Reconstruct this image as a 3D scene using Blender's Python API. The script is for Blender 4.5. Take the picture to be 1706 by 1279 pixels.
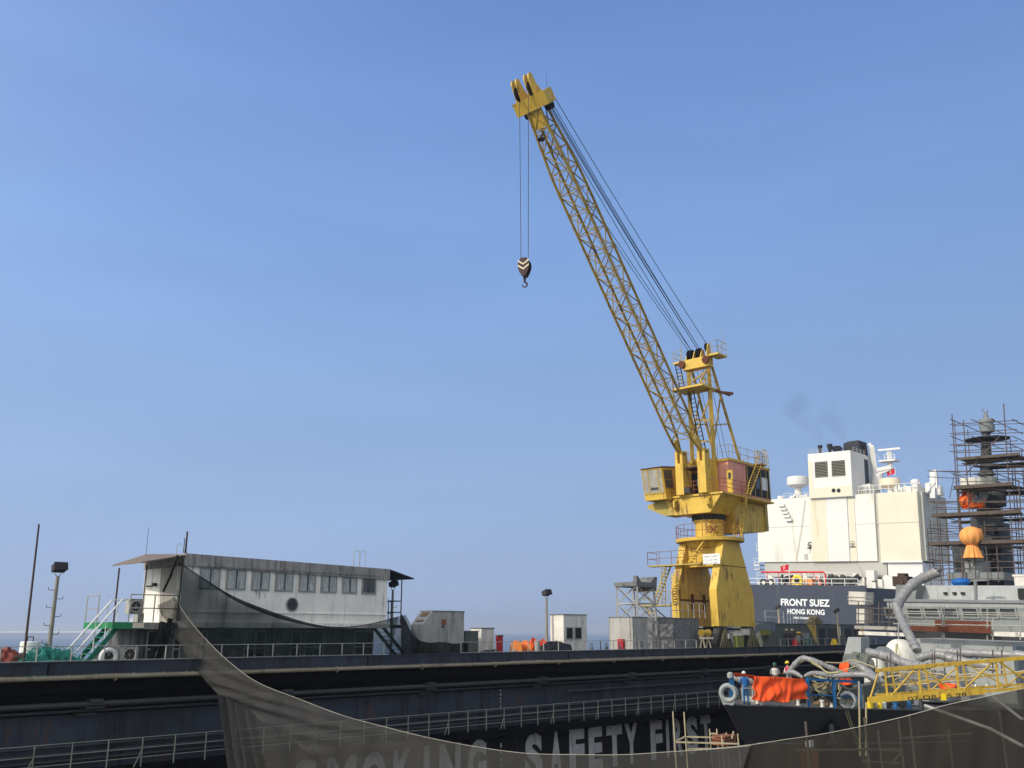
import bpy, bmesh, math, random
from mathutils import Vector, Matrix
rad = math.radians
for _o in list(bpy.data.objects): bpy.data.objects.remove(_o)
SC = bpy.context.scene
COL = SC.collection
# ------------------------------------------------------------------ camera
# eye at the origin, X right, Y away, Z up; sea at z = -17
FPX, HOR = 1550.0, 1053.0
PITCH = math.atan((HOR - 639.5) / FPX)
cd = bpy.data.cameras.new('camera'); cam = bpy.data.objects.new('camera', cd); COL.objects.link(cam)
cd.sensor_width = 36; cd.lens = FPX / 1706 * 36; cd.clip_start = 0.5; cd.clip_end = 60000
cam.rotation_euler = (rad(90) + PITCH, 0, 0)
SC.camera = cam
# ------------------------------------------------------------------ world, sun, exposure
SUN_AZ, SUN_EL = 238.0, 33.0
w = bpy.data.worlds.new('World'); SC.world = w; w.use_nodes = True
nt = w.node_tree; nt.nodes.clear()
sky = nt.nodes.new('ShaderNodeTexSky'); sky.sky_type = 'NISHITA'; sky.sun_disc = False
sky.sun_elevation = rad(SUN_EL); sky.sun_rotation = rad(SUN_AZ)
sky.altitude = 0; sky.air_density = 1.0; sky.dust_density = 1.0; sky.ozone_density = 4.0
# hazy tropical air: the clear sky model under a veil that pales towards the horizon and towards the sun
tcw = nt.nodes.new('ShaderNodeTexCoord'); sx = nt.nodes.new('ShaderNodeSeparateXYZ'); nt.links.new(tcw.outputs['Generated'], sx.inputs[0])
rp = nt.nodes.new('ShaderNodeValToRGB'); nt.links.new(sx.outputs[2], rp.inputs[0]); cr_ = rp.color_ramp
_st = [(0, (.262, .360, .565)), (.03, (.285, .385, .600)), (.16, (.275, .405, .660)), (.39, (.203, .352, .670)), (.6, (.140, .265, .590)), (.8, (.105, .21, .50)), (1, (.09, .18, .45))]
cr_.elements[0].position = 0; cr_.elements[1].position = 1
for p_, c_ in _st[1:-1]: cr_.elements.new(p_)
for e_, (p_, c_) in zip(cr_.elements, _st): e_.color = c_ + (1,)
SUNV = Vector((math.sin(rad(SUN_AZ)) * math.cos(rad(SUN_EL)), math.cos(rad(SUN_AZ)) * math.cos(rad(SUN_EL)), math.sin(rad(SUN_EL))))
nv = nt.nodes.new('ShaderNodeVectorMath'); nv.operation = 'NORMALIZE'; nt.links.new(tcw.outputs['Generated'], nv.inputs[0])
dt = nt.nodes.new('ShaderNodeVectorMath'); dt.operation = 'DOT_PRODUCT'; dt.inputs[1].default_value = SUNV; nt.links.new(nv.outputs[0], dt.inputs[0])
ma = nt.nodes.new('ShaderNodeMath'); ma.operation = 'MULTIPLY_ADD'; ma.inputs[1].default_value = .5; ma.inputs[2].default_value = .5; nt.links.new(dt.outputs['Value'], ma.inputs[0])
pw = nt.nodes.new('ShaderNodeMath'); pw.operation = 'POWER'; pw.inputs[1].default_value = 8; nt.links.new(ma.outputs[0], pw.inputs[0])
gl = nt.nodes.new('ShaderNodeVectorMath'); gl.operation = 'SCALE'; gl.inputs[0].default_value = (1.9, 1.8, 1.55); nt.links.new(pw.outputs[0], gl.inputs['Scale'])
ns = nt.nodes.new('ShaderNodeVectorMath'); ns.operation = 'SCALE'; ns.inputs['Scale'].default_value = .012; nt.links.new(sky.outputs[0], ns.inputs[0])
ad = nt.nodes.new('ShaderNodeVectorMath'); ad.operation = 'ADD'; xf = nt.nodes.new('ShaderNodeMath'); xf.operation = 'MULTIPLY_ADD'; xf.inputs[1].default_value = -.12; xf.inputs[2].default_value = 1.0; nt.links.new(sx.outputs[0], xf.inputs[0])
mpk = nt.nodes.new('ShaderNodeMapping'); mpk.inputs['Scale'].default_value = (1.2, 1.2, 6.5); mpk.inputs['Rotation'].default_value = (.12, .1, 0); nt.links.new(tcw.outputs['Generated'], mpk.inputs[0])
nk = nt.nodes.new('ShaderNodeTexNoise'); nk.inputs['Scale'].default_value = 1.6; nk.inputs['Detail'].default_value = 3; nt.links.new(mpk.outputs[0], nk.inputs['Vector'])
mk = nt.nodes.new('ShaderNodeMapRange'); mk.inputs[1].default_value = .35; mk.inputs[2].default_value = .75; mk.inputs[3].default_value = -.035; mk.inputs[4].default_value = .075; nt.links.new(nk.outputs[0], mk.inputs[0])
xa_ = nt.nodes.new('ShaderNodeMath'); nt.links.new(xf.outputs[0], xa_.inputs[0]); nt.links.new(mk.outputs[0], xa_.inputs[1]); xf = xa_
rs = nt.nodes.new('ShaderNodeVectorMath'); rs.operation = 'SCALE'; nt.links.new(rp.outputs[0], rs.inputs[0]); nt.links.new(xf.outputs[0], rs.inputs['Scale'])
nt.links.new(rs.outputs[0], ad.inputs[0]); nt.links.new(gl.outputs[0], ad.inputs[1])
ad2 = nt.nodes.new('ShaderNodeVectorMath'); ad2.operation = 'ADD'; nt.links.new(ad.outputs[0], ad2.inputs[0]); nt.links.new(ns.outputs[0], ad2.inputs[1])
# warm white term added to the sky behind the camera to fill shaded faces
yb = nt.nodes.new('ShaderNodeMapRange'); yb.interpolation_type = 'SMOOTHSTEP'; yb.inputs[1].default_value = .45; yb.inputs[2].default_value = -.5; nt.links.new(sx.outputs[1], yb.inputs[0])
ys = nt.nodes.new('ShaderNodeVectorMath'); ys.operation = 'SCALE'; ys.inputs[0].default_value = (.40, .33, .16); nt.links.new(yb.outputs[0], ys.inputs['Scale'])
ad3 = nt.nodes.new('ShaderNodeVectorMath'); ad3.operation = 'ADD'; nt.links.new(ad2.outputs[0], ad3.inputs[0]); nt.links.new(ys.outputs[0], ad3.inputs[1]); ad2 = ad3
sc10 = nt.nodes.new('ShaderNodeVectorMath'); sc10.operation = 'SCALE'; sc10.inputs['Scale'].default_value = 10; nt.links.new(ad2.outputs[0], sc10.inputs[0])
bg = nt.nodes.new('ShaderNodeBackground'); bg.inputs[1].default_value = 0.10
wo = nt.nodes.new('ShaderNodeOutputWorld')
nt.links.new(sc10.outputs[0], bg.inputs[0]); nt.links.new(bg.outputs[0], wo.inputs[0])
sl = bpy.data.lights.new('sun', 'SUN'); sl.energy = 2.7; sl.angle = rad(0.6); sl.color = (1.0, .91, .78)
so = bpy.data.objects.new('sun', sl); COL.objects.link(so)
_sd = Vector((math.sin(rad(SUN_AZ)) * math.cos(rad(SUN_EL)), math.cos(rad(SUN_AZ)) * math.cos(rad(SUN_EL)), math.sin(rad(SUN_EL))))
so.rotation_euler = _sd.to_track_quat('Z', 'Y').to_euler(); so.location = (0, 0, 60)
vs = SC.view_settings; vs.view_transform = 'Standard'; vs.look = 'None'; vs.exposure = 0.0; vs.gamma = 1.0
# ------------------------------------------------------------------ frames
_cp, _sp = math.cos(PITCH), math.sin(PITCH)
def ray(px, py):
    u, v = px - 853, 639.5 - py
    return Vector((u, FPX * _cp - v * _sp, FPX * _sp + v * _cp))
def proj(P):
    d = P.y * _cp + P.z * _sp
    return 853 + FPX * P.x / d, 639.5 - FPX * (-P.y * _sp + P.z * _cp) / d
class Frame:
    def __init__(s, O, A, B, C): s.O = Vector(O); s.ax = [Vector(A).normalized(), Vector(B).normalized(), Vector(C).normalized()]
    def p(s, a, b, c): return s.O + s.ax[0] * a + s.ax[1] * b + s.ax[2] * c
    def loc(s, P): d = P - s.O; return [d.dot(x) for x in s.ax]
    def hit(s, px, py, i, val):
        """the frame coordinates where the sight line meets the plane (coordinate i == val)"""
        r = ray(px, py); n = s.ax[i]
        return s.loc(r * ((val + s.O.dot(n)) / r.dot(n)))
Z = Vector((0, 0, 1))
AZ = rad(44); D = Vector((math.sin(AZ), math.cos(AZ), 0)); N = Vector((-math.cos(AZ), math.sin(AZ), 0))
WD = Frame((0, 0, 0), (1, 0, 0), (0, 1, 0), (0, 0, 1))
DK = Frame(N * 37.6, D, N, Z)                     # dock wall: s along, t behind its face, z
def dk(px, py, t): h = DK.hit(px, py, 1, t); return h[0], h[2]
DECK = -1.6
# ------------------------------------------------------------------ mesh builder
class MB:
    def __init__(s): s.v = []; s.f = []
    def add(s, vs, fs):
        o = len(s.v); s.v += [Vector(x) for x in vs]; s.f += [tuple(i + o for i in f) for f in fs]; return s
    def box(s, fr, a0, a1, b0, b1, c0, c1):
        P = [fr.p(a, b, c) for c in (c0, c1) for a, b in ((a0, b0), (a1, b0), (a1, b1), (a0, b1))]
        return s.add(P, [(3, 2, 1, 0), (4, 5, 6, 7), (0, 1, 5, 4), (1, 2, 6, 5), (2, 3, 7, 6), (3, 0, 4, 7)])
    def prism(s, pts, ext):
        n = len(pts); ext = Vector(ext)
        P = [Vector(p) for p in pts] + [Vector(p) + ext for p in pts]
        return s.add(P, [tuple(range(n - 1, -1, -1)), tuple(range(n, 2 * n))] + [(i, (i + 1) % n, n + (i + 1) % n, n + i) for i in range(n)])
    def loft(s, rings, cap=True, close=True):
        n = len(rings[0]); o = len(s.v)
        for r in rings: s.v += [Vector(x) for x in r]
        for k in range(len(rings) - 1):
            for i in range(n if close else n - 1):
                j = (i + 1) % n; s.f.append((o + k * n + i, o + k * n + j, o + (k + 1) * n + j, o + (k + 1) * n + i))
        if cap and close:
            s.f.append(tuple(o + i for i in range(n - 1, -1, -1))); m = o + (len(rings) - 1) * n; s.f.append(tuple(m + i for i in range(n)))
        return s
    def cyl(s, p, q, r0, r1=None, n=12, cap=True):
        p = Vector(p); q = Vector(q); r1 = r0 if r1 is None else r1
        d = (q - p).normalized(); a = d.cross(Z) if abs(d.z) < .95 else d.cross(Vector((1, 0, 0))); a.normalize(); b = d.cross(a)
        R = [[c + (a * math.cos(2 * math.pi * i / n) + b * math.sin(2 * math.pi * i / n)) * r for i in range(n)] for c, r in ((p, r0), (q, r1))]
        return s.loft(R, cap)
    def bar(s, p, q, r=.03, n=5): return s.cyl(p, q, r, n=n)
    def beam(s, p, q, w, h, up=Z):
        p = Vector(p); q = Vector(q); d = (q - p).normalized(); a = d.cross(up)
        if a.length < .05: a = d.cross(Vector((1, 0, 0)))
        a.normalize(); b = a.cross(d)
        R = [[c + a * x * w / 2 + b * y * h / 2 for x, y in ((-1, -1), (1, -1), (1, 1), (-1, 1))] for c in (p, q)]
        return s.loft(R)
    def pipe(s, pts, r, n=6, rf=None):
        pts = [Vector(p) for p in pts]; R = []
        a = None
        for i, p in enumerate(pts):
            d = (pts[min(i + 1, len(pts) - 1)] - pts[max(i - 1, 0)]).normalized()
            if a is None:
                a = d.cross(Z) if abs(d.z) < .9 else d.cross(Vector((1, 0, 0)))
            a = a - d * a.dot(d)
            if a.length < 1e-4: a = d.cross(Vector((0, 1, .3)))
            a.normalize(); b = d.cross(a); rr = rf(i / (len(pts) - 1)) if rf else r
            R.append([p + (a * math.cos(2 * math.pi * k / n) + b * math.sin(2 * math.pi * k / n)) * rr for k in range(n)])
        return s.loft(R)
    def lathe(s, c, axis, prof, n=20, cap=True):
        """prof: (distance along axis, radius)"""
        c = Vector(c); d = Vector(axis).normalized(); a = d.cross(Z) if abs(d.z) < .9 else Vector((1, 0, 0)); a.normalize(); b = d.cross(a)
        return s.loft([[c + d * h + (a * math.cos(2 * math.pi * i / n) + b * math.sin(2 * math.pi * i / n)) * r for i in range(n)] for h, r in prof], cap)
    def grid(s, fn, nu, nv):
        o = len(s.v)
        for j in range(nv + 1):
            for i in range(nu + 1): s.v.append(Vector(fn(i / nu, j / nv)))
        for j in range(nv):
            for i in range(nu):
                a = o + j * (nu + 1) + i; s.f.append((a, a + 1, a + nu + 2, a + nu + 1))
        return s
    def ring(s, c, axis, R, r, n=20, m=8):
        d = Vector(axis).normalized(); a = d.cross(Z) if abs(d.z) < .9 else Vector((1, 0, 0)); a.normalize(); b = d.cross(a); rings = []
        for i in range(n + 1):
            t = 2 * math.pi * i / n; e = a * math.cos(t) + b * math.sin(t)
            rings.append([Vector(c) + e * (R + r * math.cos(2 * math.pi * k / m)) + d * r * math.sin(2 * math.pi * k / m) for k in range(m)])
        return s.loft(rings, False)
    def rail(s, pts, h=1.05, r=.022, post=None, mids=(.5,), up=Z, closed=False):
        pts = [Vector(p) for p in pts]
        if closed: pts.append(pts[0])
        for hh in list(mids) + [1.0]:
            for i in range(len(pts) - 1): s.bar(pts[i] + up * h * hh, pts[i + 1] + up * h * hh, r)
        for i in range(len(pts) - 1):
            L = (pts[i + 1] - pts[i]).length; k = max(1, round(L / (post or 1.4)))
            for j in range(k + (1 if i == len(pts) - 2 and not closed else 0)):
                q = pts[i].lerp(pts[i + 1], j / k); s.bar(q, q + up * h, r * 1.15)
        return s
    def ladder(s, p, q, side, w=.5, step=.3, r=.025, rr=.015):
        p = Vector(p); q = Vector(q); sd = Vector(side).normalized() * w / 2; L = (q - p).length
        s.bar(p - sd, q - sd, r); s.bar(p + sd, q + sd, r)
        for i in range(1, int(L / step)):
            c = p.lerp(q, i * step / L); s.bar(c - sd, c + sd, rr, 4)
        return s
    def stair(s, p, q, side, w=.7, n=10, sh=.18, th=.04, td=.2):
        p = Vector(p); q = Vector(q); sd = Vector(side).normalized() * w / 2; hz = Vector((q.x - p.x, q.y - p.y, 0)).normalized()
        s.beam(p - sd, q - sd, th, sh); s.beam(p + sd, q + sd, th, sh)
        for i in range(n):
            c = p.lerp(q, (i + .5) / n); f = Frame(c, hz, sd, Z); s.box(f, -td / 2, td / 2, -w / 2 + .03, w / 2 - .03, -.015, .015)
        return s
    def build(s, name, mat, parent=None, smooth=False, origin=None, extra=None):
        if not s.v: return None
        if parent is not None: org = wloc(parent)
        elif origin is not None: org = Vector(origin)
        else:
            xs = [v.x for v in s.v]; ys = [v.y for v in s.v]; zs = [v.z for v in s.v]
            org = Vector(((min(xs) + max(xs)) / 2, (min(ys) + max(ys)) / 2, min(zs)))
        me = bpy.data.meshes.new(name); me.from_pydata([v - org for v in s.v], [], s.f)
        bm = bmesh.new(); bm.from_mesh(me); bmesh.ops.recalc_face_normals(bm, faces=bm.faces); bm.to_mesh(me); bm.free()
        me.materials.append(MAT[mat] if isinstance(mat, str) else mat)
        if smooth:
            me.polygons.foreach_set('use_smooth', [True] * len(me.polygons))
            try: me.set_sharp_from_angle(angle=rad(40))
            except Exception: pass
        o = bpy.data.objects.new(name, me); COL.objects.link(o)
        if parent is not None: o.parent = parent; o.location = (0, 0, 0)
        else: o.location = org
        return o
def wloc(o):
    v = Vector(o.location)
    while o.parent is not None: o = o.parent; v += Vector(o.location)
    return v
def tag(o, label=None, cat=None, group=None, kind=None):
    if label: o['label'] = label
    if cat: o['category'] = cat
    if group: o['group'] = group
    if kind: o['kind'] = kind
    return o
def thing(name, loc, label, cat, group=None):
    o = bpy.data.objects.new(name, None); COL.objects.link(o); o.location = Vector(loc); o.empty_display_size = .3
    return tag(o, label, cat, group)
def copy_tree(o, loc, label=None, parent=None):
    c = o.copy(); COL.objects.link(c)
    if parent is None: c.location = Vector(loc)
    else: c.parent = parent
    if label: c['label'] = label
    for ch in o.children: copy_tree(ch, None, None, c)
    return c
def letters(txt, fr, a, c, h, b=0.0, wscale=1.0, bold=.0, spacing=1.0, dirs=(0, 2), thick=.004, align='LEFT', slant=0):
    """flat lettering laid on a frame's plane, real thickness"""
    cu = bpy.data.curves.new('lettering', 'FONT'); cu.body = txt; cu.size = 1; cu.extrude = 0; cu.offset = bold; cu.space_character = spacing; cu.align_x = align
    o = bpy.data.objects.new('lettering', cu); COL.objects.link(o); bpy.context.view_layer.update()
    me = bpy.data.meshes.new_from_object(o.evaluated_get(bpy.context.evaluated_depsgraph_get()))
    k = h / .70; m = MB()
    pr = {0: 0, 1: 0, 2: 0}
    def pos(v, off):
        q = [0, 0, 0]; q[dirs[0]] = a + v.x * k * wscale; q[dirs[1]] = c + v.y * k; q[3 - dirs[0] - dirs[1]] = b + off
        return fr.p(*q)
    m.add([pos(v.co, 0) for v in me.vertices], [tuple(p.vertices) for p in me.polygons])
    bpy.data.objects.remove(o); bpy.data.curves.remove(cu); bpy.data.meshes.remove(me)
    return m
# ------------------------------------------------------------------ materials
MAT = {}
def lin(c): return tuple(((x / 255) / 12.92 if x / 255 <= .04045 else ((x / 255 + .055) / 1.055) ** 2.4) for x in c) + (1,)
def paint(name, rgb, rough=.6, metal=0, var=.18, dirt=None, amt=.4, scale=1.0, streak=True, bump=.15, alpha=None, rust=0, spec=.35):
    m = bpy.data.materials.new(name); m.use_nodes = True; t = m.node_tree; n = t.nodes; L = t.links; n.clear()
    out = n.new('ShaderNodeOutputMaterial'); b = n.new('ShaderNodeBsdfPrincipled'); L.new(b.outputs[0], out.inputs[0])
    tc = n.new('ShaderNodeTexCoord'); c = lin(rgb)
    b.inputs['Roughness'].default_value = rough; b.inputs['Metallic'].default_value = metal; b.inputs['Specular IOR Level'].default_value = spec
    nz = n.new('ShaderNodeTexNoise'); nz.inputs['Scale'].default_value = .9 * scale; nz.inputs['Detail'].default_value = 8; nz.inputs['Roughness'].default_value = .65
    L.new(tc.outputs['Object'], nz.inputs['Vector'])
    mx = n.new('ShaderNodeMix'); mx.data_type = 'RGBA'
    mx.inputs[6].default_value = tuple(x * (1 - var) for x in c[:3]) + (1,); mx.inputs[7].default_value = tuple(min(1, x * (1 + var)) for x in c[:3]) + (1,)
    rm = n.new('ShaderNodeMapRange'); rm.inputs[1].default_value = .3; rm.inputs[2].default_value = .7
    L.new(nz.outputs[0], rm.inputs[0]); L.new(rm.outputs[0], mx.inputs[0]); last = mx.outputs[2]
    if dirt is not None:
        mp = n.new('ShaderNodeMapping'); mp.inputs['Scale'].default_value = (2.2 * scale, 2.2 * scale, .22 * scale if streak else 2.2 * scale)
        n2 = n.new('ShaderNodeTexNoise'); n2.inputs['Scale'].default_value = 1.3; n2.inputs['Detail'].default_value = 10; n2.inputs['Roughness'].default_value = .7
        L.new(tc.outputs['Object'], mp.inputs[0]); L.new(mp.outputs[0], n2.inputs['Vector'])
        r2 = n.new('ShaderNodeMapRange'); r2.inputs[1].default_value = .72 - amt * .4; r2.inputs[2].default_value = .80 - amt * .2; r2.inputs[4].default_value = .85
        L.new(n2.outputs[0], r2.inputs[0])
        m2 = n.new('ShaderNodeMix'); m2.data_type = 'RGBA'; m2.inputs[7].default_value = lin(dirt)
        L.new(r2.outputs[0], m2.inputs[0]); L.new(last, m2.inputs[6]); last = m2.outputs[2]
    if rust:
        mpr = n.new('ShaderNodeMapping'); mpr.inputs['Scale'].default_value = (3.1, 3.1, .30); mpr.inputs['Location'].default_value = (7, 3, 5)
        nr = n.new('ShaderNodeTexNoise'); nr.inputs['Scale'].default_value = 1.7 * scale ** .5; nr.inputs['Detail'].default_value = 9; nr.inputs['Roughness'].default_value = .6
        L.new(tc.outputs['Object'], mpr.inputs[0]); L.new(mpr.outputs[0], nr.inputs['Vector'])
        nr2 = n.new('ShaderNodeTexNoise'); nr2.inputs['Scale'].default_value = .55; nr2.inputs['Detail'].default_value = 3; L.new(tc.outputs['Object'], nr2.inputs['Vector'])
        mm = n.new('ShaderNodeMath'); mm.operation = 'MULTIPLY'; L.new(nr.outputs[0], mm.inputs[0]); L.new(nr2.outputs[0], mm.inputs[1])
        rr = n.new('ShaderNodeMapRange'); rr.inputs[1].default_value = .37 - .10 * rust; rr.inputs[2].default_value = .43 - .08 * rust; rr.inputs[4].default_value = .8; L.new(mm.outputs[0], rr.inputs[0])
        m5 = n.new('ShaderNodeMix'); m5.data_type = 'RGBA'; m5.inputs[7].default_value = lin((88, 56, 38)); L.new(rr.outputs[0], m5.inputs[0]); L.new(last, m5.inputs[6]); last = m5.outputs[2]
    L.new(last, b.inputs['Base Color'])
    if bump:
        n3 = n.new('ShaderNodeTexNoise'); n3.inputs['Scale'].default_value = 3.5 * scale; n3.inputs['Detail'].default_value = 5
        L.new(tc.outputs['Object'], n3.inputs['Vector'])
        bp = n.new('ShaderNodeBump'); bp.inputs['Strength'].default_value = bump; bp.inputs['Distance'].default_value = .05
        L.new(n3.outputs[0], bp.inputs['Height']); L.new(bp.outputs[0], b.inputs['Normal'])
    if alpha:
        tr = n.new('ShaderNodeBsdfTransparent'); ms = n.new('ShaderNodeMixShader')
        n4 = n.new('ShaderNodeTexNoise'); n4.inputs['Scale'].default_value = .7; n4.inputs['Detail'].default_value = 6
        mp4 = n.new('ShaderNodeMapping'); mp4.inputs['Scale'].default_value = (1.4, 1.4, .35)
        L.new(tc.outputs['Object'], mp4.inputs[0]); L.new(mp4.outputs[0], n4.inputs['Vector'])
        r4 = n.new('ShaderNodeMapRange'); r4.inputs[1].default_value = .3; r4.inputs[2].default_value = .7; r4.inputs[3].default_value = alpha[0]; r4.inputs[4].default_value = alpha[1]; bump and bp and setattr(bp.inputs['Strength'], 'default_value', .8)
        L.new(n4.outputs[0], r4.inputs[0]); L.new(r4.outputs[0], ms.inputs[0])
        L.new(tr.outputs[0], ms.inputs[1]); L.new(b.outputs[0], ms.inputs[2]); L.new(ms.outputs[0], out.inputs[0])
    MAT[name] = m; return m
paint('crane_yellow', (206, 170, 66), .5, dirt=(120, 80, 30), amt=.38, bump=.08, var=.14, rust=.55)
paint('crane_lattice', (164, 136, 56), .55, dirt=(92, 66, 34), amt=.5, var=.2, rust=.6)
paint('crane_dull', (170, 150, 76), .65, dirt=(105, 88, 50), amt=.5, var=.12)
paint('pink_panel', (216, 150, 130), .7, dirt=(110, 70, 58), amt=.4)
paint('rust', (96, 52, 34), .85, dirt=(50, 32, 26), amt=.5, streak=False)
paint('rust_light', (134, 82, 58), .85, dirt=(70, 44, 34), amt=.5, streak=False)
paint('rope_black', (26, 26, 28), .8, var=.1, bump=0)
paint('wire', (40, 42, 48), .6, var=.1, bump=0)
paint('black_steel', (26, 26, 28), .55, dirt=(48, 40, 34), amt=.35)
paint('dock_dark', (53, 57, 65), .6, spec=.2, dirt=(27, 27, 29), amt=.55, var=.30, scale=.5, rust=.12)
paint('dock_lower_shade', (30, 31, 34), .65, spec=.15, dirt=(20, 20, 22), amt=.5, var=.3, scale=.5, rust=.1)  # darker copy of the wall colour, with the catwalk's shade painted in
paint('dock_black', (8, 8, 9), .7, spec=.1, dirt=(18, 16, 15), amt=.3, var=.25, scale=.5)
paint('dock_pipe', (138, 128, 104), .5, dirt=(70, 60, 48), amt=.45)
paint('dock_pipe_dark', (56, 56, 56), .5, dirt=(34, 32, 30), amt=.5)
paint('rail_grey', (158, 156, 148), .5, dirt=(96, 84, 68), amt=.4)
paint('catwalk_rail', (128, 134, 118), .5, dirt=(92, 92, 76), amt=.35)
paint('deck_plate', (84, 82, 78), .8, dirt=(56, 46, 38), amt=.5, streak=False)
paint('letter_grey', (182, 182, 178), .8, dirt=(84, 86, 90), amt=.42, scale=2)
paint('letter_white', (225, 225, 222), .6, var=.05)
paint('letter_dark', (38, 34, 30), .7)
paint('letter_red', (110, 30, 26), .7)
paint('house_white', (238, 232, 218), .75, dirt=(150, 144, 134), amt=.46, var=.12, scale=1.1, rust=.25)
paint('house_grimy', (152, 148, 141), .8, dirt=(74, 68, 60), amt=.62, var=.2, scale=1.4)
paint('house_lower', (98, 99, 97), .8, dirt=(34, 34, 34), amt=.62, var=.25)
paint('awning', (118, 104, 92), .8, dirt=(76, 60, 48), amt=.5, streak=False)
paint('awning_dark', (48, 52, 54), .8)
paint('curtain', (178, 182, 177), .8, dirt=(96, 100, 102), amt=.55, scale=5)
paint('dark_opening', (14, 15, 17), .5)
paint('glass', (58, 66, 72), .12, spec=.6, var=.3, bump=0)
paint('glass_cab', (150, 146, 134), .2, spec=.6, var=.35, scale=3, bump=0)
paint('frame_grey', (142, 144, 138), .6)
paint('green_paint', (30, 112, 88), .55, dirt=(24, 76, 58), amt=.35)
paint('green_bright', (28, 122, 72), .55)
paint('teal_net', (58, 140, 124), .9, var=.35, scale=4)
paint('container_grey', (162, 160, 152), .7, dirt=(94, 88, 78), amt=.52, rust=.5)
paint('container_white', (210, 206, 194), .7, dirt=(150, 142, 126), amt=.45, rust=.45)
paint('mottled_grey', (112, 113, 112), .8, dirt=(54, 52, 50), amt=.62, streak=False, scale=1.4)
paint('stain_brown', (120, 98, 72), .8, dirt=(74, 56, 40), amt=.5)
paint('red_box', (168, 30, 40), .6)
paint('red_tarp', (128, 64, 52), .8, var=.3)
paint('orange_tarp', (232, 84, 26), .7, var=.16, bump=.3)
paint('orange_soft', (226, 112, 48), .75, var=.2, bump=.3)
paint('orange_pale', (232, 160, 88), .8, dirt=(190, 104, 44), amt=.5, bump=.3)
paint('reel_orange', (204, 122, 60), .6)
paint('lamp_grey', (134, 130, 118), .6, dirt=(92, 80, 64), amt=.4)
paint('lamp_head', (48, 44, 42), .6)
paint('rust_steel', (70, 56, 50), .8)
paint('white_paint', (222, 222, 216), .55, var=.05)
paint('net_dark', (36, 50, 45), .95, var=.25, alpha=(.50, .80))
paint('net_hem', (30, 38, 36), .95, var=.25, alpha=(.60, .95))
paint('net_black', (14, 18, 18), .95, var=.3, alpha=(.85, 1.0))
paint('net_grey', (63, 62, 59), .95, var=.14, alpha=(.52, .80), scale=.6)
paint('net_brown', (44, 41, 35), .95, var=.22, alpha=(.64, .88), scale=.6)
paint('net_edge', (150, 147, 134), .8)
paint('tanker_white', (220, 218, 206), .6, dirt=(180, 172, 150), amt=.42, var=.06, scale=.16, bump=.02)
paint('tanker_cream', (216, 208, 184), .6, dirt=(196, 182, 146), amt=.4, var=.05, scale=.15, bump=.02)
paint('tanker_clean', (216, 214, 208), .6, var=.03, scale=.2, dirt=(214, 208, 190), amt=.3, bump=.02)
paint('tanker_grey', (178, 176, 166), .6, var=.05, scale=.2, bump=.02)
paint('tanker_hull', (54, 60, 73), .6, dirt=(100, 104, 108), amt=.33, var=.1, scale=.16, bump=.02)
paint('tanker_hull_dark', (34, 38, 46), .6, var=.1, scale=.2, bump=.02)
paint('funnel_black', (28, 28, 32), .6)
paint('dome_white', (206, 204, 198), .5, var=.04)
paint('dome_cream', (220, 204, 176), .6, var=.05)
paint('warship_grey', (122, 126, 126), .65, dirt=(104, 106, 104), amt=.45, var=.1, bump=.06)
paint('warship_pale', (154, 158, 155), .65, dirt=(124, 126, 122), amt=.5, var=.12, bump=.06)
paint('warship_hull', (48, 48, 50), .5, dirt=(34, 36, 40), amt=.4, var=.15, bump=.06, scale=.5)
paint('warship_dark', (70, 74, 75), .7, dirt=(46, 48, 50), amt=.4)
paint('gun_white', (214, 212, 200), .65, dirt=(168, 160, 140), amt=.5, var=.08)
paint('scaffold', (92, 82, 78), .7, dirt=(56, 40, 36), amt=.5, streak=False, scale=2)
paint('scaffold_pale', (176, 164, 132), .7, dirt=(126, 96, 72), amt=.5, streak=False, scale=2)
paint('plank', (88, 78, 70), .85, dirt=(60, 46, 40), amt=.55, streak=False, scale=1.5)
paint('duct', (136, 135, 132), .35, metal=.0, var=.1, spec=.5, dirt=(104, 102, 98), amt=.5, streak=False, scale=2)
paint('hose', (168, 158, 118), .7, var=.2, bump=0)
paint('blue_paint', (24, 92, 142), .5, dirt=(16, 58, 96), amt=.35)
paint('blue_tarp', (20, 96, 170), .7)
paint('lattice_yellow', (190, 156, 52), .55, dirt=(96, 78, 44), amt=.55, var=.2)
paint('bright_yellow', (228, 196, 24), .5)
paint('flag_red', (206, 32, 48), .7, bump=0)
paint('dark_machine', (58, 58, 52), .6, dirt=(34, 32, 28), amt=.5)
paint('olive', (122, 124, 60), .7)
paint('greygreen', (94, 99, 91), .7, dirt=(74, 78, 72), amt=.5)
paint('greyblue', (108, 118, 126), .7, dirt=(78, 84, 90), amt=.4)
paint('coil', (120, 112, 84), .85, dirt=(60, 54, 42), amt=.5, scale=3)
paint('cloth_grey', (122, 120, 112), .9); paint('cloth_dark', (50, 50, 56), .9); paint('cloth_blue', (36, 96, 152), .9)
paint('cloth_white', (206, 202, 196), .9); paint('cloth_red', (190, 36, 60), .9); paint('cloth_pink', (220, 150, 160), .9)
paint('skin', (120, 78, 56), .7); paint('boot', (30, 26, 24), .7)
paint('helmet_green', (38, 92, 66), .4); paint('helmet_yellow', (226, 196, 36), .4); paint('helmet_white', (216, 214, 206), .4)
paint('far_hull', (128, 142, 168), .8, var=.05, bump=0); paint('far_white', (210, 210, 210), .8, var=.04, bump=0); paint('far_red', (176, 146, 146), .8, bump=0)  # far ships: distance haze is mixed into these pale colours
paint('tyre', (30, 30, 32), .9)
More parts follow.
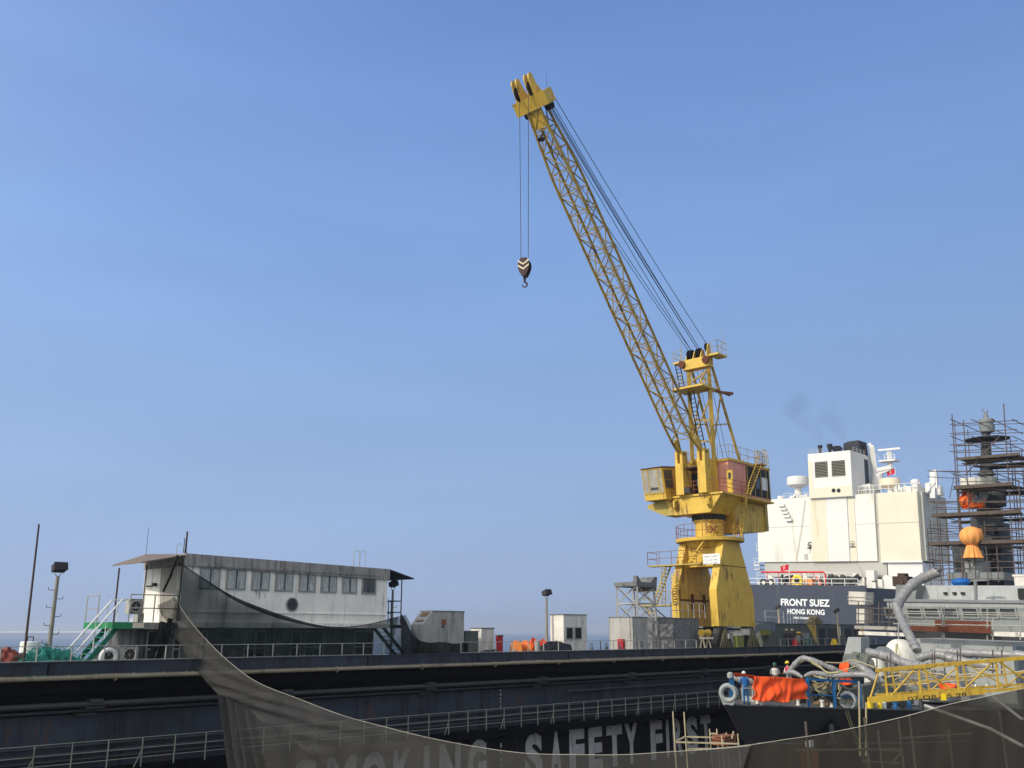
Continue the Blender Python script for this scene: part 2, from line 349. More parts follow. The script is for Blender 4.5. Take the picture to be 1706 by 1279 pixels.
# sea
m = bpy.data.materials.new('sea'); m.use_nodes = True; t = m.node_tree; n = t.nodes; L = t.links; b = n['Principled BSDF']
b.inputs['Base Color'].default_value = (.055, .10, .14, 1); b.inputs['Roughness'].default_value = .32; b.inputs['IOR'].default_value = 1.33
tc = n.new('ShaderNodeTexCoord'); nz = n.new('ShaderNodeTexNoise'); nz.inputs['Scale'].default_value = .25; nz.inputs['Detail'].default_value = 8
bp = n.new('ShaderNodeBump'); bp.inputs['Strength'].default_value = .7; bp.inputs['Distance'].default_value = .8
L.new(tc.outputs['Object'], nz.inputs['Vector']); L.new(nz.outputs[0], bp.inputs['Height']); L.new(bp.outputs[0], b.inputs['Normal']); MAT['sea'] = m
# ------------------------------------------------------------------ sea and dock floor
mb = MB(); R_ = 30000.0; rings = []
for r in (2, 60, 250, 1000, 4000, 12000, R_): rings.append([Vector((r * math.cos(2 * math.pi * i / 96), r * math.sin(2 * math.pi * i / 96), -17 )) for i in range(96)])
mb.loft(rings, False); mb.f.append(tuple(range(96)))
tag(mb.build('sea', 'sea', origin=(0, 0, -17)), kind='structure')
mb = MB(); mb.box(DK, -60, 200, -44, 6.5, -16, -13.5)
tag(mb.build('dock_floor', 'deck_plate'), kind='structure')
# ------------------------------------------------------------------ dock wing wall
S0, S1 = -30.0, 150.0
wall = thing('dock_wall', DK.p(40, 3, -13.5), 'long dark floating dock wing wall with pipes, catwalk and faded SAFETY FIRST lettering', 'dock wall')
mb = MB(); mb.box(DK, S0, S1, 0, 6.5, -4.95, -1.7); mb.build('wall_body', 'dock_dark', wall); mb = MB(); mb.box(DK, S0, S1, 0, 6.5, -13.5, -4.952); mb.build('lower_wall_body', 'dock_lower_shade', wall)
mb = MB(); mb.box(DK, S0, S1, -.55, 6.7, -1.697, DECK - .002); mb.build('deck_plating', 'deck_plate', wall)
mb = MB(); mb.box(DK, S0, S1, -.62, -.5, -1.52, -1.10); mb.box(DK, S0, S1, -.66, -.40, -1.10, -1.06); mb.build('edge_coaming', 'dock_dark', wall)
# black strip painting in the shade under the deck overhang
mb = MB(); mb.box(DK, S0, S1, -.34, 0, -2.22, -1.70); mb.box(DK, S0, S1, -.04, -.002, -2.98, -2.22); mb.build('overhang_shade', 'dock_black', wall)
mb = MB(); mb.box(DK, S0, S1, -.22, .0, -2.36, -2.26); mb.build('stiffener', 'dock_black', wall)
k = 0
up = MB(); s = S0
while s < S1: up.cyl(DK.p(s, -.68, -1.64), DK.p(s + 5.1, -.68, -1.64), .085, n=10); s += 5.15
up.build('upper_pipe', 'dock_pipe', wall, True)
fl = MB(); s = S0 + 5.12
while s < S1: fl.ring(DK.p(s, -.68, -1.66), D, .125, .03, 10, 6); fl.box(DK, s - .03, s + .03, -.68, -.5, -1.70, -1.6); s += 5.15
fl.build('pipe_clamp', 'dock_pipe', wall)
mb = MB()
mb.cyl(DK.p(S0, -.42, -2.62), DK.p(S1, -.42, -2.62), .11, n=10); mb.cyl(DK.p(S0, -.30, -2.86), DK.p(S1, -.30, -2.86), .05, n=8)
mb.build('lower_pipe', 'dock_pipe_dark', wall, True)
mb = MB(); s = S0 + 3.4
while s < S1:
    mb.box(DK, s, s + .7, -.56, 0, -2.78, -2.72); mb.box(DK, s + .1, s + .6, -.60, -.26, -2.56, -2.44); mb.box(DK, s - .25, s + .5, -.3, 0, -3.02, -2.95); s += 8.4
mb.build('pipe_bracket', 'dock_pipe_dark', wall)
mb = MB(); s = S0 + 1
while s < S1: mb.box(DK, s, s + .035, -.008, 0, -4.9, -2.9); mb.box(DK, s + 1.2, s + 1.235, -.008, 0, -13.4, -5.5); s += 6.1
mb.build('weld_seams', 'dock_pipe_dark', wall)
mb = MB(); s = S0
while s < S1: mb.box(DK, s, s + .05, -.64, -.5, -1.50, -1.12); s += 7.3
mb.build('coaming_joint', 'dock_black', wall)
# catwalk
mb = MB(); mb.box(DK, S0, S1, -1.0, 0, -5.12, -4.98); mb.box(DK, S0, S1, -1.05, -.95, -5.30, -4.95)
s = S0
while s < S1: mb.box(DK, s, s + .08, -.95, 0, -5.4, -5.12); s += 2.4
cw = mb.build('catwalk', 'dock_black', wall)
mb = MB(); s = S0; i = 0
for h in (.37, .7, 1.08): mb.bar(DK.p(S0, -.98, -4.98 + h), DK.p(S1, -.98, -4.98 + h), .018)
while s < S1:
    mb.bar(DK.p(s, -.98, -4.98), DK.p(s, -.98, -3.9), .026)
    if i % 3 == 0: mb.bar(DK.p(s - .28, -.98, -4.98), DK.p(s, -.98, -4.3), .02)
    s += 1.32; i += 1
mb.build('guard_rail', 'catwalk_rail', cw)
mb = MB()
for zz in (-4.1, -4.35, -4.6): mb.cyl(DK.p(S0, -.12, zz), DK.p(S1, -.12, zz), .05, n=6)
mb.build('cable_tray', 'dock_pipe_dark', wall)
mb = MB(); q = dk(330, 1245, -.1); mb.cyl(DK.p(dk(945, 1142, -.2)[0], -.2, -3.35), DK.p(S1, -.2, -3.35), .07, n=8)
mb.build('service_pipe', 'dock_pipe_dark', wall)
# lettering: tall faded capitals, individually placed along the wall
LET = MB()
def wallword(txt, x0s, z0=-7.72, h=2.12, wl=1.15):
    for ch, (xa, xb) in zip(txt, x0s):
        sa = dk(xa, 1210, -.004)[0]; sb = dk(xb, 1210, -.004)[0]
        g = letters(ch, DK, 0, z0, h, -.006, 1, .05)
        lo = min((v - DK.O).dot(D) for v in g.v); hi = max((v - DK.O).dot(D) for v in g.v); kk = (sb - sa) / (hi - lo)
        LET.add([v + D * (sa + ((v - DK.O).dot(D) - lo) * kk - (v - DK.O).dot(D)) for v in g.v], g.f)
wallword('SMOKING', [(493, 532), (548, 596), (605, 645), (657, 688), (707, 717), (733, 768), (780, 811)])
wallword('SAFETY', [(875, 903), (916, 936), (948, 973), (980, 1003), (1010, 1036), (1040, 1062)])
wallword('FIRST', [(1083, 1103), (1109, 1114), (1120, 1137), (1143, 1162), (1167, 1184)])
LET.build('lettering', 'letter_grey', wall)
dm = MB()
sm = dk(833, 1200, -.004)[0]
for i, ch in enumerate(['M', '8', '6', '4', '2']): g = letters(ch, DK, sm, -3.15 - i * .2, .13, -.006); dm.add(g.v, g.f)
for i, ch in enumerate(['8', '6', '4', '2', 'M']): g = letters(ch, DK, sm, -6.0 - i * .36, .22, -.006); dm.add(g.v, g.f)
dm.build('draft_marks', 'letter_white', wall)
# deck edge railing
def deck_rail(x0, x1, label, t=.35, post=1.25):
    s0, s1 = dk(x0, 1070, t)[0], dk(x1, 1070, t)[0]
    mb = MB(); n_ = max(2, int((s1 - s0) / post)); hh = 1.08
    for h in (.5, 1): mb.bar(DK.p(s0, t, DECK + hh * h), DK.p(s1, t, DECK + hh * h), .016)
    for i in range(n_ + 1):
        s = s0 + (s1 - s0) * i / n_; mb.bar(DK.p(s, t, DECK), DK.p(s, t, DECK + hh), .03)
        if i % 3 == 1: mb.bar(DK.p(s, t, DECK + .6), DK.p(s - .25, t, DECK), .02)
    tag(mb.build('guard_rail', 'rail_grey'), label, 'railing', 'railings along the dock wall top')
deck_rail(-60, 640, 'thin pipe railing on the dock wall in front of the grimy white deckhouse')
deck_rail(768, 1000, 'pipe railing by the orange cable reel and white cabinet')
deck_rail(1000, 1160, 'pipe railing in front of the white locker with red cabinet')
deck_rail(1300, 1460, 'pale railing in front of the group of workers beside the crane')

# ------------------------------------------------------------------ deckhouse
TF = 1.2
def S(px, t=TF): return dk(px, 1050, t)[0]
sl_, sr_ = S(297), S(643)
zt = dk(297, 921, TF)[1]; zf = .42
dh = thing('deckhouse', DK.p((sl_ + sr_) / 2, 3, DECK), 'long two storey grimy white deckhouse with row of eight curtained windows', 'deckhouse')
TB = 4.9
def zl(s): return zt - .16 * (s - sl_) / (sr_ - sl_)
mb = MB()
mb.prism([DK.p(sl_, TF, zf), DK.p(sr_, TF, zf - .02), DK.p(sr_, TF, 3.02 + .15 * 0), DK.p(sl_, TF, zl(sl_) - .42)], N * (TB - TF)); mb.build('upper_wall', 'house_white', dh)
mb = MB(); mb.prism([DK.p(sl_ - .02, TF - .12, 2.78), DK.p(sr_ + .04, TF - .12, 2.62), DK.p(sr_ + .04, TF - .12, zl(sr_)), DK.p(sl_ - .02, TF - .12, zl(sl_))], N * (TB - TF + .3)); mb.build('roof_fascia', 'house_grimy', dh)
mb = MB(); mb.box(DK, sl_ - .05, sr_ + .1, TF - .16, TB, zf - .22, zf - .002); mb.box(DK, sl_, sr_, TF - .05, TF - .002, zf + .42, zf + .47); mb.build('floor_band', 'house_white', dh)
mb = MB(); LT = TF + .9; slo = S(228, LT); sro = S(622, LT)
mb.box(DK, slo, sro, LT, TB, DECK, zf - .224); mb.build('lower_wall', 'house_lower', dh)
for (xa, xb) in ((410, 424), (428, 441), (487, 500), (510, 522), (524, 538), (592, 620), (292, 300), (248, 262), (338, 344)):
    mb = MB(); a, b = S(xa, LT), S(xb, LT); mb.box(DK, a, b, LT - .02, LT + .1, DECK + .25, .0); dr = mb.build('doorway', 'dark_opening', dh)
    mb = MB(); mb.box(DK, a - .07, a, LT - .05, LT, DECK, .08); mb.box(DK, b, b + .07, LT - .05, LT, DECK, .08); mb.box(DK, a, b, LT - .05, LT - .002, DECK + .85, DECK + .93); mb.box(DK, a, b, LT - .05, LT - .002, .0, .08); mb.build('door_frame', 'frame_grey', dr)
for xa in (372, 383, 467):
    mb = MB(); q = dk(xa, 1048, LT); mb.lathe(DK.p(q[0], LT, -.05), -N, [(0, .17), (.05, .17), (.05, .13), (.03, .0001)], 14); mb.build('porthole', 'dark_opening', dh)
win = [(326, 358), (371, 401.5), (414, 442), (454, 482), (494, 520), (531, 556), (567, 590), (600, 622)]
for i, (xa, xb) in enumerate(win):
    a, b = S(xa + 1), S(xb - 1); f = (a - sl_) / (sr_ - sl_)
    xm = (xa + xb) / 2; z1 = dk(xm, 949.5 + (xm - 386) * .0565, TF)[1]; z0 = dk(xm, 979.5 + (xm - 386) * .034, TF)[1]
    mb = MB()
    for q in ((a - .07, a, z0 - .07, z1 + .07), (b, b + .07, z0 - .07, z1 + .07), (a, b, z0 - .07, z0), (a, b, z1, z1 + .07)): mb.box(DK, q[0], q[1], TF - .06, TF + .02, q[2], q[3])
    wn = mb.build('window', 'frame_grey', dh)
    mb = MB(); mb.box(DK, a, b, TF - .004, TF + .01, z0, z1); mb.build('pane', 'glass' if i in (7,) else 'curtain', wn)
    mb = MB()
    def cf(u, v, a=a, b=b, z0=z0, z1=z1): return DK.p(a + (b - a) * u, TF - .03 + .018 * math.sin(u * 50) * (.4 + v), z0 + (z1 - z0) * v)
    mb.grid(cf, 60, 3); mb.build('curtain', 'glass' if i == 7 else 'curtain', wn)
    mb = MB(); m_ = (a + b) / 2; mb.box(DK, m_ - .03, m_ + .03, TF - .08, TF - .05, z0, z1); mb.build('mullion', 'warship_dark', wn)
    mb = MB(); mb.prism([DK.p(a - .22, TF, z1 + .10), DK.p(b + .22, TF, z1 + .10), DK.p(b + .12, TF, z1 + .22), DK.p(a - .12, TF, z1 + .22)], -N * .16); mb.build('hood', 'house_grimy', wn)
mb = MB(); q = dk(486, 1007, TF); mb.lathe(DK.p(q[0], TF, q[1]), -N, [(0, .33), (.05, .33), (.05, .28), (.02, .0001)], 24); v_ = mb.build('round_vent', 'frame_grey', dh)
mb = MB()
for i in range(-4, 5):
    hw = math.sqrt(max(0, .27 ** 2 - (i * .06) ** 2)); mb.box(DK, q[0] - hw, q[0] + hw, TF - .06, TF - .02, q[1] + i * .06 - .02, q[1] + i * .06 + .02)
mb.build('louvre', 'black_steel', v_)
# left end: door, notices, cabinet
EN = sl_
mb = MB(); mb.box(DK, EN - .04, EN, 1.5, 1.9, 1.35, 1.75); mb.box(DK, EN - .04, EN, 1.6, 1.85, .95, 1.2); mb.build('notice', 'white_paint', dh)
mb = MB(); mb.bar(DK.p(EN - .05, TB - .2, zf), DK.p(EN - .05, TB - .2, 3.0), .03); mb.bar(DK.p(EN - .06, TF + .05, zf), DK.p(EN - .06, TF + .05, 3.1), .035); mb.bar(DK.p(EN - .3, 4.0, 2.0), DK.p(EN, 4.0, 2.0), .03); mb.build('conduit', 'rust_steel', dh)
mb = MB(); mb.cyl(DK.p(EN - .1, 3.4, 2.05), DK.p(EN - .3, 3.4, 2.05), .08); mb.build('wall_lamp', 'black_steel', dh)
# balcony platform beyond the left end
bl = S(187)
mb = MB(); mb.box(DK, bl, S(240), TF, TB - .8, zf - .28, zf - .02); mb.build('balcony', 'green_bright', dh)
mb = MB(); mb.box(DK, S(240) + .002, sl_ - .002, TF, TB - .3, zf - .3, zf - .02); mb.build('balcony', 'house_grimy', dh)
mb = MB(); mb.rail([DK.p(bl, TB - .9, zf), DK.p(bl, TF + 1.6, zf)], 1.1); mb.build('balcony_rail', 'rail_grey', dh); mb = MB(); mb.rail([DK.p(S(213), TF + .05, zf), DK.p(sl_ - .1, TF + .05, zf)], 1.1, .024, 1.0); mb.build('balcony_rail', 'rail_grey', dh)
mb = MB(); a_, b_ = S(222), S(239); g = letters('Il ambll', DK, a_, zf - .22, .13, TF - .006); mb.box(DK, a_ - .05, b_, TF - .005, TF - .002, zf - .25, zf - .05)
mb.build('name_plate', 'dome_cream', dh)
# awnings (corrugated sheet, real thickness)
mb = MB(); hi = zl(sl_) - .03
P1 = DK.p(sl_ + .1, TF - .1, hi); P2 = DK.p(*DK.hit(243, 923, 1, TB + .1)); P3 = DK.p(S(240), TB + .3, hi - .4)
tipn = Vector(DK.p(*DK.hit(235, 936, 1, TF - .2))); tipf = DK.p(*DK.hit(187, 941, 1, TB + .1))
mb.prism([P1, P2, tipf, tipn], Vector((0, 0, -.05))); mb.build('awning', 'awning', dh)
mb = MB(); q = DK.hit(187, 985, 1, TB - .9); mb.bar(DK.p(q[0] + .2, TB - .9, zf), DK.p(q[0] + .2, TB - .9, 2.75), .04); mb.build('awning_post', 'rust_steel', dh)
mb = MB(); er = DK.hit(676, 964, 1, TF + .6)
mb.prism([DK.p(sr_ + .05, TF - .1, zl(sr_)), DK.p(sr_ + .05, TB, zl(sr_)), DK.p(er[0], TB, er[2]), DK.p(er[0], TF - .1, er[2])], Vector((0, 0, -.05))); mb.build('awning', 'awning_dark', dh)
# right hand balcony
mb = MB(); br = S(668); mb.box(DK, sr_ + .1, br, TF, TB - .3, zf - .22, zf - .05); mb.build('balcony', 'awning_dark', dh)
mb = MB(); mb.rail([DK.p(sr_ + .15, TF + .05, zf), DK.p(br, TF + .05, zf), DK.p(br, TB - .4, zf)], 1.15, .026, .9); mb.bar(DK.p(br, TF + .05, zf), DK.p(br, TF + .05, er[2]), .035); mb.build('balcony_rail', 'warship_dark', dh)
# right staircase
mb = MB(); a = DK.p(S(672), TF + .5, zf - .1); b = DK.p(S(722), TF + .5, DECK); mb.stair(DK.p(S(640), TF + .6, zf - .1), DK.p(S(692), TF + .6, DECK), N, .8, 9)
tag(mb.build('staircase', 'warship_dark'), 'dark steel staircase below the right hand balcony of the deckhouse', 'staircase')
# green staircase
st = thing('staircase', DK.p(S(125), 2, DECK), 'green steel staircase with white handrails at the left end of the deckhouse', 'staircase')
top = DK.p(S(206), TF + .9, zf - .1); bot = DK.p(S(143), TF + .9, DECK)
sg = MB(); sdv = N * .5
for q in (-1, 1): sg.beam(top + sdv * q, bot + sdv * q, .05, .2)
sg.build('stringer', 'green_paint', st)
sg = MB()
hz = Vector((bot.x - top.x, bot.y - top.y, 0)).normalized()
for i in range(9): c = top.lerp(bot, (i + .5) / 9); sg.box(Frame(c, hz, N, Z), -.13, .13, -.47, .47, -.02, .02)
sg.build('tread', 'green_paint', st)
for q in (-1, 1):
    sg = MB(); pts = [top + sdv * q + Z * 1.0 + D * .9, top + sdv * q + Z * 1.0]
    pts += [bot + sdv * q + Z * 1.0, bot + sdv * q + Z * .75 - D * .22, bot + sdv * q + Z * .45 - D * .1, bot + sdv * q + Z * .3]
    sg.pipe(pts, .035)
    for i in range(4): c = top.lerp(bot, .1 + i * .28) + sdv * q; sg.bar(c, c + Z * 1.0, .022)
    sg.build('handrail', 'white_paint', st)

# rooftop gear
def pole(name, px, y0, y1, t, r, mat, label, cat, group=None, lean=0):
    q0 = DK.hit(px, y0, 1, t); q1 = DK.hit(px + lean, y1, 1, t); mb = MB(); mb.cyl(DK.p(q0[0], t, q0[2]), DK.p(q0[0] + (q1[0] - q0[0]) * (1 if lean else 0), t, q1[2]), r, r * .8, 8)
    return tag(mb.build(name, mat), label, cat, group)
pole('antenna', 243, 925, 878, 3, .012, 'wire', 'thin whip antenna on the left awning of the deckhouse', 'antenna')
mb = MB(); q = DK.hit(309, 921, 1, 2.2); B_ = DK.p(q[0], 2.2, q[2] - .1)
mb.cyl(B_, B_ + Z * 1.05, .045, .04, 8); mb.bar(B_ - D * .1 + Z * .1, B_ - D * .1 + Z * .75, .02); mb.bar(B_ - D * .1 + Z * .2, B_ + Z * .2, .012); mb.cyl(B_, B_ + Z * .12, .1, .06)
tag(mb.build('antenna', 'rust_steel'), 'thick short antenna mast on the deckhouse roof corner', 'antenna')
mb = MB(); q = DK.hit(294, 921, 1, 2.2); B_ = DK.p(q[0], 2.2, q[2] - .1); mb.pipe([B_, B_ + Z * .35, B_ + Z * .48 + D * .03, B_ + Z * .53 + D * .09, B_ + Z * .5 + D * .15, B_ + Z * .44 + D * .17], .016)
tag(mb.build('vent_pipe', 'rail_grey'), 'small gooseneck pipe at the near roof corner of the deckhouse', 'pipe')
mb = MB()
for xx in (589, 599):
    q = DK.hit(xx, 944, 1, 3.0); q2 = DK.hit(xx + 9.5, 944, 1, 3.0); z0 = q[2] - .3; wv = q2[0] - q[0]
    mb.pipe([DK.p(q[0] + wv * .5 * (1 - math.cos(math.pi * i / 8)), 3.0, z0 + .95 + .2 * math.sin(math.pi * i / 8)) for i in range(9)], .014)
    mb.bar(DK.p(q[0], 3, z0), DK.p(q[0], 3, z0 + .95), .016); mb.bar(DK.p(q2[0], 3, z0), DK.p(q2[0], 3, z0 + .95), .016)
tag(mb.build('ladder_hoop', 'rail_grey'), 'pair of thin curved ladder hoops on the right end of the deckhouse roof', 'ladder')

# air conditioners and bits on the left
def ac_unit(x0, x1, y1, t, dz, label, zb=None):
    a, b = S(x0, t), S(x1, t); z1 = DK.hit(x0, y1, 1, t)[2]; z0 = z1 - dz; r_ = thing('air_conditioner', DK.p((a + b) / 2, t + .2, z0), label, 'air conditioner', 'outdoor air conditioner units')
    mb = MB(); mb.box(DK, a, b, t, t + .35, z0, z1); mb.build('casing', 'container_grey', r_)
    c = DK.p(a + (b - a) * .5, t - .005, (z0 + z1) / 2); R = min(b - a, dz) * .4
    mb = MB(); mb.lathe(c, -N, [(0, R), (.01, R * .4)], 20); mb.build('fan_recess', 'dark_opening', r_)
    mb = MB(); mb.ring(c - N * .02, N, R, .03, 22, 6)
    for k in range(4): e = (D * math.cos(k * .785) + Z * math.sin(k * .785)) * R; mb.bar(c - N * .02 - e, c - N * .02 + e, .008)
    mb.build('fan_guard', 'rail_grey', r_)
ac_unit(211, 233, 997, TF + .35, .62, 'air conditioner unit on the green balcony of the deckhouse')
ac_unit(167, 203, 1076, 1.6, .62, 'air conditioner unit with pale ring guard on the dock deck below the green staircase')
ac_unit(205, 234, 1078, 1.5, .6, 'air conditioner unit on the dock deck right of the ringed one')
mb = MB(); a = S(186, 1.2); mb.ring(DK.p(a, 1.25, -.98), N, .30, .09, 26, 10)
tag(mb.build('fender_ring', 'white_paint', smooth=True), 'white ring leaning on the unit at the foot of the green staircase', 'ring')
mb = MB(); mb.box(DK, S(242), S(252), TF + .8, TF + 1.2, zf, zf + .35); tag(mb.build('junction_box', 'container_grey'), 'small grey box on the balcony by the deckhouse end wall', 'box')

# floodlight posts
def floodpost(px, ybase, ytop, t, label, hooks=True, hs=1.0, dir=1):
    q0 = DK.hit(px, ybase, 1, t); q1 = DK.hit(px + (853 - px) * -.0, ytop, 1, t); h = q1[2] - DECK; B_ = DK.p(q0[0], t, DECK)
    r_ = thing('floodlight_post', B_, label, 'floodlight', 'floodlight posts on the dock wall')
    mb = MB(); mb.cyl(B_, B_ + Z * (h - .35), .12 * hs, .085 * hs, 10); mb.pipe([B_ + Z * (h - .4), B_ + Z * (h - .2) + D * .22 * hs, B_ + Z * (h - .2) - D * .22 * hs, B_ + Z * (h - .4)], .025); mb.build('pole', 'lamp_grey', r_, True)
    mb = MB(); F_ = Frame(B_ + Z * (h - .02), D, (N - Z * .35), (Z + N * .35)); mb.box(F_, -.27 * hs, .32 * hs, -.22 * hs, .22 * hs, -.17 * hs, .17 * hs); mb.box(F_, -.3 * hs, .35 * hs, -.25 * hs, -.22 * hs, -.2 * hs, .2 * hs); mb.build('lamp_head', 'lamp_head', r_)
    if hooks:
        k = 0; z = .5
        while z < h - .7:
            sg = 1 if k % 2 else -1; p_ = B_ + Z * z; mb = MB(); mb.pipe([p_, p_ + D * sg * .27, p_ + D * sg * .3 + Z * .04, p_ + D * sg * .3 + Z * .11], .014); mb.build('step', 'rust_steel', r_); z += .34; k += 1
    return r_
floodpost(82, 1075, 944, 1.8, 'floodlight post with step pegs left of the green staircase', True, .82)
floodpost(654, 1000, 972, TF + 1.2, 'floodlight post standing at the right end of the deckhouse', True, .7)
floodpost(911, 1068, 987, 2.6, 'floodlight post beside the white cabinet with a dark window', False, .85)
mb = MB(); q0 = DK.hit(40, 1098, 1, .8); q1 = DK.hit(65, 873, 1, .8); mb.cyl(DK.p(q0[0], .8, DECK), DK.p(q1[0], .8, q1[2]), .05, .035, 8)
tag(mb.build('flag_pole', 'rust_steel'), 'tall thin dark pole at the far left of the dock wall', 'pole')
# vent bollard
vb = thing('vent_post', DK.p(S(53, 2.2), 2.2, DECK), 'white mushroom ventilator beside the tall thin pole', 'ventilator')
B_ = wloc(vb); mb = MB(); mb.lathe(B_, Z, [(0, .24), (.62, .24), (.62, .27), (.66, .27), (.66, .24), (.8, .24)], 20); mb.build('base', 'white_paint', vb, True)
mb = MB(); mb.lathe(B_, Z, [(.8, .3), (.82, .36), (1.22, .36), (1.25, .33), (1.25, .001)], 20); mb.build('cap', 'white_paint', vb, True)
mb = MB(); mb.pipe([B_ + Z * 1.25 + D * .1, B_ + Z * 1.42 + D * .1, B_ + Z * 1.42 - D * .12, B_ + Z * 1.25 - D * .12], .025); mb.build('handle', 'rust_steel', vb)
random.seed(4)
def lump(c, rx, ry, rz, seed, mat, name, label, cat, nu=26, nv=12, rough=.22, fr=DK, group=None):
    rnd = random.Random(seed); ph = [rnd.uniform(0, 6.3) for _ in range(9)]
    def f(u, v):
        a = u * 2 * math.pi; e = v * math.pi / 2; k = 1 + rough * (math.sin(3 * a + ph[0]) * .5 + math.sin(5 * a + 4 * e + ph[1]) * .4 + math.sin(9 * a - 5 * e + ph[2]) * .3 + math.sin(14 * a + 9 * e + ph[3]) * .2)
        return fr.p(c[0] + rx * k * math.cos(a) * math.cos(e), c[1] + ry * k * math.sin(a) * math.cos(e), c[2] + rz * k * math.sin(e) ** .7)
    mb = MB(); mb.grid(f, nu * 2, nv * 2); return tag(mb.build(name, mat, smooth=True), label, cat, group)
lump((S(14, 1.6), 1.6, DECK), .75, .6, .88, 1, 'red_tarp', 'covered_bundle', 'rust red tarpaulin covered bundle at the left edge of the picture', 'bundle')
# teal netting heap: many thin strands
def strands(c, rx, ry, rz, n_, mat, name, label, cat, r=.012, seed=3, fr=DK):
    rnd = random.Random(seed); mb = MB()
    for i in range(n_):
        a = rnd.uniform(0, 6.28); q = [c[0] + rx * rnd.uniform(-1, 1), c[1] + ry * rnd.uniform(-1, 1), c[2] + rz * rnd.uniform(0, .8)]; pts = []
        for k in range(6):
            e = 1 - min(1, abs(q[0] - c[0]) / rx) ** 2
            q = [q[0] + rnd.uniform(-.3, .3) * rx, q[1] + rnd.uniform(-.3, .3) * ry, min(c[2] + rz * (.25 + e * .8), max(c[2], q[2] + rnd.uniform(-.35, .4) * rz))]; pts.append(fr.p(*q))
        mb.pipe(pts, r, 3)
    return tag(mb.build(name, mat), label, cat)
lump((S(82, 1.3), 1.3, DECK), 1.0, .5, .85, 7, 'teal_net', 'net_heap', 'heap of teal fishing style netting at the foot of the floodlight post', 'net', rough=.3)
strands((S(84, 1.2), 1.2, DECK + .1), 1.15, .5, .95, 120, 'teal_net', 'loose_netting', 'loose teal strands spread on top of the netting heap', 'net')
strands((S(135, 1.1), 1.1, DECK), .8, .3, .25, 40, 'teal_net', 'loose_netting', 'thin teal netting trailing at the foot of the green staircase', 'net', seed=9)

# ------------------------------------------------------------------ dark nets over the deckhouse
def curve(pts, t):
    n_ = len(pts) - 1; x = min(t * n_, n_ - 1e-6); i = int(x); f = x - i
    p0, p1, p2, p3 = pts[max(i - 1, 0)], pts[i], pts[i + 1], pts[min(i + 2, n_)]
    return tuple(.5 * (2 * b + (c - a) * f + (2 * a - 5 * b + 4 * c - d) * f * f + (3 * b - a - 3 * c + d) * f ** 3) for a, b, c, d in zip(p0, p1, p2, p3))
tn = TF - .5
def dkp(px, py, t): h = DK.hit(px, py, 1, t); return DK.p(*h)
upc = [(297, 936), (345, 968), (397, 1000), (470, 1028), (540, 1044), (600, 1042), (664, 1028)]
loc_ = [(292, 1030), (345, 1062), (397, 1086), (470, 1090), (540, 1090), (600, 1090), (650, 1090)]
def nf(u, v):
    a = curve(upc, u); b = curve(loc_, u); x = a[0] + (b[0] - a[0]) * v; y = a[1] + (b[1] - a[1]) * v
    return dkp(x, y, tn + .15 * v + .08 * math.sin(u * 40 + v * 3) * (1 - v * .3) + .05 * math.sin(u * 90 + 2 * v))
mb = MB(); mb.grid(nf, 110, 16)
dn = tag(mb.build('debris_net', 'net_dark', smooth=True), 'dark green debris net draped from the roof corner across the deckhouse front', 'net')
mb = MB(); mb.pipe([dkp(*curve(upc, i / 40), tn + .10 * math.sin(i) * .3) for i in range(41)], .07, 6, lambda t: .018 + .085 * math.exp(-((t - .45) / .2) ** 2)); mb.build('gathered_hem', 'net_hem', dn)
def nf2(u, v):
    x = 668 + 112 * u; top_ = curve([(0, 1022), (0, 1060), (0, 1070), (0, 1069), (0, 1072), (0, 1070)], u)[1]; y = top_ + (1098 - top_) * v
    return dkp(x, y, .7 + .12 * math.sin(u * 60 + v * 2) + .3 * v * math.sin(u * 7))
mb = MB(); mb.grid(nf2, 90, 10); tag(mb.build('debris_net', 'net_black', smooth=True), 'black net slumped over the railing below the slanted grey housing', 'net')
# right balcony net panel
mb = MB(); mb.grid(lambda u, v: dkp(648 + 28 * u + 24 * v * u + v * 8, 1030 - 6 * u + 62 * v, TF - .05 + .06 * math.sin(u * 14)), 20, 10)
tag(mb.build('debris_net', 'net_dark', smooth=True), 'dark net hanging over the staircase at the right end of the deckhouse', 'net')

# ------------------------------------------------------------------ cabinets etc. along the wall top
def z_at(px, py, t): return DK.hit(px, py, 1, t)[2]
def cabinet(x0, x1, ytop, t, depth, mat, name, label, cat, notch=None, group=None):
    a, b = S(x0, t), S(x1, t); z1 = z_at((x0 + x1) / 2, ytop, t); r_ = thing(name, DK.p((a + b) / 2, t + depth / 2, DECK), label, cat, group)
    mb = MB()
    if notch:   # sloped upper left shoulder
        xs, ys = notch; mb.prism([DK.p(a, t, DECK), DK.p(b, t, DECK), DK.p(b, t, z1), DK.p(S(xs, t), t, z1), DK.p(a, t, z_at(x0, ys, t))], N * depth)
    else: mb.box(DK, a, b, t, t + depth, DECK, z1)
    mb.build('casing', mat, r_); mb = MB()
    if not notch: mb.box(DK, a - .04, b + .04, t - .05, t + depth + .04, z1 + .002, z1 + .05)
    else: mb.box(DK, S(xs, t), b + .03, t - .04, t + depth + .02, z1 + .002, z1 + .04)
    mb.build('lid', 'mottled_grey', r_); return r_, a, b, z1
r_, a, b, z1 = cabinet(705, 773, 1018.5, 1.9, 1.0, 'container_grey', 'vent_housing', 'large grey slant shouldered steel housing with rust stains on the dock wall', 'housing', (720, 1040))
mb = MB(); q = DK.hit(738, 1036, 1, 1.9); mb.box(DK, q[0] - .1, q[0] + .12, 1.80, 1.897, q[2] - .14, q[2] + .14); mb.build('hinge_plate', 'rust_light', r_)
